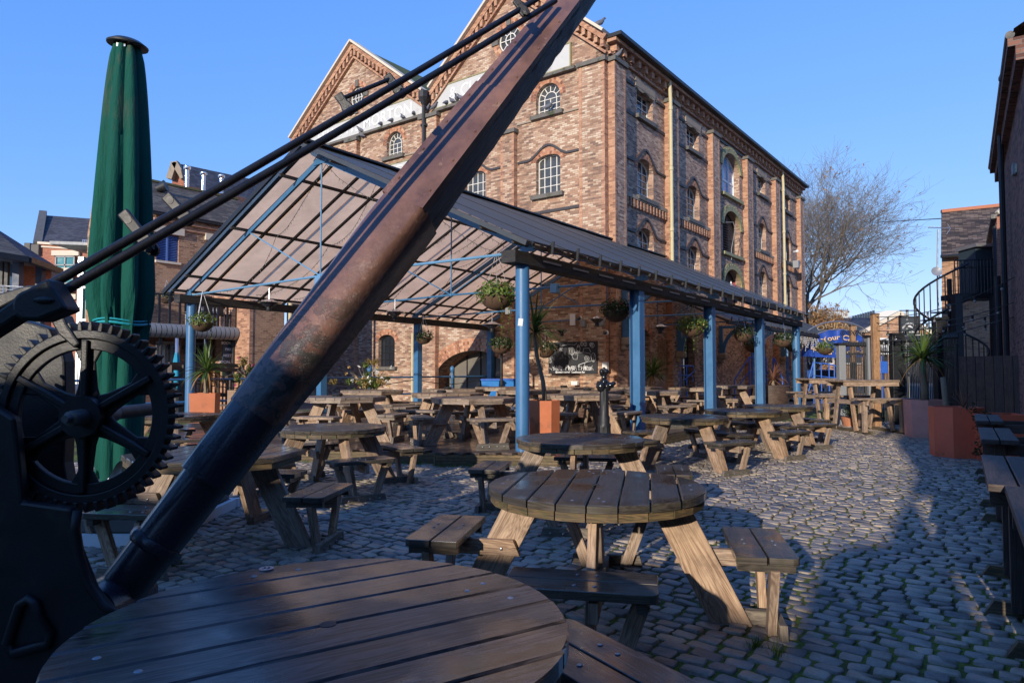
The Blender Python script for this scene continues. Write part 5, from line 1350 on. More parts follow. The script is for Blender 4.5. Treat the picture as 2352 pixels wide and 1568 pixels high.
# small roof further left, roof with gable behind the brown building
rr2 = thing('slate_gabled_building', 'slate roof with a small pointed stone gable behind the brown building', 'building', tuple(at(500, 850, 40)))
sheet([at(400, 372, 42), at(424, 384, 42.1), at(424, 440, 42), at(393, 440, 42)], 'gable', b_red, rr2)
mb = MB(); mb.bar(at(391, 412, 41.8), at(403, 374, 41.8), .4, .35); mb.bar(at(403, 374, 41.8), at(424, 410, 41.8), .4, .35); mb.build('gable_coping', stone, rr2)
sheet([at(412, 376, 42.2), at(640, 425, 50), at(640, 470, 46), at(424, 425, 40)], 'roof', slate, rr2)
sheet([at(424, 425, 40), at(640, 470, 46), at(640, 700, 46), at(424, 700, 40)], 'wall', b_red, rr2)
sm = thing('small_chimney_stack', 'short stone stack and slate roof left of the red brick building', 'chimney', tuple(at(72, 700, 60)))
q = at(69, 575, 60); mb = MB(); mb.box((q.x, 60, q.z-.4), (.5, .8, 2)); mb.build('stack', stone_d, sm)
sheet([at(72, 570, 60.5), at(92, 572, 60.5), at(92, 640, 60), at(66, 600, 60)], 'roof', slate, sm)
# pavilion at the far left with hipped slate roof
pv = thing('hipped_pavilion', 'pavilion with hipped slate roof, glazed upper floor and steel balcony at the left edge', 'building', tuple(at(0, 850, 24)))
ap = at(-40, 505, 25); e1_ = at(138, 617, 22.5); e0_ = at(64, 590, 19.5); el = at(-120, 560, 18)
mb = MB(); mb.add([ap, el, e0_], [(0, 1, 2)]); mb.build('roof', slate_moss, pv)
mb = MB(); mb.add([ap, e0_, e1_], [(0, 1, 2)]); mb.build('roof', slate, pv)
mb = MB(); mb.bar(el-UP*.08, e0_-UP*.08, .2, .16); mb.bar(e0_-UP*.08, e1_-UP*.08, .2, .16); mb.build('gutter', black, pv)
mb = MB(); mb.add([el-UP*.1, e0_-UP*.1, e1_-UP*.1, at(138, 640, 30), at(-120, 640, 30)], [(0, 1, 2, 3, 4)]); mb.build('soffit', grey_m, pv)
sheet([at(48, 605, 21.5), at(118, 622, 23.4), at(118, 900, 23.4), at(48, 900, 21.5)], 'wall', b_red, pv)
sheet([at(-60, 590, 20.6), at(50, 607, 21.5), at(50, 700, 21.5), at(-60, 700, 20.6)], 'glazing', glass_b, pv)
mb = MB()
for px in (4, 16, 36): q = at(px, 640, 20.5); mb.box((q.x, q.y, q.z), (.1, .1, 1.6))
mb.build('window_frame', black, pv)
for px, D in ((41, 20.2), (93, 21.6)): mb = MB(); q = at(px, 640, D); mb.box((q.x, q.y, 2.6), (.2, .2, 4.2)); mb.build('post', surf('navy post', (.03, .05, .1), .5), pv)
mb = MB()
for i in range(6): mb.tube([at(-30, 655+i*7.4, 19), at(60, 660+i*7.6, 19), at(84, 664+i*7.6, 20)], .022 if i == 0 else .011, 6)
for px in (8, 50): mb.tube([at(px, 657, 19), at(px, 704, 19)], .02, 6)
mb.build('balcony_railing', galv, pv)
sheet([at(-60, 702, 19), at(90, 712, 20), at(90, 722, 20), at(-60, 712, 19)], 'balcony_edge', grey_m, pv)
# canal side ground area and low walls
# timber balustrade and ramp before the undercroft
rl = thing('timber_balustrade', 'dark timber balustrade and ramp rails in front of the terrace undercroft', 'railing', tuple(at(470, 900, 18)))
for (x0, y0, x1, y1, D0, D1) in ((388, 836, 560, 840, 18, 20), (388, 845, 560, 850, 18, 20), (388, 868, 545, 874, 18, 20), (388, 900, 545, 908, 18, 20), (520, 868, 630, 835, 17.5, 20)):
    mb = MB(); mb.bar(at(x0, y0, D0), at(x1, y1, D1), .08, .11); mb.build('rail', w_dark, rl)
for k in range(7):
    px = 392+k*27; D = 18+k*.33; mb = MB(); q = at(px, 838, D); mb.box((q.x, q.y, q.z/2-.1), (.11, .11, q.z+.2)); mb.build('post', w_dark, rl)
mb = MB(); A1 = at(520, 880, 16.5); B1_ = at(575, 925, 16.5)
mb.box(((A1.x+B1_.x)/2, 16.6, .55), (B1_.x-A1.x, .06, .75)); mb.build('panel', w_plank, rl)
for k in range(4): mb = MB(); q = at(560, 925, 17.5); mb.box((q.x, 17.2+k*.3, .1+.13*k), (1.6, .28, .04)); mb.build('step', w_dark, rl)
# low brick canal wall to the left
# small turquoise parasol
q = at(405, 850, 19); q.z = .3
parasol('closed_parasol', 'small closed turquoise parasol standing under the terrace', tuple(q), 2.05, .38, .05, .55+.35, surf('turquoise cloth', (.01, .25, .38), .8, bump=0), tie=False, ex=1.0, tz=1.0, cap=False, n=28, folds=6, seed=9)

# blue pipe railing along the rear deck edge
brl = thing('blue_railing', 'blue pipe railing along the back edge of the deck', 'railing', tuple(cpt(-PW, 5, 0)))
for z in (.66, 1.19):
    mb = MB(); mb.tube([cpt(-PW-.15, t, z) for t in (-3.2, 0, 4, 8, 11.2)], .028, 8); mb.build('rail', blue, brl)
for t in (-3.0, 1.9, 5.6, 9.3):
    mb = MB(); p = cpt(-PW-.15, t, 0); mb.lathe([(.07, 0), (.07, .1), (.05, .14), (.045, 1.1), (.075, 1.14), (.075, 1.2), (.05, 1.24), (.045, 1.34), (.07, 1.38), (.085, 1.45), (.07, 1.52), (.02, 1.56), (.001, 1.57)], p, 12); mb.build('post', blue, brl, smooth=True, auto=50)
mb = MB(); mb.tube([cpt(-PW-.1, t_*.5, 1.12-.18*abs(math.sin(t_*.5*PI/3.7))) for t_ in range(23)], .012, 5); mb.build('hanging_cable', black, brl)
# blue bins by the arch
for k, (px, D) in enumerate(((1127, 22.6), (1147, 23.2), (1168, 23.0))):
    q = at(px, 890, D); bn = thing('blue_bin', ['left blue wheeled bin in front of the canal arch', 'middle blue bin with shaded side in front of the canal arch', 'right blue bin closest to the front pillar'][k], 'bin', (q.x, q.y, .1), 0, 'blue bins in front of the arch')
    mb = MB(); mb.prism([(-.24, 0), (.24, 0), (.3, .95), (-.3, .95)], (q.x, q.y, .12), (1, 0, 0), UP, (0, 1, 0), -.3, .3); mb.build('body', surf('blue bin plastic', (.005, .16, .5), .4, bump=0), bn, bevel=.02)
    mb = MB(); mb.box((q.x, q.y, 1.1), (.64, .66, .06)); mb.build('lid', blue_v, bn, bevel=.015)

# ================================================================ right side
RO = Vector((11.57, 16, 0)); RD = Vector((.55, .835, 0)).normalized(); RN = Vector((-RD.y, RD.x, 0))     # wall faces left
RF = Fr(RO, RD, RN)
rw_ = thing('right_brick_building', 'dark red brick building in shade along the right edge with black gutter', 'building', tuple(RO))
near = -7.0/1; tn = -((16+7.7)/RD.y); st_ = -((16-9.6)/RD.y); EZ = 6.2
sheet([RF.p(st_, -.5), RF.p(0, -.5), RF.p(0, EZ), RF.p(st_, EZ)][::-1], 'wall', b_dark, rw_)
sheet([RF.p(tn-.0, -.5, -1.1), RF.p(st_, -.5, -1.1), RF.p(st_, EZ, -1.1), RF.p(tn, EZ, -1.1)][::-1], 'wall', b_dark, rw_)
sheet([RF.p(st_, -.5, 0), RF.p(st_, EZ, 0), RF.p(st_, EZ, -1.1), RF.p(st_, -.5, -1.1)], 'wall', b_dark, rw_)
mb = MB(); 
for (a, w0) in ((0, 0), (tn, -1.1)): mb.add([RF.p(a, -.5, w0), RF.p(a, EZ, w0), RF.p(a, EZ+2.6, -4.5), RF.p(a, EZ, -9), RF.p(a, -.5, -9)], [(0, 1, 2, 3, 4)])
mb.build('end_wall', b_dark, rw_)
mb = MB(); mb.add([RF.p(st_-.1, EZ+.1, .13), RF.p(.1, EZ+.1, .13), RF.p(.15, EZ+2.8, -4.5), RF.p(st_-.1, EZ+2.8, -4.5)], [(0, 1, 2, 3)]); mb.add([RF.p(tn-.2, EZ+.1, -.75), RF.p(st_, EZ+.1, -.75), RF.p(st_, EZ+2.8, -4.5), RF.p(tn-.2, EZ+2.8, -4.5)], [(0, 1, 2, 3)]); mb.add([RF.p(tn, EZ+2.8, -4.5), RF.p(.15, EZ+2.8, -4.5), RF.p(.15, EZ, -9), RF.p(tn, EZ, -9)], [(0, 1, 2, 3)]); mb.build('roof', tile_old, rw_)
mb = MB(); mb.bar(RF.p(st_, EZ-.05, .1), RF.p(0, EZ-.05, .1), .2, .12); mb.bar(RF.p(st_, EZ-.22, .05), RF.p(0, EZ-.22, .05), .12, .22); mb.build('corbel_band', b_dark, rw_)
mb = MB(); mb.tube([RF.p(st_, EZ+.06, .17), RF.p(.12, EZ+.06, .17)], .06, 10); mb.build('gutter', black, rw_)
mb = MB(); mb.tube([RF.p(-3.2, EZ, .12), RF.p(-3.2, 0, .12)], .05, 8); mb.tube([RF.p(-.3, 3.6, .12), RF.p(-.3, 0, .12)], .06, 8); mb.build('rain_pipe', black, rw_)
mb = MB(); mb.tube([RF.p(-1.5, 5, .05), RF.p(-1.5, 2.5, .05), RF.p(-4, 2.4, .05)], .014, 5); mb.build('wall_cable', black, rw_)
# floodlight on long bracket and small bulkhead lamp
fl = thing('floodlight', 'black flat floodlight on a long bracket sticking out below the right gutter', 'light', tuple(at(2300, 175, 11)))
A1 = at(2322, 160, 11.2); B1_ = at(2288, 200, 10.9); d_ = (B1_-A1).normalized(); mb = MB()
mb.prism([(0, -.04), (.02, .05), (.14, .1), (.3, .06), (.34, 0), (.3, -.05), (.12, -.07)], A1, d_, Vector((0, 0, 1)).cross(d_).cross(d_)*-1, Vector((0, 1, 0)), -.14, .14); mb.build('head', surf('blue grey lamp housing', (.03, .07, .11), .4), fl, bevel=.02)
mb = MB(); mb.tube([A1, at(2345, 158, 11.4), at(2385, 150, 11.9)], .022, 8); mb.tube([A1+UP*.03, at(2312, 148, 11.2), at(2330, 146, 11.3), at(2340, 162, 11.4)], .008, 5); mb.build('bracket', black, fl)
q = at(2344, 388, 11.6); bk = thing('bulkhead_lamp', 'small boxy lamp with pale lens fixed high on the right wall', 'light', tuple(q))
mb = MB(); mb.box(q+RN*.0, (.2, .24, .2), RF.R()); mb.build('housing', grey_m, bk, bevel=.01)
mb = MB(); mb.box(q-RD*.02+Vector((-.08, -.08, -.02)), (.14, .12, .14), RF.R()); mb.build('lens', surf('lens', (.45, .48, .38), .3, bump=0), bk)
# brick house behind with tile roof
hb = thing('tiled_brick_house', 'orange brick house with old tiled roof behind the spiral staircase', 'house', tuple(at(2200, 850, 27)))
def q27(px, py, D=27): return at(px, py, D)
sheet([q27(2163, 870), q27(2340, 870, 25), q27(2340, 580, 25), q27(2163, 585)], 'wall', b_brown, hb)
sheet([q27(2161, 588, 26.8), q27(2345, 578, 24.8), q27(2345, 468, 30), q27(2162, 487, 31)], 'roof', tile_old, hb)
mb = MB(); mb.bar(q27(2162, 486, 31), q27(2345, 467, 30), .25, .14); mb.build('ridge_tile', surf('terracotta ridge', (.4, .15, .08), .8), hb)
mb = MB(); mb.tube([q27(2161, 589, 26.7), q27(2225, 585, 26)], .07, 8); mb.build('gutter', black, hb)
sheet([q27(2163, 870), q27(2163, 585), q27(2162, 487, 31), q27(2163, 585, 36), q27(2163, 870, 36)], 'end_wall', b_brown, hb)
A1 = q27(2213, 612, 26.1); B1_ = q27(2232, 690, 25.9); mb = MB(); mb.box((A1+B1_)/2, (abs(B1_.x-A1.x), .12, abs(A1.z-B1_.z))); wo = mb.build('window', white, hb)
mb = MB(); mb.box((A1+B1_)/2-Vector((0, .08, 0)), (abs(B1_.x-A1.x)*.8, .04, abs(A1.z-B1_.z)*.85)); mb.build('glass', glass_b, wo)
# aerial and dish
an = thing('tv_aerial', 'silver television aerial on a pole beside the tiled roof', 'aerial', tuple(q27(2156, 770, 26.5)))
mb = MB(); mb.tube([q27(2157, 775, 26.4), q27(2153, 620, 26.4), q27(2154.5, 527, 26.4)], .03, 6); mb.build('pole', galv, an)
mb = MB(); mb.tube([q27(2131, 522, 26.4), q27(2180, 524, 26.4)], .012, 5)
for k in range(10): px = 2132+k*3.2; mb.tube([q27(px-1.5, 520.5, 26.2), q27(px+1.5, 524.5, 26.6)], .008, 4)
mb.tube([q27(2176, 514, 26.4), q27(2183, 525, 26.4), q27(2174, 538, 26.4)], .01, 4); mb.build('elements', galv, an)
q = q27(2150.5, 625, 26.2); ds = thing('satellite_dish', 'grey satellite dish below the television aerial', 'satellite dish', tuple(q))
mb = MB(); mb.lathe([(.001, 0), (.10, .02), (.19, .06), (.195, .07), (.1, .03), (.001, .02)], q, 20, A=Vector((-.25, -1, .35))); mb.build('dish', surf('dish grey', (.2, .21, .23), .4), ds, smooth=True, auto=60)
mb = MB(); mb.tube([q, q+Vector((.3, .2, -.2)), q+Vector((.5, .3, -.15))], .02, 5); mb.build('arm', galv, ds)
# nearer brick piece with dormer
h2 = thing('red_brick_annexe', 'red brick annexe whose upper corner catches the sun beside the right building', 'building', tuple(at(2300, 850, 20)))
sheet([at(2287, 870, 20), at(2345, 870, 20), at(2345, 448, 20), at(2325, 460, 20), at(2290, 492, 20)], 'wall', b_red, h2)
sheet([at(2287, 870, 20), at(2287, 494, 20), at(2273, 520, 24), at(2273, 870, 24)], 'wall', b_red, h2)
mb = MB(); mb.bar(at(2290, 490, 19.9), at(2335, 452, 19.9), .12, .1); mb.build('verge', cream, h2)
mb = MB(); mb.bar(at(2283, 497, 19.9), at(2270, 562, 23.5), .14, .12); mb.tube([at(2284, 520, 19.9), at(2286, 600, 19.8), at(2287, 860, 19.8)], .05, 6); mb.build('gutter', black, h2)
dm = thing('dark_clad_stair_head', 'dark blue grey clad box with pale top at the head of the spiral stair', 'building', tuple(at(2262, 672, 21)))
A1 = at(2240, 568, 21); B1_ = at(2283, 674, 21); mb = MB(); mb.box(((A1.x+B1_.x)/2, 21.4, (A1.z+B1_.z)/2), (B1_.x-A1.x, .8, A1.z-B1_.z)); mb.build('cladding', surf('slate blue boards', (.03, .05, .065), .5), dm)
mb = MB(); mb.box(((A1.x+B1_.x)/2, 21.35, A1.z+.05), (B1_.x-A1.x+.15, 1, .1)); mb.build('roof', galv, dm)
# spiral staircase
scx = at(2186, 850, 21.5); R_ = .98; zt_ = at(2200, 680, 21).z
ss = thing('spiral_staircase', 'black iron spiral staircase with grey treads and curved balustrade', 'staircase', (scx.x, scx.y, 0))
mb = MB(); mb.tube([Vector((scx.x, scx.y, 0)), Vector((scx.x, scx.y, zt_+.6))], .07, 10); mb.build('centre_post', black, ss)
ns = 17; a0 = math.radians(-140); sweep = math.radians(420)
hr = []
for k in range(ns):
    z = zt_*(k+1)/ns-.05; a = a0+sweep*(k+.5)/ns; da = sweep/ns*.55
    P_ = lambda aa, r, zz: Vector((scx.x+r*math.cos(aa), scx.y+r*math.sin(aa), zz))
    mb = MB(); vs = [P_(a-da, .06, z), P_(a-da, R_, z), P_(a+da, R_, z), P_(a+da, .06, z)]; mb.add(vs+[v-UP*.04 for v in vs], [(0, 1, 2, 3), (7, 6, 5, 4), (0, 4, 5, 1), (1, 5, 6, 2), (2, 6, 7, 3)]); mb.build('tread', grey_m, ss)
    for j in (0, .5):
        aa = a0+sweep*(k+j)/ns; zz = zt_*(k+j)/ns; mb = MB(); mb.tube([P_(aa, R_, zz), P_(aa, R_, zz+1.05)], .018, 5, caps=False); mb.build('baluster', black, ss); hr.append(P_(aa, R_, zz+1.05))
mb = MB(); mb.tube(hr, .035, 6); mb.tube([p-UP*1.08 for p in hr], .035, 6); mb.build('handrail', black, ss)
ld_ = thing('iron_landing', 'black iron landing with railings joining the spiral staircase to the annexe', 'landing', tuple(at(2240, 680, 20.6)))
A1 = at(2194, 680, 20.6); B1_ = at(2300, 676, 20.6); mb = MB(); mb.box(((A1.x+B1_.x)/2, 20.9, A1.z), (B1_.x-A1.x, .8, .16)); mb.build('platform', black, ld_)
mb = MB()
mb.tube([A1+UP*1.08, B1_+UP*1.08], .02, 6); mb.tube([A1+UP*.85, B1_+UP*.85], .015, 6); mb.build('handrail', black, ld_)
for k in range(15):
    p = A1.lerp(B1_, k/14); mb = MB(); mb.tube([p, p+UP*1.1], .018, 5, caps=False); mb.build('baluster', black, ld_)
for px, D in ((2199, 20.4), (2288, 20.4)): q = at(px, 760, D); mb = MB(); mb.box((q.x, q.y, A1.z/2), (.22, .22, A1.z)); mb.build('post', black, ld_)

# iron spear fence and gates
def spear_fence(lab, A, B, h, n, name='iron_fence', cat='fence', post=None, th=.013, base=.08, spear=True, top=None):
    A = Vector(A); B = Vector(B); r = thing(name, lab, cat, tuple((A+B)/2))
    for z in ((base+.1, h-.32) if top is None else top):
        mb = MB(); mb.bar(A+UP*z, B+UP*z, .02, .045); mb.build('rail', black, r)
    mesh = None
    for k in range(n):
        p = A.lerp(B, (k+.5)/n)
        if mesh is None:
            mb = MB(); mb.tube([(0, 0, base), (0, 0, h-.12)], th, 6)
            if spear: mb.lathe([(th, h-.14), (.034, h-.1), (.02, h-.03), (.001, h+.02)], (0, 0, 0), 5)
            mesh = mb.build('picket', black, None, local=True); mesh.parent = r; o = mesh
        else: o = mesh.copy(); COL.objects.link(o); o.parent = r
        o.location = p-(A+B)/2
    if post:
        for q in post: mb = MB(); mb.box(q+UP*(h/2), (.16, .16, h)); mb.build('post', black, r)
    return r
def gp_(px, D): q = at(px, 850, D); return Vector((q.x, q.y, 0))
FD = 17.6
spear_fence('black spear topped gate left of the timber posts, scrollwork on top', gp_(1936, FD), gp_(1996, FD), 2.15, 16, 'iron_gate', 'gate')
spear_fence('narrow black spear fence carrying the blank blue plate', gp_(2009, FD), gp_(2053, FD), 2.2, 11)
spear_fence('black spear fence in sun and shade behind the pink planter', gp_(2069, FD), gp_(2150, 16.6), 2.25, 21)
spear_fence('black spear gate in deep shade beside the dark timber screen', gp_(2168, 15.6), gp_(2203, 15.2), 2.25, 10, 'iron_gate', 'gate')
for px, D, w_, h, lab in ((1932, FD, .17, 2.05, 'grey steel gate post at the left end of the gate'), (2002, FD, .26, 2.25, 'wide grey steel post between gate and fence'), (2061, FD-.1, .32, 2.3, 'thick black steel post at the middle of the fence'), (2160, 16.2, .26, 2.6, 'tall black column right of the palm'), ):
    q = gp_(px, D); ps = thing('gate_post', lab, 'post', tuple(q)); mb = MB(); mb.box(q+UP*h/2, (w_, .2, h)); mb.build('shaft', grey_m if px < 2010 else black, ps, bevel=.01)
    mb = MB(); mb.box(q+UP*(h+.03), (w_+.06, .26, .06)); mb.build('cap', black, ps)
for px in (1945, 1958, 1972, 1985):     # scrolls on the gate
    pass
sc_ = thing('iron_scrollwork', 'curly black wrought iron crest on top of the left gate', 'ironwork', tuple(gp_(1965, FD)+UP*2.1))
for k, px in enumerate((1938, 1953, 1968, 1984)):
    q = gp_(px, FD)+UP*2.12; mb = MB(); mb.tube([q+Vector((.09*(1-j/16)*math.cos(j*.8), 0, .12+.09*(1-j/16)*math.sin(j*.8)+.12)) for j in range(15)], .012, 5); mb.tube([q, q+UP*.3], .01, 5); mb.build('scroll', black, sc_)
q = at(2030, 843, FD-.1); bp = thing('blue_plate', 'blank bright blue plate fixed to the narrow spear fence', 'sign', tuple(q)); mb = MB(); mb.box(q, (.19, .012, .30)); mb.build('plate', blue_v, bp)
for k in range(3):
    px, y0, D = ((2012, 723, 16.9), (1960, 749, 19.5), (1991, 765, 19.8))[k]; q = gp_(px, D); top = at(px, y0, D).z; tp = thing('timber_post', ['tallest square timber post carrying the bulb strings', 'left timber post standing behind the gate', 'short timber post between the other two behind the gate'][k], 'post', tuple(q), 0, 'square timber posts behind the gate')
    mb = MB(); mb.box(q+UP*top/2, (.16 if k == 0 else .13, .13, top)); mb.build('shaft', w_plank, tp, bevel=.005)
    mb = MB(); mb.box(q+UP*(top+.015), (.17, .14, .03)); mb.build('cap', w_dark, tp)
# dark timber screen
q0 = at(2203, 850, 13.6); q1 = at(2400, 850, 12.0); tsn = thing('timber_screen', 'dark stained timber screen behind the red planters at the right', 'screen', ((q0.x+q1.x)/2, 12.8, 0))
zt1 = at(2230, 818, 13.3).z
A1 = Vector((q0.x, q0.y, 0)); B1_ = Vector((q1.x, q1.y, 0))
for k in range(9):
    a = A1.lerp(B1_, (k+.03)/9); b = A1.lerp(B1_, (k+.97)/9); mb = MB(); mb.bar(a+UP*(zt1/2), b+UP*(zt1/2), .04, zt1); mb.build('board', w_dark, tsn)
mb = MB(); mb.box(A1+UP*zt1/2+Vector((.22, -.1, 0)), (.14, .14, zt1)); mb.build('post', w_dark, tsn)
# rope on gate
mb = MB(); mb.tube([at(2182, 790, 15)+Vector((0, -.2, -k*.07)) for k in range(18)], .035, 8); tag(mb.build('hanging_rope', surf('grey rope', (.06, .055, .05), .95, bump=1, bs=20)), 'thick grey rope hanging from the shaded gate', 'rope')
# pub sign on pole
q = at(2088, 752, 26); ps = thing('pub_sign', 'dark hanging pub sign with white lettering on a tall pole', 'sign', (q.x, q.y, 0))
w_, h_ = 42/1568*26, 48/1568*26
mb = MB(); mb.box(q, (w_, .07, h_)); pbd = mb.build('board', surf('sign slate', (.045, .055, .065), .5, bump=0), ps)
mb = MB()
for s in (-1, 1): mb.box(q+Vector((s*w_*.5, 0, 0)), (.05, .1, h_+.1)); mb.box(q+UP*(s*h_*.5), (w_+.05, .1, .05))
mb.tube([q+UP*(h_/2+.25)-Vector((w_/2, 0, 0)), q+UP*(h_/2+.25)+Vector((w_/2, 0, 0))], .02, 5); mb.build('frame', black, ps)
rad = .27
put_text('FELLOWS MORTON', .082, q+Vector((0, -.045, .0)), (1, 0, 0), UP, letter_w, ps, warp=lambda x, y: ((rad+y)*math.sin(x/rad*.95), (rad+y)*math.cos(x/rad*.95)-.12), bold=.002)
put_text('& CLAYTON LTD', .098, q+Vector((0, -.045, -.17)), (1, 0, 0), UP, letter_w, ps, bold=.003)
mb = MB(); mb.prism([(-.12, .02), (.02, .07), (.12, -.03), (.1, -.05), (-.02, .0), (-.12, -.0)], q+Vector((0, -.05, .02)), (1, 0, 0), UP, (0, 1, 0), 0, .01); mb.build('emblem', letter_w, ps)
mb = MB(); mb.tube([(q.x, q.y+.1, 0), (q.x, q.y+.1, q.z+h_/2+.3)], .05, 8); mb.build('pole', grey_m, ps)
# banner arch with wire letters
bc = at(1925, 822, 33); rB = 80/1568*33
ba = thing('arched_banner', 'bright blue arched banner with gold lettering and wire letters above the far gateway', 'banner', (bc.x, bc.y, 0))
mb = MB(); m = 40; rng = random.Random(2)
vs = []; fs = []
for j in range(7):
    for k in range(m+1):
        a = PI*(.02+.96*k/m); r = rB*(.0+j/6.0); vs.append((bc.x+r*math.cos(a)*1.08, bc.y+.05*math.sin(a*17+j*.9)*j/6, bc.z+r*math.sin(a)*.82))
for j in range(6):
    for k in range(m): fs.append((j*(m+1)+k, j*(m+1)+k+1, (j+1)*(m+1)+k+1, (j+1)*(m+1)+k))
mb.add(vs, fs); mb.build('cloth', surf('banner blue', (.02, .065, .34), .35, var=.25, sc=1.5, bump=.6, bs=4), ba, smooth=True)
rt = rB*.72
put_text('For Your Custom', .42, bc+Vector((0, -.12, .0)), (1, 0, 0), UP, surf('gold lettering', (.65, .45, .25), .6, bump=0), ba, warp=lambda x, y: ((rt+y)*math.sin(x/rt*.95)*1.08, (rt+y)*math.cos(x/rt*.95)*.82), bold=.006)
put_text('Bar & Rooms', .36, bc+Vector((.2, -.12, .28)), (1, 0, 0), UP, bpy.data.materials['gold lettering'], ba, bold=.006)
mb = MB(); ho = [bc+Vector((rB*1.22*math.cos(a)*1.05, 0, rB*1.22*math.sin(a)*.86)) for a in [PI*k/40 for k in range(41)]]; mb.tube(ho, .03, 6); mb.tube([bc+Vector((rB*math.cos(a)*1.08, 0, rB*math.sin(a)*.82)) for a in [PI*k/40 for k in range(41)]], .03, 6); mb.build('arch_hoop', galv, ba)
rt2 = rB*1.11
put_text('ONJDNA', .38, bc+Vector((0, -.02, 0)), (1, 0, 0), UP, surf('gold wire', (.6, .45, .25), .5, bump=0), ba, warp=lambda x, y: ((rt2+y)*math.sin(x/rt2*1.3)*1.05, (rt2+y)*math.cos(x/rt2*1.3)*.85), name='wire_letters', bold=-.012)
for s in (-1, 1): mb = MB(); mb.tube([(bc.x+s*rB*1.25, bc.y, 0), (bc.x+s*rB*1.25, bc.y, bc.z+.1)], .08, 8); mb.build('post', blue_v, ba)
# far buildings
fb1 = thing('white_office_block', 'white concrete office block with slit windows in the far distance', 'building', tuple(at(2000, 850, 130)))
A1 = at(1952, 742, 130); B1_ = at(2062, 712, 130); mb = MB(); mb.prism([(at(1952, 0, 130).x, A1.z-9), (B1_.x, A1.z-9), (B1_.x, at(0, 713, 130).z), (at(2018, 0, 130).x, at(0, 713, 130).z), (at(1952, 0, 130).x, at(0, 731, 130).z)], (0, 130, 0), (1, 0, 0), UP, (0, 1, 0), 0, 20); mb.build('wall', surf('white concrete', (.62, .6, .55), .8, var=.1), fb1)
for k in range(9): q = at(1960+k*5.8, 733-k*1.55, 129.8); mb = MB(); mb.box(q, (.36, .2, 1.3)); mb.build('window', glass_d, fb1)
fb2 = thing('pale_rooftop_block', 'pale flat topped block with rooftop railings far behind the tree', 'building', tuple(at(1915, 850, 120)))
A1 = at(1878, 745, 120); B1_ = at(1950, 712, 120); mb = MB(); mb.box(((A1.x+B1_.x)/2, 125, B1_.z-6), (B1_.x-A1.x, 10, 12)); mb.build('wall', surf('pale concrete', (.5, .5, .47), .8, var=.15), fb2)
mb = MB()
for k in range(16): q = at(1880+k*4.4, 722, 119.5); mb.tube([q, q+UP*1.2], .05, 4)
q0 = at(1878, 710, 119.5); q1 = at(1950, 712, 119.5); mb.tube([q0, q1], .05, 4); mb.build('railing', galv, fb2)
fb3 = thing('brick_gable_warehouse', 'low red brick warehouse with shallow gable behind the pub sign', 'warehouse', tuple(at(2080, 850, 48)))
pts = [(1978, 880), (2150, 880), (2150, 772), (2107, 745), (2066, 719), (2017, 742), (1978, 765)]
sheet([at(a, b, 48) for a, b in pts], 'wall', b_brown, fb3)
mb = MB(); mb.bar(at(1978, 764, 47.9), at(2066, 718, 47.9), .3, .25); mb.bar(at(2066, 718, 47.9), at(2150, 771, 47.9), .3, .25); mb.build('coping', cream, fb3)
sheet([at(2040, 778, 47.8), at(2066, 768, 47.8), at(2066, 792, 47.8), at(2040, 792, 47.8)], 'slate_hatch', slate, fb3)
for px in (2018, 2060):
    q = at(px+10, 795, 46); ac = thing('ventilation_unit', 'white twin fan air conditioning unit '+('left of' if px == 2018 else 'behind')+' the thick fence post', 'air conditioner', tuple(q)); mb = MB(); mb.box(q, (.62, .4, 1.1)); mb.build('case', white, ac)
    for s in (-1, 1): mb = MB(); mb.lathe([(.001, 0), (.2, 0), (.2, .03), (.001, .03)], q+Vector((0, -.22, s*.27)), 14, A=Vector((0, -1, 0))); mb.build('fan', grey_m, ac)
fb4 = thing('long_brick_building', 'long low brick building with dark slate roof beyond the gateway', 'building', tuple(at(1930, 850, 62)))
sheet([at(1850, 872, 62), at(2015, 872, 62), at(2015, 765, 62), at(1850, 765, 62)], 'wall', b_brown, fb4)
sheet([at(1845, 768, 61.5), at(2020, 768, 61.5), at(2020, 730, 68), at(1845, 730, 68)], 'roof', slate, fb4)
for k in range(7): q = at(1860+k*22, 822, 61.8); mb = MB(); mb.box(q, (.7, .2, 1.1)); wo = mb.build('window', white, fb4); mb = MB(); mb.box(q-Vector((0, .12, 0)), (.55, .05, .9)); mb.build('glass', glass_d, wo)
# parked car beyond the gate
q = at(1912, 880, 40); car = thing('parked_car', 'pale blue grey hatchback parked beyond the gateway, seen from the front', 'car', (q.x, q.y, 0))
X_ = q.x; Y_ = q.y
body = [(-.86, .35), (-.86, .78), (-.8, .9), (-.6, .98), (.6, .98), (.8, .9), (.86, .78), (.86, .35)]
mb = MB(); mb.prism(body, (X_, Y_, 0), (1, 0, 0), UP, (0, 1, 0), 0, 4.0); mb.build('body', surf('car paint', (.18, .25, .36), .25, metal=.5, bump=0), car, bevel=.08)
mb = MB(); mb.prism([(-.76, .95), (.76, .95), (.6, 1.45), (-.6, 1.45)], (X_, Y_, 0), (1, 0, 0), UP, (0, 1, 0), 1.0, 3.4); mb.build('cabin', bpy.data.materials['car paint'], car, bevel=.06)
mb = MB(); mb.add([(X_-.68, Y_+.93, 1.0), (X_+.68, Y_+.93, 1.0), (X_+.56, Y_+.98, 1.4), (X_-.56, Y_+.98, 1.4)], [(0, 1, 2, 3)]); mb.build('windscreen', glass_d, car)
for s in (-1, 1):
    mb = MB(); mb.box((X_+s*.62, Y_-.03, .74), (.3, .08, .14)); mb.build('headlight', chrome, car, bevel=.02)
    for yy in (.7, 3.2): mb = MB(); mb.tube([(X_+s*.66, Y_+yy, .31), (X_+s*.85, Y_+yy, .31)], .31, 16); mb.build('wheel', black, car)
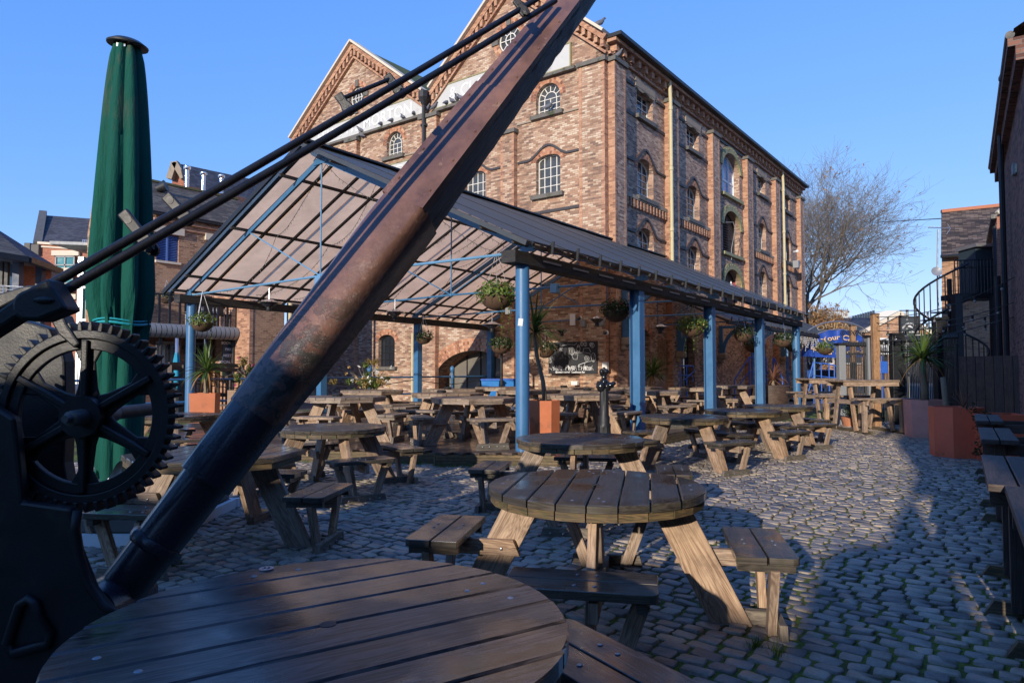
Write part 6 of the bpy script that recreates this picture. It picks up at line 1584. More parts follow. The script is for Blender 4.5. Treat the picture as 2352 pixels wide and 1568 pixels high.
mb = MB(); mb.box((X_, Y_-.02, .55), (.5, .06, .1)); mb.build('number_plate', white, car)
# ================================================================ plants and small things
def leaves(mb, c, rad, n, size, rng, up=.2, shell=.5):
    c = Vector(c)
    for _ in range(n):
        d = Vector((rng.gauss(0, 1), rng.gauss(0, 1), rng.gauss(0, 1))).normalized(); r = shell+(1-shell)*rng.random()
        p = c+Vector((d.x*rad[0], d.y*rad[1], d.z*rad[2]))*r; nrm = (d+Vector((rng.gauss(0, .5), rng.gauss(0, .5), rng.gauss(0, .5)+up))).normalized()
        a = nrm.orthogonal().normalized(); b = nrm.cross(a); t = rng.random()*6.28; u = a*math.cos(t)+b*math.sin(t); v = nrm.cross(u); s = size*(.6+.8*rng.random())
        mb.add([p-u*s, p-v*s*.42+nrm*s*.1, p+u*s, p+v*s*.42+nrm*s*.1], [(0, 1, 2, 3)])
def basket(lab, pos, r, seed=0, flowers=('w',), dark=True, trail=0, hang=None, lm=None, full=1.0):
    rng = random.Random(seed); pos = Vector(pos); b = thing('hanging_basket', lab, 'hanging basket', tuple(pos))
    mb = MB(); prof = [(.02, -r*.75)]+[(r*math.sin(a)*.88, -r*.75*math.cos(a)) for a in [k*PI/2/7 for k in range(1, 8)]]+[(r*.8, .02)]
    mb.lathe(prof, pos, 20, wob=lambda a, i: 1+.04*math.sin(a*11+i*2.1)); mb.build('basket', basket_m, b, smooth=True, auto=60)
    mb = MB(); leaves(mb, pos+UP*r*.2, (r*1.22, r*1.22, r*.8), int(620*full), r*.13, rng); 
    for k in range(trail):
        a = rng.random()*6.28
        for j in range(18): leaves(mb, pos+Vector((r*.7*math.cos(a), r*.7*math.sin(a), -j*r*.12)), (.02, .02, .02), 2, r*.08, rng)
    mb.build('foliage', lm or (leaf_d if dark else leaf1), b)
    mb = MB()
    for j, f in enumerate(flowers):
        m_ = {'w': petal_w, 'p': petal_p, 'y': petal_y}[f]; mb = MB(); leaves(mb, pos+UP*r*.28, (r*1.1, r*1.1, r*.6), 34, r*.085, rng, shell=.85); mb.build('flowers', m_, b)
    top = pos+UP*(hang or r*2.2); mb = MB()
    for k in range(3):
        a = 2*PI*k/3+.5; mb.tube([pos+Vector((r*.85*math.cos(a), r*.85*math.sin(a), 0)), top], .006, 4)
    mb.build('chain', galv, b)
    return b
def D2(px, py, D): return at(px, py, D)
basket('sunlit hanging basket with white flowers and long trailing ivy by the left front pillar', D2(464, 742, 15.7), .27, 1, ('w',), False, 1, .75)
basket('large hanging basket with purple flowers left of the front pillar', D2(1141, 682, 10.9), .29, 2, ('p',), False, 2, .75, full=1.4)
basket('big bushy dark hanging basket left of the second blue pillar', D2(1415, 716, 13.6), .28, 3, ('w', 'p'), True, 0, .75, full=1.6)
basket('hanging basket with pale yellow trailing leaves left of the third blue pillar', D2(1590, 752, 15.9), .30, 4, ('y',), False, 3, .7, full=1.7)
basket('bare wicker hanging basket between the third and fourth blue pillars', D2(1707, 768, 18.5), .28, 5, (), True, 0, .7, full=.8)
basket('wicker hanging basket between the last two blue pillars', D2(1798, 782, 20.6), .28, 6, (), True, 0, .7)
basket('small basket with white flowers on the pillar left of the canal arch', D2(973, 776, 21), .26, 7, ('w',), True, 0, .7)
basket('flower basket on the black lamp post in front of the canal arch', D2(1150, 795, 21.6), .34, 8, ('w',), True, 0, .1)
basket('shaded basket with small white flowers above the left end of the chalkboard', D2(1252, 804, 21.8), .34, 9, ('w',), True, 0, .7)
basket('bright leafy basket under the icicle lights, left of the last pillar', D2(1822, 795, 24), .28, 10, (), False, 0, .5)
basket('bright leafy basket under the icicle lights, right of the last pillar', D2(1895, 800, 30), .38, 11, ('w',), False, 0, .5)
basket('shaded basket under the lower canopy beside the fourth pillar', D2(1730, 795, 22.5), .28, 12, (), True, 0, .5)
basket('small wall basket with yellow flowers on the brown brick wall', D2(382, 684, 23.0), .27, 13, ('y',), True, 0, .6)
# heater lamps
def heater(lab, px, py, D, r=.235):
    c = D2(px, py, D); h = thing('heater_lamp', lab, 'heater lamp', tuple(c), 0, 'hanging heater lamps under the canopy')
    mb = MB(); mb.lathe([(.03, .07), (.07, .06), (r*.55, .03), (r, -.005), (r*.98, -.015), (.05, .02)], c, 28); mb.build('reflector', chrome, h, smooth=True, auto=50)
    mb = MB(); mb.lathe([(r*.78, -.01), (.075, -.10), (.001, -.1)], c, 20); mb.build('glass_cone', glass_d, h, smooth=True, auto=40)
    mb = MB(); mb.lathe([(.055, -.09), (.055, -.17), (.045, -.19), (.001, -.19)], c, 14); mb.build('element_housing', black, h, smooth=True, auto=40)
    mb = MB(); mb.tube([c+UP*.06+Vector((.004*(-1)**k, 0, k*.03)) for k in range(9)], .007, 4); mb.build('chain', galv, h)
for a in (('shiny heater lamp hanging from the front tie rod between left pillar and boom', 618, 694, 14.3), ('dull heater lamp hanging in the shade just right of the boom', 907, 716, 15.5), ('heater lamp behind the large basket with purple flowers', 1130, 745, 16.5),
          ('heater lamp above the left part of the chalkboard', 1291, 758, 21.5), ('heater lamp above the right part of the chalkboard', 1371, 732, 17.5), ('heater lamp hanging between the second and third blue pillars', 1516, 750, 18.5)): heater(*a)
# cordylines and planters
def cordyline(root, base, h, rl, n, seed, lm, dead=8, tr=.05, lean=(0, 0), wd=.022):
    rng = random.Random(seed); base = Vector(base); c = base+Vector((lean[0], lean[1], h)); mb = MB()
    mb.tube([base, base.lerp(c, .35)+Vector((.02, 0, 0)), base.lerp(c, .7)-Vector((.02, 0, 0)), c], [tr*1.25, tr, tr*.9, tr], 10); mb.build('trunk', bark_p, root, smooth=True)
    def strap(mb, el, a, l, droop, w_):
        d = Vector((math.cos(a)*math.cos(el), math.sin(a)*math.cos(el), math.sin(el))); s = d.cross(UP).normalized(); p = c.copy(); prev = None; N_ = 6; vs = []
        for k in range(N_+1):
            f = k/N_; ww = w_*(math.sin(min(1, f*3+.15)*PI/2))*(1-f**3)+.001; vs += [p-s*ww+UP*ww*.35, p, p+s*ww+UP*ww*.35]; p = p+d*(l/N_); d = (d+Vector((0, 0, -droop/N_))).normalized()
        fs = []
        for k in range(N_): fs += [(k*3, k*3+1, k*3+4, k*3+3), (k*3+1, k*3+2, k*3+5, k*3+4)]
        mb.add(vs, fs)
    mb = MB()
    for k in range(n): strap(mb, math.radians(-15+100*rng.random()**.8), rng.random()*6.28, rl*(.75+.35*rng.random()), .5+.9*rng.random(), wd)
    mb.build('leaves', lm, root)
    mb = MB()
    for k in range(dead): strap(mb, math.radians(-35+40*rng.random()), rng.random()*6.28, rl*(.7+.4*rng.random()), 1.6, wd*.7)
    if dead: mb.build('dead_leaves', leaf_b, root)
def planter(lab, pos, w_, h, mat, n=8, taper=.94, z0=0, name='octagonal_planter', rot=PI/8):
    pos = Vector(pos); r = thing(name, lab, 'planter', (pos.x, pos.y, z0)); R_ = w_/2/math.cos(PI/n)
    mb = MB(); pts = lambda q: [(pos.x+q*math.cos(2*PI*k/n+rot), pos.y+q*math.sin(2*PI*k/n+rot)) for k in range(n)]
    A_ = pts(R_*taper); B_ = pts(R_); I_ = pts(R_-.035); vs = [(x, y, z0) for x, y in A_]+[(x, y, z0+h) for x, y in B_]+[(x, y, z0+h) for x, y in I_]+[(x, y, z0+h-.08) for x, y in I_]
    fs = [(k, (k+1) % n, n+(k+1) % n, n+k) for k in range(n)]+[(n+k, n+(k+1) % n, 2*n+(k+1) % n, 2*n+k) for k in range(n)]+[(2*n+k, 2*n+(k+1) % n, 3*n+(k+1) % n, 3*n+k) for k in range(n)]
    mb.add(vs, fs); mb.build('shell', mat, r)
    mb = MB(); mb.add([(x, y, z0+h-.075) for x, y in I_], [tuple(range(n))]); mb.build('soil', bark, r)
    return r
q = D2(1250, 850, 10.75); planter('orange octagonal planter behind the front blue pillar', (q.x, q.y, 0), .48, .72, orange, z0=DZ)
cd = thing('cordyline_palm', 'tall thin cordyline palm with half dead leaves in the planter by the front pillar', 'palm', (q.x, q.y, DZ+.6)); cordyline(cd, (q.x+.02, q.y, DZ+.6), 1.18, .62, 46, 5, leaf_c, 10, .035, (-.17, 0))
q = D2(472, 850, 14.2); planter('bright orange square planter beside the left front pillar', (q.x, q.y, 0), .50, .60, orange, n=4, rot=PI/4+.2, z0=DZ+.12)
cd = thing('cordyline_palm', 'spiky sunlit cordyline in the orange planter beside the left front pillar', 'palm', (q.x, q.y, .8)); cordyline(cd, (q.x, q.y, .8), .58, .58, 70, 6, leaf_c, 26, .055, (.03, 0))
q = D2(2122, 850, 14.3); planter('faded pink octagonal planter with a tall palm in front of the fence', (q.x, q.y, 0), .74, .80, pinkp)
cd = thing('cordyline_palm', 'big green cordyline palm in the faded pink planter', 'palm', (q.x, q.y, .7)); cordyline(cd, (q.x, q.y, .7), .95, .72, 95, 7, leaf_c, 6, .07, (-.02, 0), .025)
q = D2(2193, 850, 11.1); planter('red painted octagonal planter with dark grasses, the largest on the right', (q.x, q.y, 0), .72, .82, redp, taper=.98, rot=.1)
gr_ = thing('planter_grass', 'sparse dark grass growing in the largest red planter', 'grass', (q.x, q.y, .75)); cordyline(gr_, (q.x+.12, q.y, .72), .08, .42, 34, 8, leaf_r, 0, .02, (0, 0), .006)
cd = thing('bare_palm', 'bare palm trunk without crown between the pink and red planters', 'palm', tuple(D2(2168, 850, 12.6))); mb = MB(); qb = D2(2168, 850, 12.6); mb.tube([(qb.x, qb.y, .0), (qb.x+.02, qb.y, .8), (qb.x-.02, qb.y, 1.28)], [.06, .05, .045], 10); mb.build('trunk', bark_p, cd, smooth=True)
q = D2(2288, 850, 10.6); planter('narrow red planter partly hidden by the dark tall tables', (q.x, q.y, 0), .62, .74, redp, n=4, rot=.5)
iv = thing('trailing_ivy', 'dark ivy spilling between the red planters', 'plant', (q.x-.3, q.y, .7)); mb = MB(); rng = random.Random(5)
for k in range(26): leaves(mb, (q.x-.34+rng.gauss(0, .07), q.y-.1, .86-k*.03), (.09, .09, .05), 9, .03, rng)
mb.build('foliage', leaf_d, iv)
q = D2(1957, 958, 17.0); planter('small terracotta pot at the foot of the black gate', (q.x, q.y, 0), .5, .26, surf('terracotta', (.42, .17, .09), .8), n=20, taper=.75, name='plant_pot')
lv_ = thing('grey_shrub', 'small grey shrub in the terracotta pot', 'shrub', (q.x, q.y, .2)); mb = MB(); leaves(mb, (q.x, q.y, .4), (.26, .26, .2), 200, .03, random.Random(3)); mb.build('foliage', leaf_d, lv_)
# barrel planter with bronze cordyline near the steps
q = D2(1768, 850, 20.3); br_ = thing('barrel_planter', 'dark half barrel planter near the blue steps', 'planter', (q.x, q.y, 0)); mb = MB(); mb.lathe([(.46, 0), (.54, .4), (.56, .78), (.5, .8), (.48, .7), (.001, .7)], (q.x, q.y, .18), 24); mb.build('staves', w_dark, br_, smooth=True, auto=40)
mb = MB()
for z in (.12, .5, .72): mb.lathe([(.50+z*.075, z-.02), (.505+z*.075, z+.02), (.49+z*.075, z+.02), (.49+z*.075, z-.02)], (q.x, q.y, .18), 24)
mb.build('hoop', black, br_)
cd = thing('cordyline_palm', 'bronze spiky cordyline in the half barrel', 'palm', (q.x, q.y, .85)); cordyline(cd, (q.x+.1, q.y, .85), .25, .62, 70, 9, leaf_r, 0, .05)
q = D2(1495, 850, 20.8); cd = thing('cordyline_palm', 'bushy drooping cordyline against the warehouse wall between second and third pillars', 'palm', (q.x, q.y, DZ)); cordyline(cd, (q.x-.2, q.y, DZ), 1.05, .75, 110, 10, leaf_c, 8, .07, (.25, 0), .022)
planter('wooden tub at the foot of the drooping cordyline', (q.x-.1, q.y, 0), .6, .45, w_plank, n=8, z0=DZ)
# flowering bushes
def bush(lab, px, py, D, rx, rz, seed, fl, z0=None):
    c = D2(px, py, D); rng = random.Random(seed); b = thing('flowering_bush', lab, 'bush', (c.x, c.y, 0))
    mb = MB()
    for k in range(16):
        a = rng.random()*6.28; mb.tube([c+Vector((0, 0, -rz*1.5)), c+Vector((rx*.5*math.cos(a), rx*.5*math.sin(a), 0)), c+Vector((rx*.95*math.cos(a), rx*.95*math.sin(a), rz*rng.random()))], .008, 4)
    mb.build('stems', bark, b)
    mb = MB(); mb2 = MB()
    for k in range(26):
        d = Vector((rng.gauss(0, .5), rng.gauss(0, .4), rng.gauss(0, .5))); p = c+Vector((d.x*rx, d.y*rx, d.z*rz)); leaves(mb if rng.random() < .62 else mb2, p, (rx*.28, rx*.28, rz*.3), 85, .032, rng, shell=.1)
    mb.build('foliage', leaf1, b); mb2.build('dry_foliage', leaf_y, b)
    for f, n in fl:
        for k in range(n):
            mb = MB()
            d = Vector((rng.gauss(0, .55), -abs(rng.gauss(0, .5)), rng.gauss(0, .55))); leaves(mb, c+Vector((d.x*rx, d.y*rx, d.z*rz)), (.04, .04, .04), 6, .038, rng)
            mb.build('flower', {'w': petal_w, 'p': petal_p, 'y': petal_y}[f], b)
bush('flowering bush with pink and cream flowers left of the boom', 585, 868, 15.5, .42, .42, 1, (('p', 14), ('y', 16)))
bush('flowering bush with white and yellow flowers below the arched wall window', 848, 872, 16.9, .48, .32, 2, (('w', 20), ('y', 10)))
# black dragon-like bollard
q = D2(1387, 850, 10.9); bl_ = thing('ornate_bollard', 'black fluted iron bollard with carved figures wrapped in plastic on top', 'bollard', (q.x, q.y, 0))
mb = MB(); mb.lathe([(.14, 0), (.14, .08), (.115, .12), (.1, .5), (.105, .55), (.085, .58), (.09, .66), (.075, .7), (.07, 1.0), (.06, 1.12), (.001, 1.13)], (q.x, q.y, 0), 24, wob=lambda a, i: 1+.03*math.cos(a*12)); mb.build('shaft', black, bl_, smooth=True, auto=40)
mb = MB(); rng = random.Random(12); gloss = surf('glossy black plastic', (.012, .013, .016), .15, var=.3, bump=.6, bs=30)
for (dx, dz, rx, rz) in ((-.05, 1.15, .075, .09), (-.085, 1.18, .04, .06), (.05, 1.15, .07, .08), (.10, 1.17, .06, .05), (.155, 1.20, .04, .035), (0, 1.22, .075, .06), (0, 1.29, .045, .06), (0, 1.345, .06, .04), (-.035, 1.385, .04, .05), (.03, 1.39, .045, .045), (0, 1.42, .03, .04)): mb.lathe([(.01, -rz), (rx*.75, -rz*.7), (rx, 0), (rx*.75, rz*.7), (.01, rz)], (q.x+dx, q.y+rng.gauss(0, .02), dz), 12, wob=lambda a, i: 1+.16*math.sin(a*5+i*3+dx*40))
mb.build('wrapped_figures', gloss, bl_, smooth=True, auto=80)
# black lamp post with lantern in front of the arch
q = D2(1152, 850, 21.8); lp = thing('lamp_post', 'slim black lamp post with small lantern in front of the canal arch', 'lamp post', (q.x, q.y, 0))
mb = MB(); mb.lathe([(.13, .1), (.1, .3), (.05, .5), (.045, 1.9), (.06, 1.95), (.03, 2.05), (.001, 2.06)], (q.x, q.y, 0), 10); mb.build('post', black, lp)
q2 = D2(1169, 792, 21.8); mb = MB(); mb.lathe([(.04, -.2), (.09, .1), (.11, .12), (.03, .24), (.001, .27)], q2, 6); mb.build('lantern', black, lp)
mb = MB(); mb.tube([D2(1138, 806, 21.8), D2(1152, 812, 21.8), D2(1169, 804, 21.8)], .018, 5); mb.build('cross_arm', black, lp)
# ---- chalkboard
cb = thing('chalkboard', 'large black chalkboard with white chalk drawings of a vehicle, plants and leaves', 'chalkboard', tuple(GF.p(1.2, 1.3)))
u0_, u1_, z0_, z1_ = .32, 2.22, 1.30, 2.36
mb = MB(); mb.box(GF.p((u0_+u1_)/2, (z0_+z1_)/2, .24), (u1_-u0_, .04, z1_-z0_), GF.R()); mb.build('board', chalk, cb)
def CP(x, y): return GF.p(u1_-(u1_-u0_)*x, z0_+(z1_-z0_)*y, .265)      # x from left 0..1, y from bottom
def stroke(mb, pts, w_=.006):
    P = [CP(x, y) for x, y in pts]
    for a, b in zip(P[:-1], P[1:]): mb.bar(a, b, w_, w_, up=GF.W)
mb = MB(); rng = random.Random(21)
def el(cx, cy, rx, ry, n=14, a0=0, a1=6.283): return [(cx+rx*math.cos(a0+(a1-a0)*k/n), cy+ry*math.sin(a0+(a1-a0)*k/n)) for k in range(n+1)]
stroke(mb, el(.80, .47, .045, .085)); stroke(mb, el(.80, .47, .02, .04)); stroke(mb, el(.50, .70, .045, .12)); stroke(mb, el(.50, .70, .012, .12)); stroke(mb, [(.44, .58), (.44, .82)]); stroke(mb, [(.55, .64), (.74, .66), (.86, .62), (.88, .5)]); stroke(mb, [(.72, .66), (.74, .78), (.84, .79), (.88, .66)]); stroke(mb, [(.55, .60), (.62, .60), (.60, .44), (.53, .45), (.50, .56)]); stroke(mb, el(.63, .77, .035, .09)); stroke(mb, el(.63, .86, .02, .035)); stroke(mb, [(.50, .6), (.56, .67), (.60, .66)]); stroke(mb, [(.63, .27), (.78, .35), (.93, .40)], .012); stroke(mb, [(.755, .2), (.76, .35)], .012); stroke(mb, el(.93, .5, .04, .14)); stroke(mb, [(.93, .36), (.95, .62)])
stroke(mb, [(.12, .8), (.2, .78), (.3, .8), (.28, .88), (.42, .92), (.55, .90), (.60, .95)]); stroke(mb, el(.16, .82, .03, .05)); stroke(mb, el(.27, .80, .02, .04)); stroke(mb, [(.10, .76), (.3, .73)])
for (cx, cy, s) in ((.70, .92, .05), (.77, .91, .05), (.91, .87, .06), (.88, .90, .04), (.03, .65, .04), (.05, .52, .05), (.04, .40, .05)): stroke(mb, el(cx, cy, s*.6, s*1.2)); stroke(mb, [(cx, cy-s*1.2), (cx, cy+s*1.2)])
for k in range(44):
    x = .05+.92*rng.random(); h = .06+.10*rng.random(); stroke(mb, [(x, .1), (x+rng.gauss(0, .012), .1+h*.6), (x+rng.gauss(0, .02), .1+h)], .009)
for k in range(12): x = .2+.6*rng.random(); stroke(mb, el(x, .17+.06*rng.random(), .018, .035, 8), .008)
stroke(mb, el(.83, .10, .10, .10, 14, 0, PI)); stroke(mb, [(.79, .11), (.87, .11), (.87, .16), (.79, .16), (.79, .11)], .01)
mb.build('chalk_drawing', chalk_w, cb)
put_text('@canalhousebar', .085, CP(.30, .045), -GF.U, UP, chalk_w, cb, bold=.002); put_text('f  Canalhouse Bar', .085, CP(.60, .045), -GF.U, UP, chalk_w, cb, bold=.002)
# small boxes and cameras on the chalkboard wall
def wallbox(lab, name, cat, u, z, w_, h, mat, d=.14):
    mb = MB(); mb.box(GF.p(u, z, .2+d/2), (w_, d, h), GF.R()); tag(mb.build(name, mat, bevel=.01), lab, cat)
wallbox('white paper notice high on the wall above the chalkboard', 'paper_notice', 'notice', 1.28, 3.1, .22, .38, letter_w, .02)
wallbox('grey socket box on the wall above the right part of the chalkboard', 'socket_box', 'box', .82, 2.95, .17, .22, grey_m)
wallbox('grey box on the wall between notice and second pillar', 'socket_box', 'box', .12, 2.95, .17, .2, grey_m)
wallbox('pale double socket on the lit bricks under the chalkboard', 'socket_box', 'box', 1.15, .98, .24, .13, letter_w)
wallbox('white hand sanitiser dispenser beside the chalkboard', 'dispenser', 'dispenser', -.0, 1.52, .18, .3, letter_w)
for (u, z, lab) in ((.98, 3.13, 'white dome camera above the chalkboard'), (.0, 2.62, 'white dome camera at the warehouse corner')):
    c = GF.p(u, z, .3); dc = thing('dome_camera', lab, 'camera', tuple(c)); mb = MB(); mb.lathe([(.001, 0), (.08, 0), (.085, .06), (.001, .06)], c-GF.W*.05, 16, A=-GF.W); mb.build('mount', white, dc); mb = MB(); mb.ball(c, .065, 14, 8); mb.build('dome', glass_d, dc, smooth=True)
mb = MB(); mb.tube([GF.p(8.45, -.5, .3), GF.p(8.45, 2.95, .3)], .07, 10); tag(mb.build('black_pipe', black), 'black vertical pipe on the wall left of the canal arch', 'pipe')
# ---- lower lean-to canopy along the facade
lt = thing('lean_to_canopy', 'lower grey corrugated lean-to canopy along the far part of the warehouse', 'canopy', tuple(FF.p(12, 3, 1)))
LA, LB = 3.2, 22.3; zo = 3.14; zi = 4.35; no = 2.75
A1 = FF.p(LA, zo, no); B1_ = FF.p(LB, zo, no); C1 = FF.p(LB, zi, .1); D1 = FF.p(LA, zi, .1); l = (D1-A1).length
mb = MB(); n = 19
for k in range(n):
    a = k/n; b = (k+1)/n+.002; up = UP*(.012*(k % 2)); mb.add([A1.lerp(B1_, a)+up, A1.lerp(B1_, b)+up, D1.lerp(C1, b)+up, D1.lerp(C1, a)+up], [(0, 1, 2, 3)], [[(0, a*19), (0, b*19), (l, b*19), (l, a*19)]])
mb.build('roof_sheet', roof_m, lt)
mb = MB(); mb.bar(A1-UP*.1, B1_-UP*.1, .1, .12); mb.build('eave_beam', timber_b, lt)
for k in range(12): t = k/11; mb = MB(); mb.bar(A1.lerp(B1_, t)-UP*.06, D1.lerp(C1, t)-UP*.06, .05, .07); mb.build('rafter', black, lt)
for k in range(26): q = A1.lerp(B1_, (k+.5)/26); mb = MB(); mb.bar(q-UP*.05, q+UP*.1+N2*.03, .015, .04); mb.build('eave_clip', black, lt)
for t in (6.5, 11.2, 15.8, 20.4, 22.2):
    p = FF.p(t, 0, no-.25); mb = MB(); mb.tube([p, p+UP*3.05], .05, 8); mb.build('post', blue, lt)
il = thing('icicle_lights', 'white icicle fairy lights hanging from the edge of the lower canopy', 'string lights', tuple(A1)); rng = random.Random(31)
for k in range(92):
    q = A1.lerp(B1_, .04+.95*k/92)-UP*.12; n = rng.choice((3, 5, 7, 9)); mb = MB()
    mb.tube([q, q-UP*(n*.085)], .004, 3, caps=False)
    for j in range(n): p = q-UP*(j*.085+.03)+Vector((rng.gauss(0, .015), 0, 0)); mb.box(p, (.016, .016, .04))
    mb.build('strand', letter_w, il)
# ---- blue stair rails and steps
def railset(lab, pts, D, extra=(), posts=()):
    P = [D2(x, y, D) for x, y in pts]; r = thing('blue_step_railing', lab, 'railing', tuple(P[0])); mb = MB(); mb.tube(P, .024, 6); mb.build('handrail', blue_v, r)
    for e in extra: mb = MB(); mb.tube([D2(x, y, D) for x, y in e], .02, 6); mb.build('rail', blue_v, r)
    for (x, y0) in posts: a = D2(x, y0, D); mb = MB(); mb.tube([a, (a.x, a.y, .15)], .022, 6); mb.build('post', blue_v, r)
    return r
railset('blue tubular railing climbing to the door left of the fourth pillar', [(1687, 872), (1721, 820), (1760, 822)], 24.5, [[(1697, 886), (1721, 853), (1760, 854)]], [(1687, 872), (1721, 820), (1760, 822), (1740, 821)])
railset('blue tubular railing going down between the last two pillars', [(1776, 822), (1778, 822), (1797, 868)], 24.0, [[(1774, 850), (1794, 886)]], [(1776, 822), (1797, 868)])
railset('small blue folded railing beside the wooden warehouse door', [(1562, 840), (1592, 840), (1595, 852), (1570, 874)], 22.3, [[(1562, 862), (1590, 862), (1592, 876)]], [(1577, 840), (1562, 850)])
railset('bright blue steps railing to the right of the last pillar', [(1850, 895), (1868, 832), (1904, 836), (1928, 842)], 26, [[(1852, 912), (1869, 862), (1904, 866), (1928, 868)]], [(1850, 895), (1868, 832), (1886, 834), (1904, 836), (1916, 838), (1928, 842)])
st1 = thing('entrance_steps', 'low timber entrance platform behind the last blue pillars', 'steps', tuple(FF.p(15, 0, 1.2)))
for k in range(3): mb = MB(); mb.box(FF.p(15.2, .16+.17*k, 1.6-.25*k), (4.4-.2*k, 2.2-.5*k, .16), FF.R()); mb.build('step', w_plank, st1)
st2 = thing('entrance_steps', 'planked landing with pale boards right of the last pillar', 'steps', tuple(FF.p(21, 0, 1.2)))
for k in range(4): mb = MB(); mb.box(FF.p(21.2, .12+.2*k, 2.4-.2*k), (3, .06, .18), FF.R()); mb.build('board', w_plank, st2)
# blue half sail / dark umbrella shape under canopy
# ---- bulb strings at the right
def catenary(a, b, sag, n=26): return [a.lerp(b, k/n)-UP*(sag*4*(k/n)*(1-k/n)) for k in range(n+1)]
bs_m = surf('clear bulb', (.22, .22, .22), .1, bump=0, spec=1)
TP = gp_(2012, 16.9); tz0 = at(0, 727, 16.9).z
lines = [(TP+UP*tz0, at(2352, 624, 12.5), .25), (TP+UP*(tz0-.15), at(2340, 690, 13), .2), (TP+UP*(tz0-.35), at(2300, 716, 14.5), .15), (TP+UP*(tz0-.6), at(2300, 735, 15), .12), (at(1985, 790, 18)+UP*.0, at(2170, 712, 15.5), .12)]
for i, (a, b, sg) in enumerate(lines):
    s_ = thing('bulb_string', ['uppermost bulb string from the tallest timber post to the right wall', 'second bulb string from the top of the tallest timber post', 'third bulb string running toward the spiral staircase', 'lowest bulb string from the tallest timber post', 'short bulb string crossing low over the gate'][i], 'string lights', tuple(a))
    pts = catenary(a, b, sg); mb = MB(); mb.tube(pts, .009, 5); mb.build('cable', black, s_)
    for k in range(3, 26, 4):
        p = pts[k]; mb = MB(); mb.lathe([(.022, 0), (.022, -.07), (.001, -.07)], p, 8); so2 = mb.build('socket', black, s_)
        mb = MB(); mb.ball(p-UP*.1, .028, 8, 6); mb.build('bulb', bs_m, s_, smooth=True)
mb = MB(); mb.tube([at(1990, 512, 60), at(2163, 502, 31)], .03, 4); tag(mb.build('overhead_wire', black), 'thin overhead wire from the bare tree to the tiled roof', 'wire')
# ---- pigeons
def pigeon(lab, p, dr, s=1.0):
    p = Vector(p); d = Vector((dr[0], dr[1], 0)).normalized(); sd = Vector((-d.y, d.x, 0)); mb = MB()
    prof = []; pts = [p+d*x*s+UP*z*s for x, z in ((-.19, .03), (-.12, .07), (-.05, .10), (.03, .135), (.075, .18), (.10, .225), (.125, .24), (.15, .232))]
    mb.tube(pts, [.008*s, .03*s, .055*s, .062*s, .04*s, .026*s, .028*s, .006*s], 8)
    for q in (-.02, .02): mb.tube([p+d*.0+sd*q*s+UP*.08*s, p+d*.01+sd*q*s], .006*s, 4)
    tag(mb.build('pigeon', surf('pigeon grey', (.12, .125, .15), .7, var=.7, sc=18, bump=0) if 'pigeon grey' not in bpy.data.materials else bpy.data.materials['pigeon grey'], smooth=True), lab, 'pigeon', 'pigeons perched along the sign ledge and window')
Z2f = lambda x, y: ((1100+.5952*x)/1.7415, (.5952*y)/1.7415)
pg = [(575, 890, 'pigeon farthest left on the ledge below the lettering'), (582, 930, 'pigeon on the capstone below the left end of the sign'), (710, 840, 'pigeon below the first letters of the left sign'), (782, 822, 'pale pigeon second on the left sign ledge'), (856, 797, 'dark pigeon below the middle of the left sign'), (930, 772, 'pigeon below the last letters of the left sign'), (1020, 740, 'pigeon pecking beside the rain pipe hopper'), (1068, 720, 'pigeon just right of the rain pipe hopper'), (1150, 697, 'leftmost of the cluster of four pigeons below the right sign'), (1190, 683, 'second pigeon of the cluster below the right sign'), (1222, 675, 'third pigeon of the cluster below the right sign'), (1250, 665, 'rightmost pigeon of the cluster below the right sign'), (1370, 612, 'pigeon on the ledge next to the brown boom')]
for i, (x, y, lab) in enumerate(pg):
    px, py = Z2f(x, y); q = onp(px, py, GF.p(0, 0, .12), GF.W)
    if i != 1: q = GF.p((q-CORNER).dot(G2), 11.775, .12)
    pigeon(lab, q, (random.random()-.5, -.4+random.random()), 1.25)
q = onp(*Z2f(1838, 745), GF.p(0, 0, .05), GF.W); pigeon('pigeon on the sill of the upper right arched window', GF.p((q-CORNER).dot(G2), 10.5, .06), (1, 0), 1.25)
pigeon('pigeon standing on the roof verge at the warehouse corner', GF.p(.25, 12.78, .1), (.8, .2), 1.5); pigeon('pigeon on the capstone of the corner pilaster', FF.p(.3, 11.74, .2), (.6, -.3), 1.3)
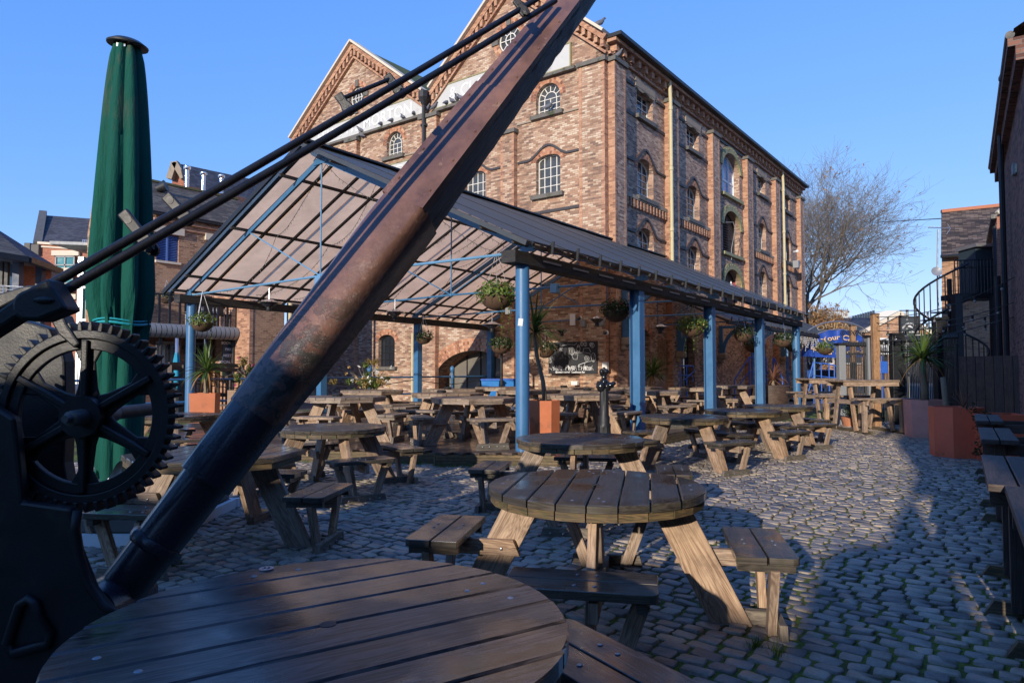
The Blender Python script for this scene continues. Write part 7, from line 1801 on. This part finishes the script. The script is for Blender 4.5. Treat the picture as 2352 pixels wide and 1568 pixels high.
# ---- bare tree
def bare_tree(lab, base, H_, seed, spread, leafn, lean, name='bare_tree', minr=.012, r0=.32):
    rng = random.Random(seed); base = Vector(base); t = thing(name, lab, 'tree', tuple(base)); tw = MB(); tips = []
    trunk = MB(); pts = [base, base+UP*H_*.12, base+UP*H_*.24+Vector((.2, 0, 0))]; trunk.tube(pts, [r0*1.3, r0, r0*.85], 8); trunk.build('trunk', bark, t, smooth=True)
    def grow(p, d, l, r, lev, mb):
        n = 5; P = [p]; dd = d.copy()
        for k in range(n):
            dd = (dd+Vector((rng.gauss(0, .12), rng.gauss(0, .12), rng.gauss(0, .09)+(.07 if lev < 3 else .02)))).normalized(); P.append(P[-1]+dd*l/n)
        mb.tube(P, [max(minr*.6, r*(1-.55*k/n)) for k in range(n+1)], 5 if lev < 2 else 3, caps=False)
        if lev >= 5: tips.append(P[-1]); return
        for k in range(rng.choice((2, 3, 4, 4)) if lev < 4 else 3):
            f = .3+.7*rng.random(); i = min(n-1, int(f*n)); q = P[i].lerp(P[i+1], f*n-i) if i < n else P[-1]
            ax = Vector((rng.gauss(0, 1), rng.gauss(0, 1), rng.gauss(0, .6))).normalized(); nd = (dd*.8+ax*.75).normalized(); grow(q, nd, l*(.62+.16*rng.random()), r*.52, lev+1, mb)
        grow(P[-1], dd, l*.7, r*.45, lev+1, mb)
    for k in range(8):
        a = 2*PI*k/8+rng.random()*.5; el_ = rng.uniform(.25, 1.15); d = Vector((math.cos(a)*math.cos(el_)*spread+lean, math.sin(a)*math.cos(el_)*spread, math.sin(el_))).normalized()
        mb = MB(); grow(base+UP*H_*(.17+.07*rng.random()), d, H_*.27, r0*.5, 0, mb); mb.build('limb', bark, t)
    mb = MB()
    for p in tips:
        if rng.random() < leafn: leaves(mb, p, (.12, .12, .12), 3, .10, rng)
    if mb.v: mb.build('last_leaves', leaf_b if leafn < .3 else leaf_y, t)
q = at(1832, 880, 57); bare_tree('tall bare winter tree with a few brown leaves behind the warehouse', (q.x, q.y, 0), 21, 11, .62, .04, .14)
q = at(1862, 880, 45); bare_tree('small tree with yellow autumn leaves beneath the bare tree', (q.x, q.y, 0), 6.3, 5, .9, .28, .12, 'autumn_tree', .008, .12)
# ---- unseen wall added behind the camera, its top edge cut to shade the foreground
ES = Vector((math.sin(SUN_AZ), math.cos(SUN_AZ), 0)); EU = Vector((math.cos(SUN_AZ), -math.sin(SUN_AZ), 0)); TT = math.tan(SUN_EL)
S0 = -10.0
ob = thing('brick_outbuilding', 'low brick outbuilding with chimneys behind the camera', 'building', tuple(ES*S0-EU*5))
prof = [(-26, 5.0), (-12, 5.0), (-9, 5.6), (-6.6, 4.6), (-5.6, 5.4), (-4.6, 5.2), (-4.4, 6.2), (-3.9, 6.4), (-3.75, 5.2), (-3.6, 7.1), (-2.75, 7.1), (-2.7, 7.9), (-2.35, 8.2), (-2.12, 7.6), (-2.06, 4.95), (-1.1, 4.95), (-.9, 4.6), (-.5, 4.2), (-.3, 3.9), (-.25, 4.5), (-.2, 5.6), (-.1, 6.1), (.08, 6.3), (.25, 6.4), (.37, 7.4), (.5, 8.2), (.64, 9.2), (.67, 4.6), (.92, 4.6), (.94, 9.8), (1.0, 12.5), (1.4, 13)]
pts = [(-26, 0)]+[(u, TT*(s0-S0)) for u, s0 in prof]+[(1.4, 0)]
mb = MB(); mb.prism(pts, ES*S0, EU, UP, ES, -.3, 0); mb.build('wall', b_dark, ob)
mb = MB(); mb.prism([(.64, TT*(9.0-S0)), (.90, TT*(9.2-S0)), (.98, TT*(12.4-S0)), (.74, TT*(10.2-S0)), (.62, TT*(9.4-S0))], ES*S0, EU, UP, ES, -.28, -.02); mb.build('lintel', b_dark, ob)  # added strip over the gap, limits the patch of sun let through
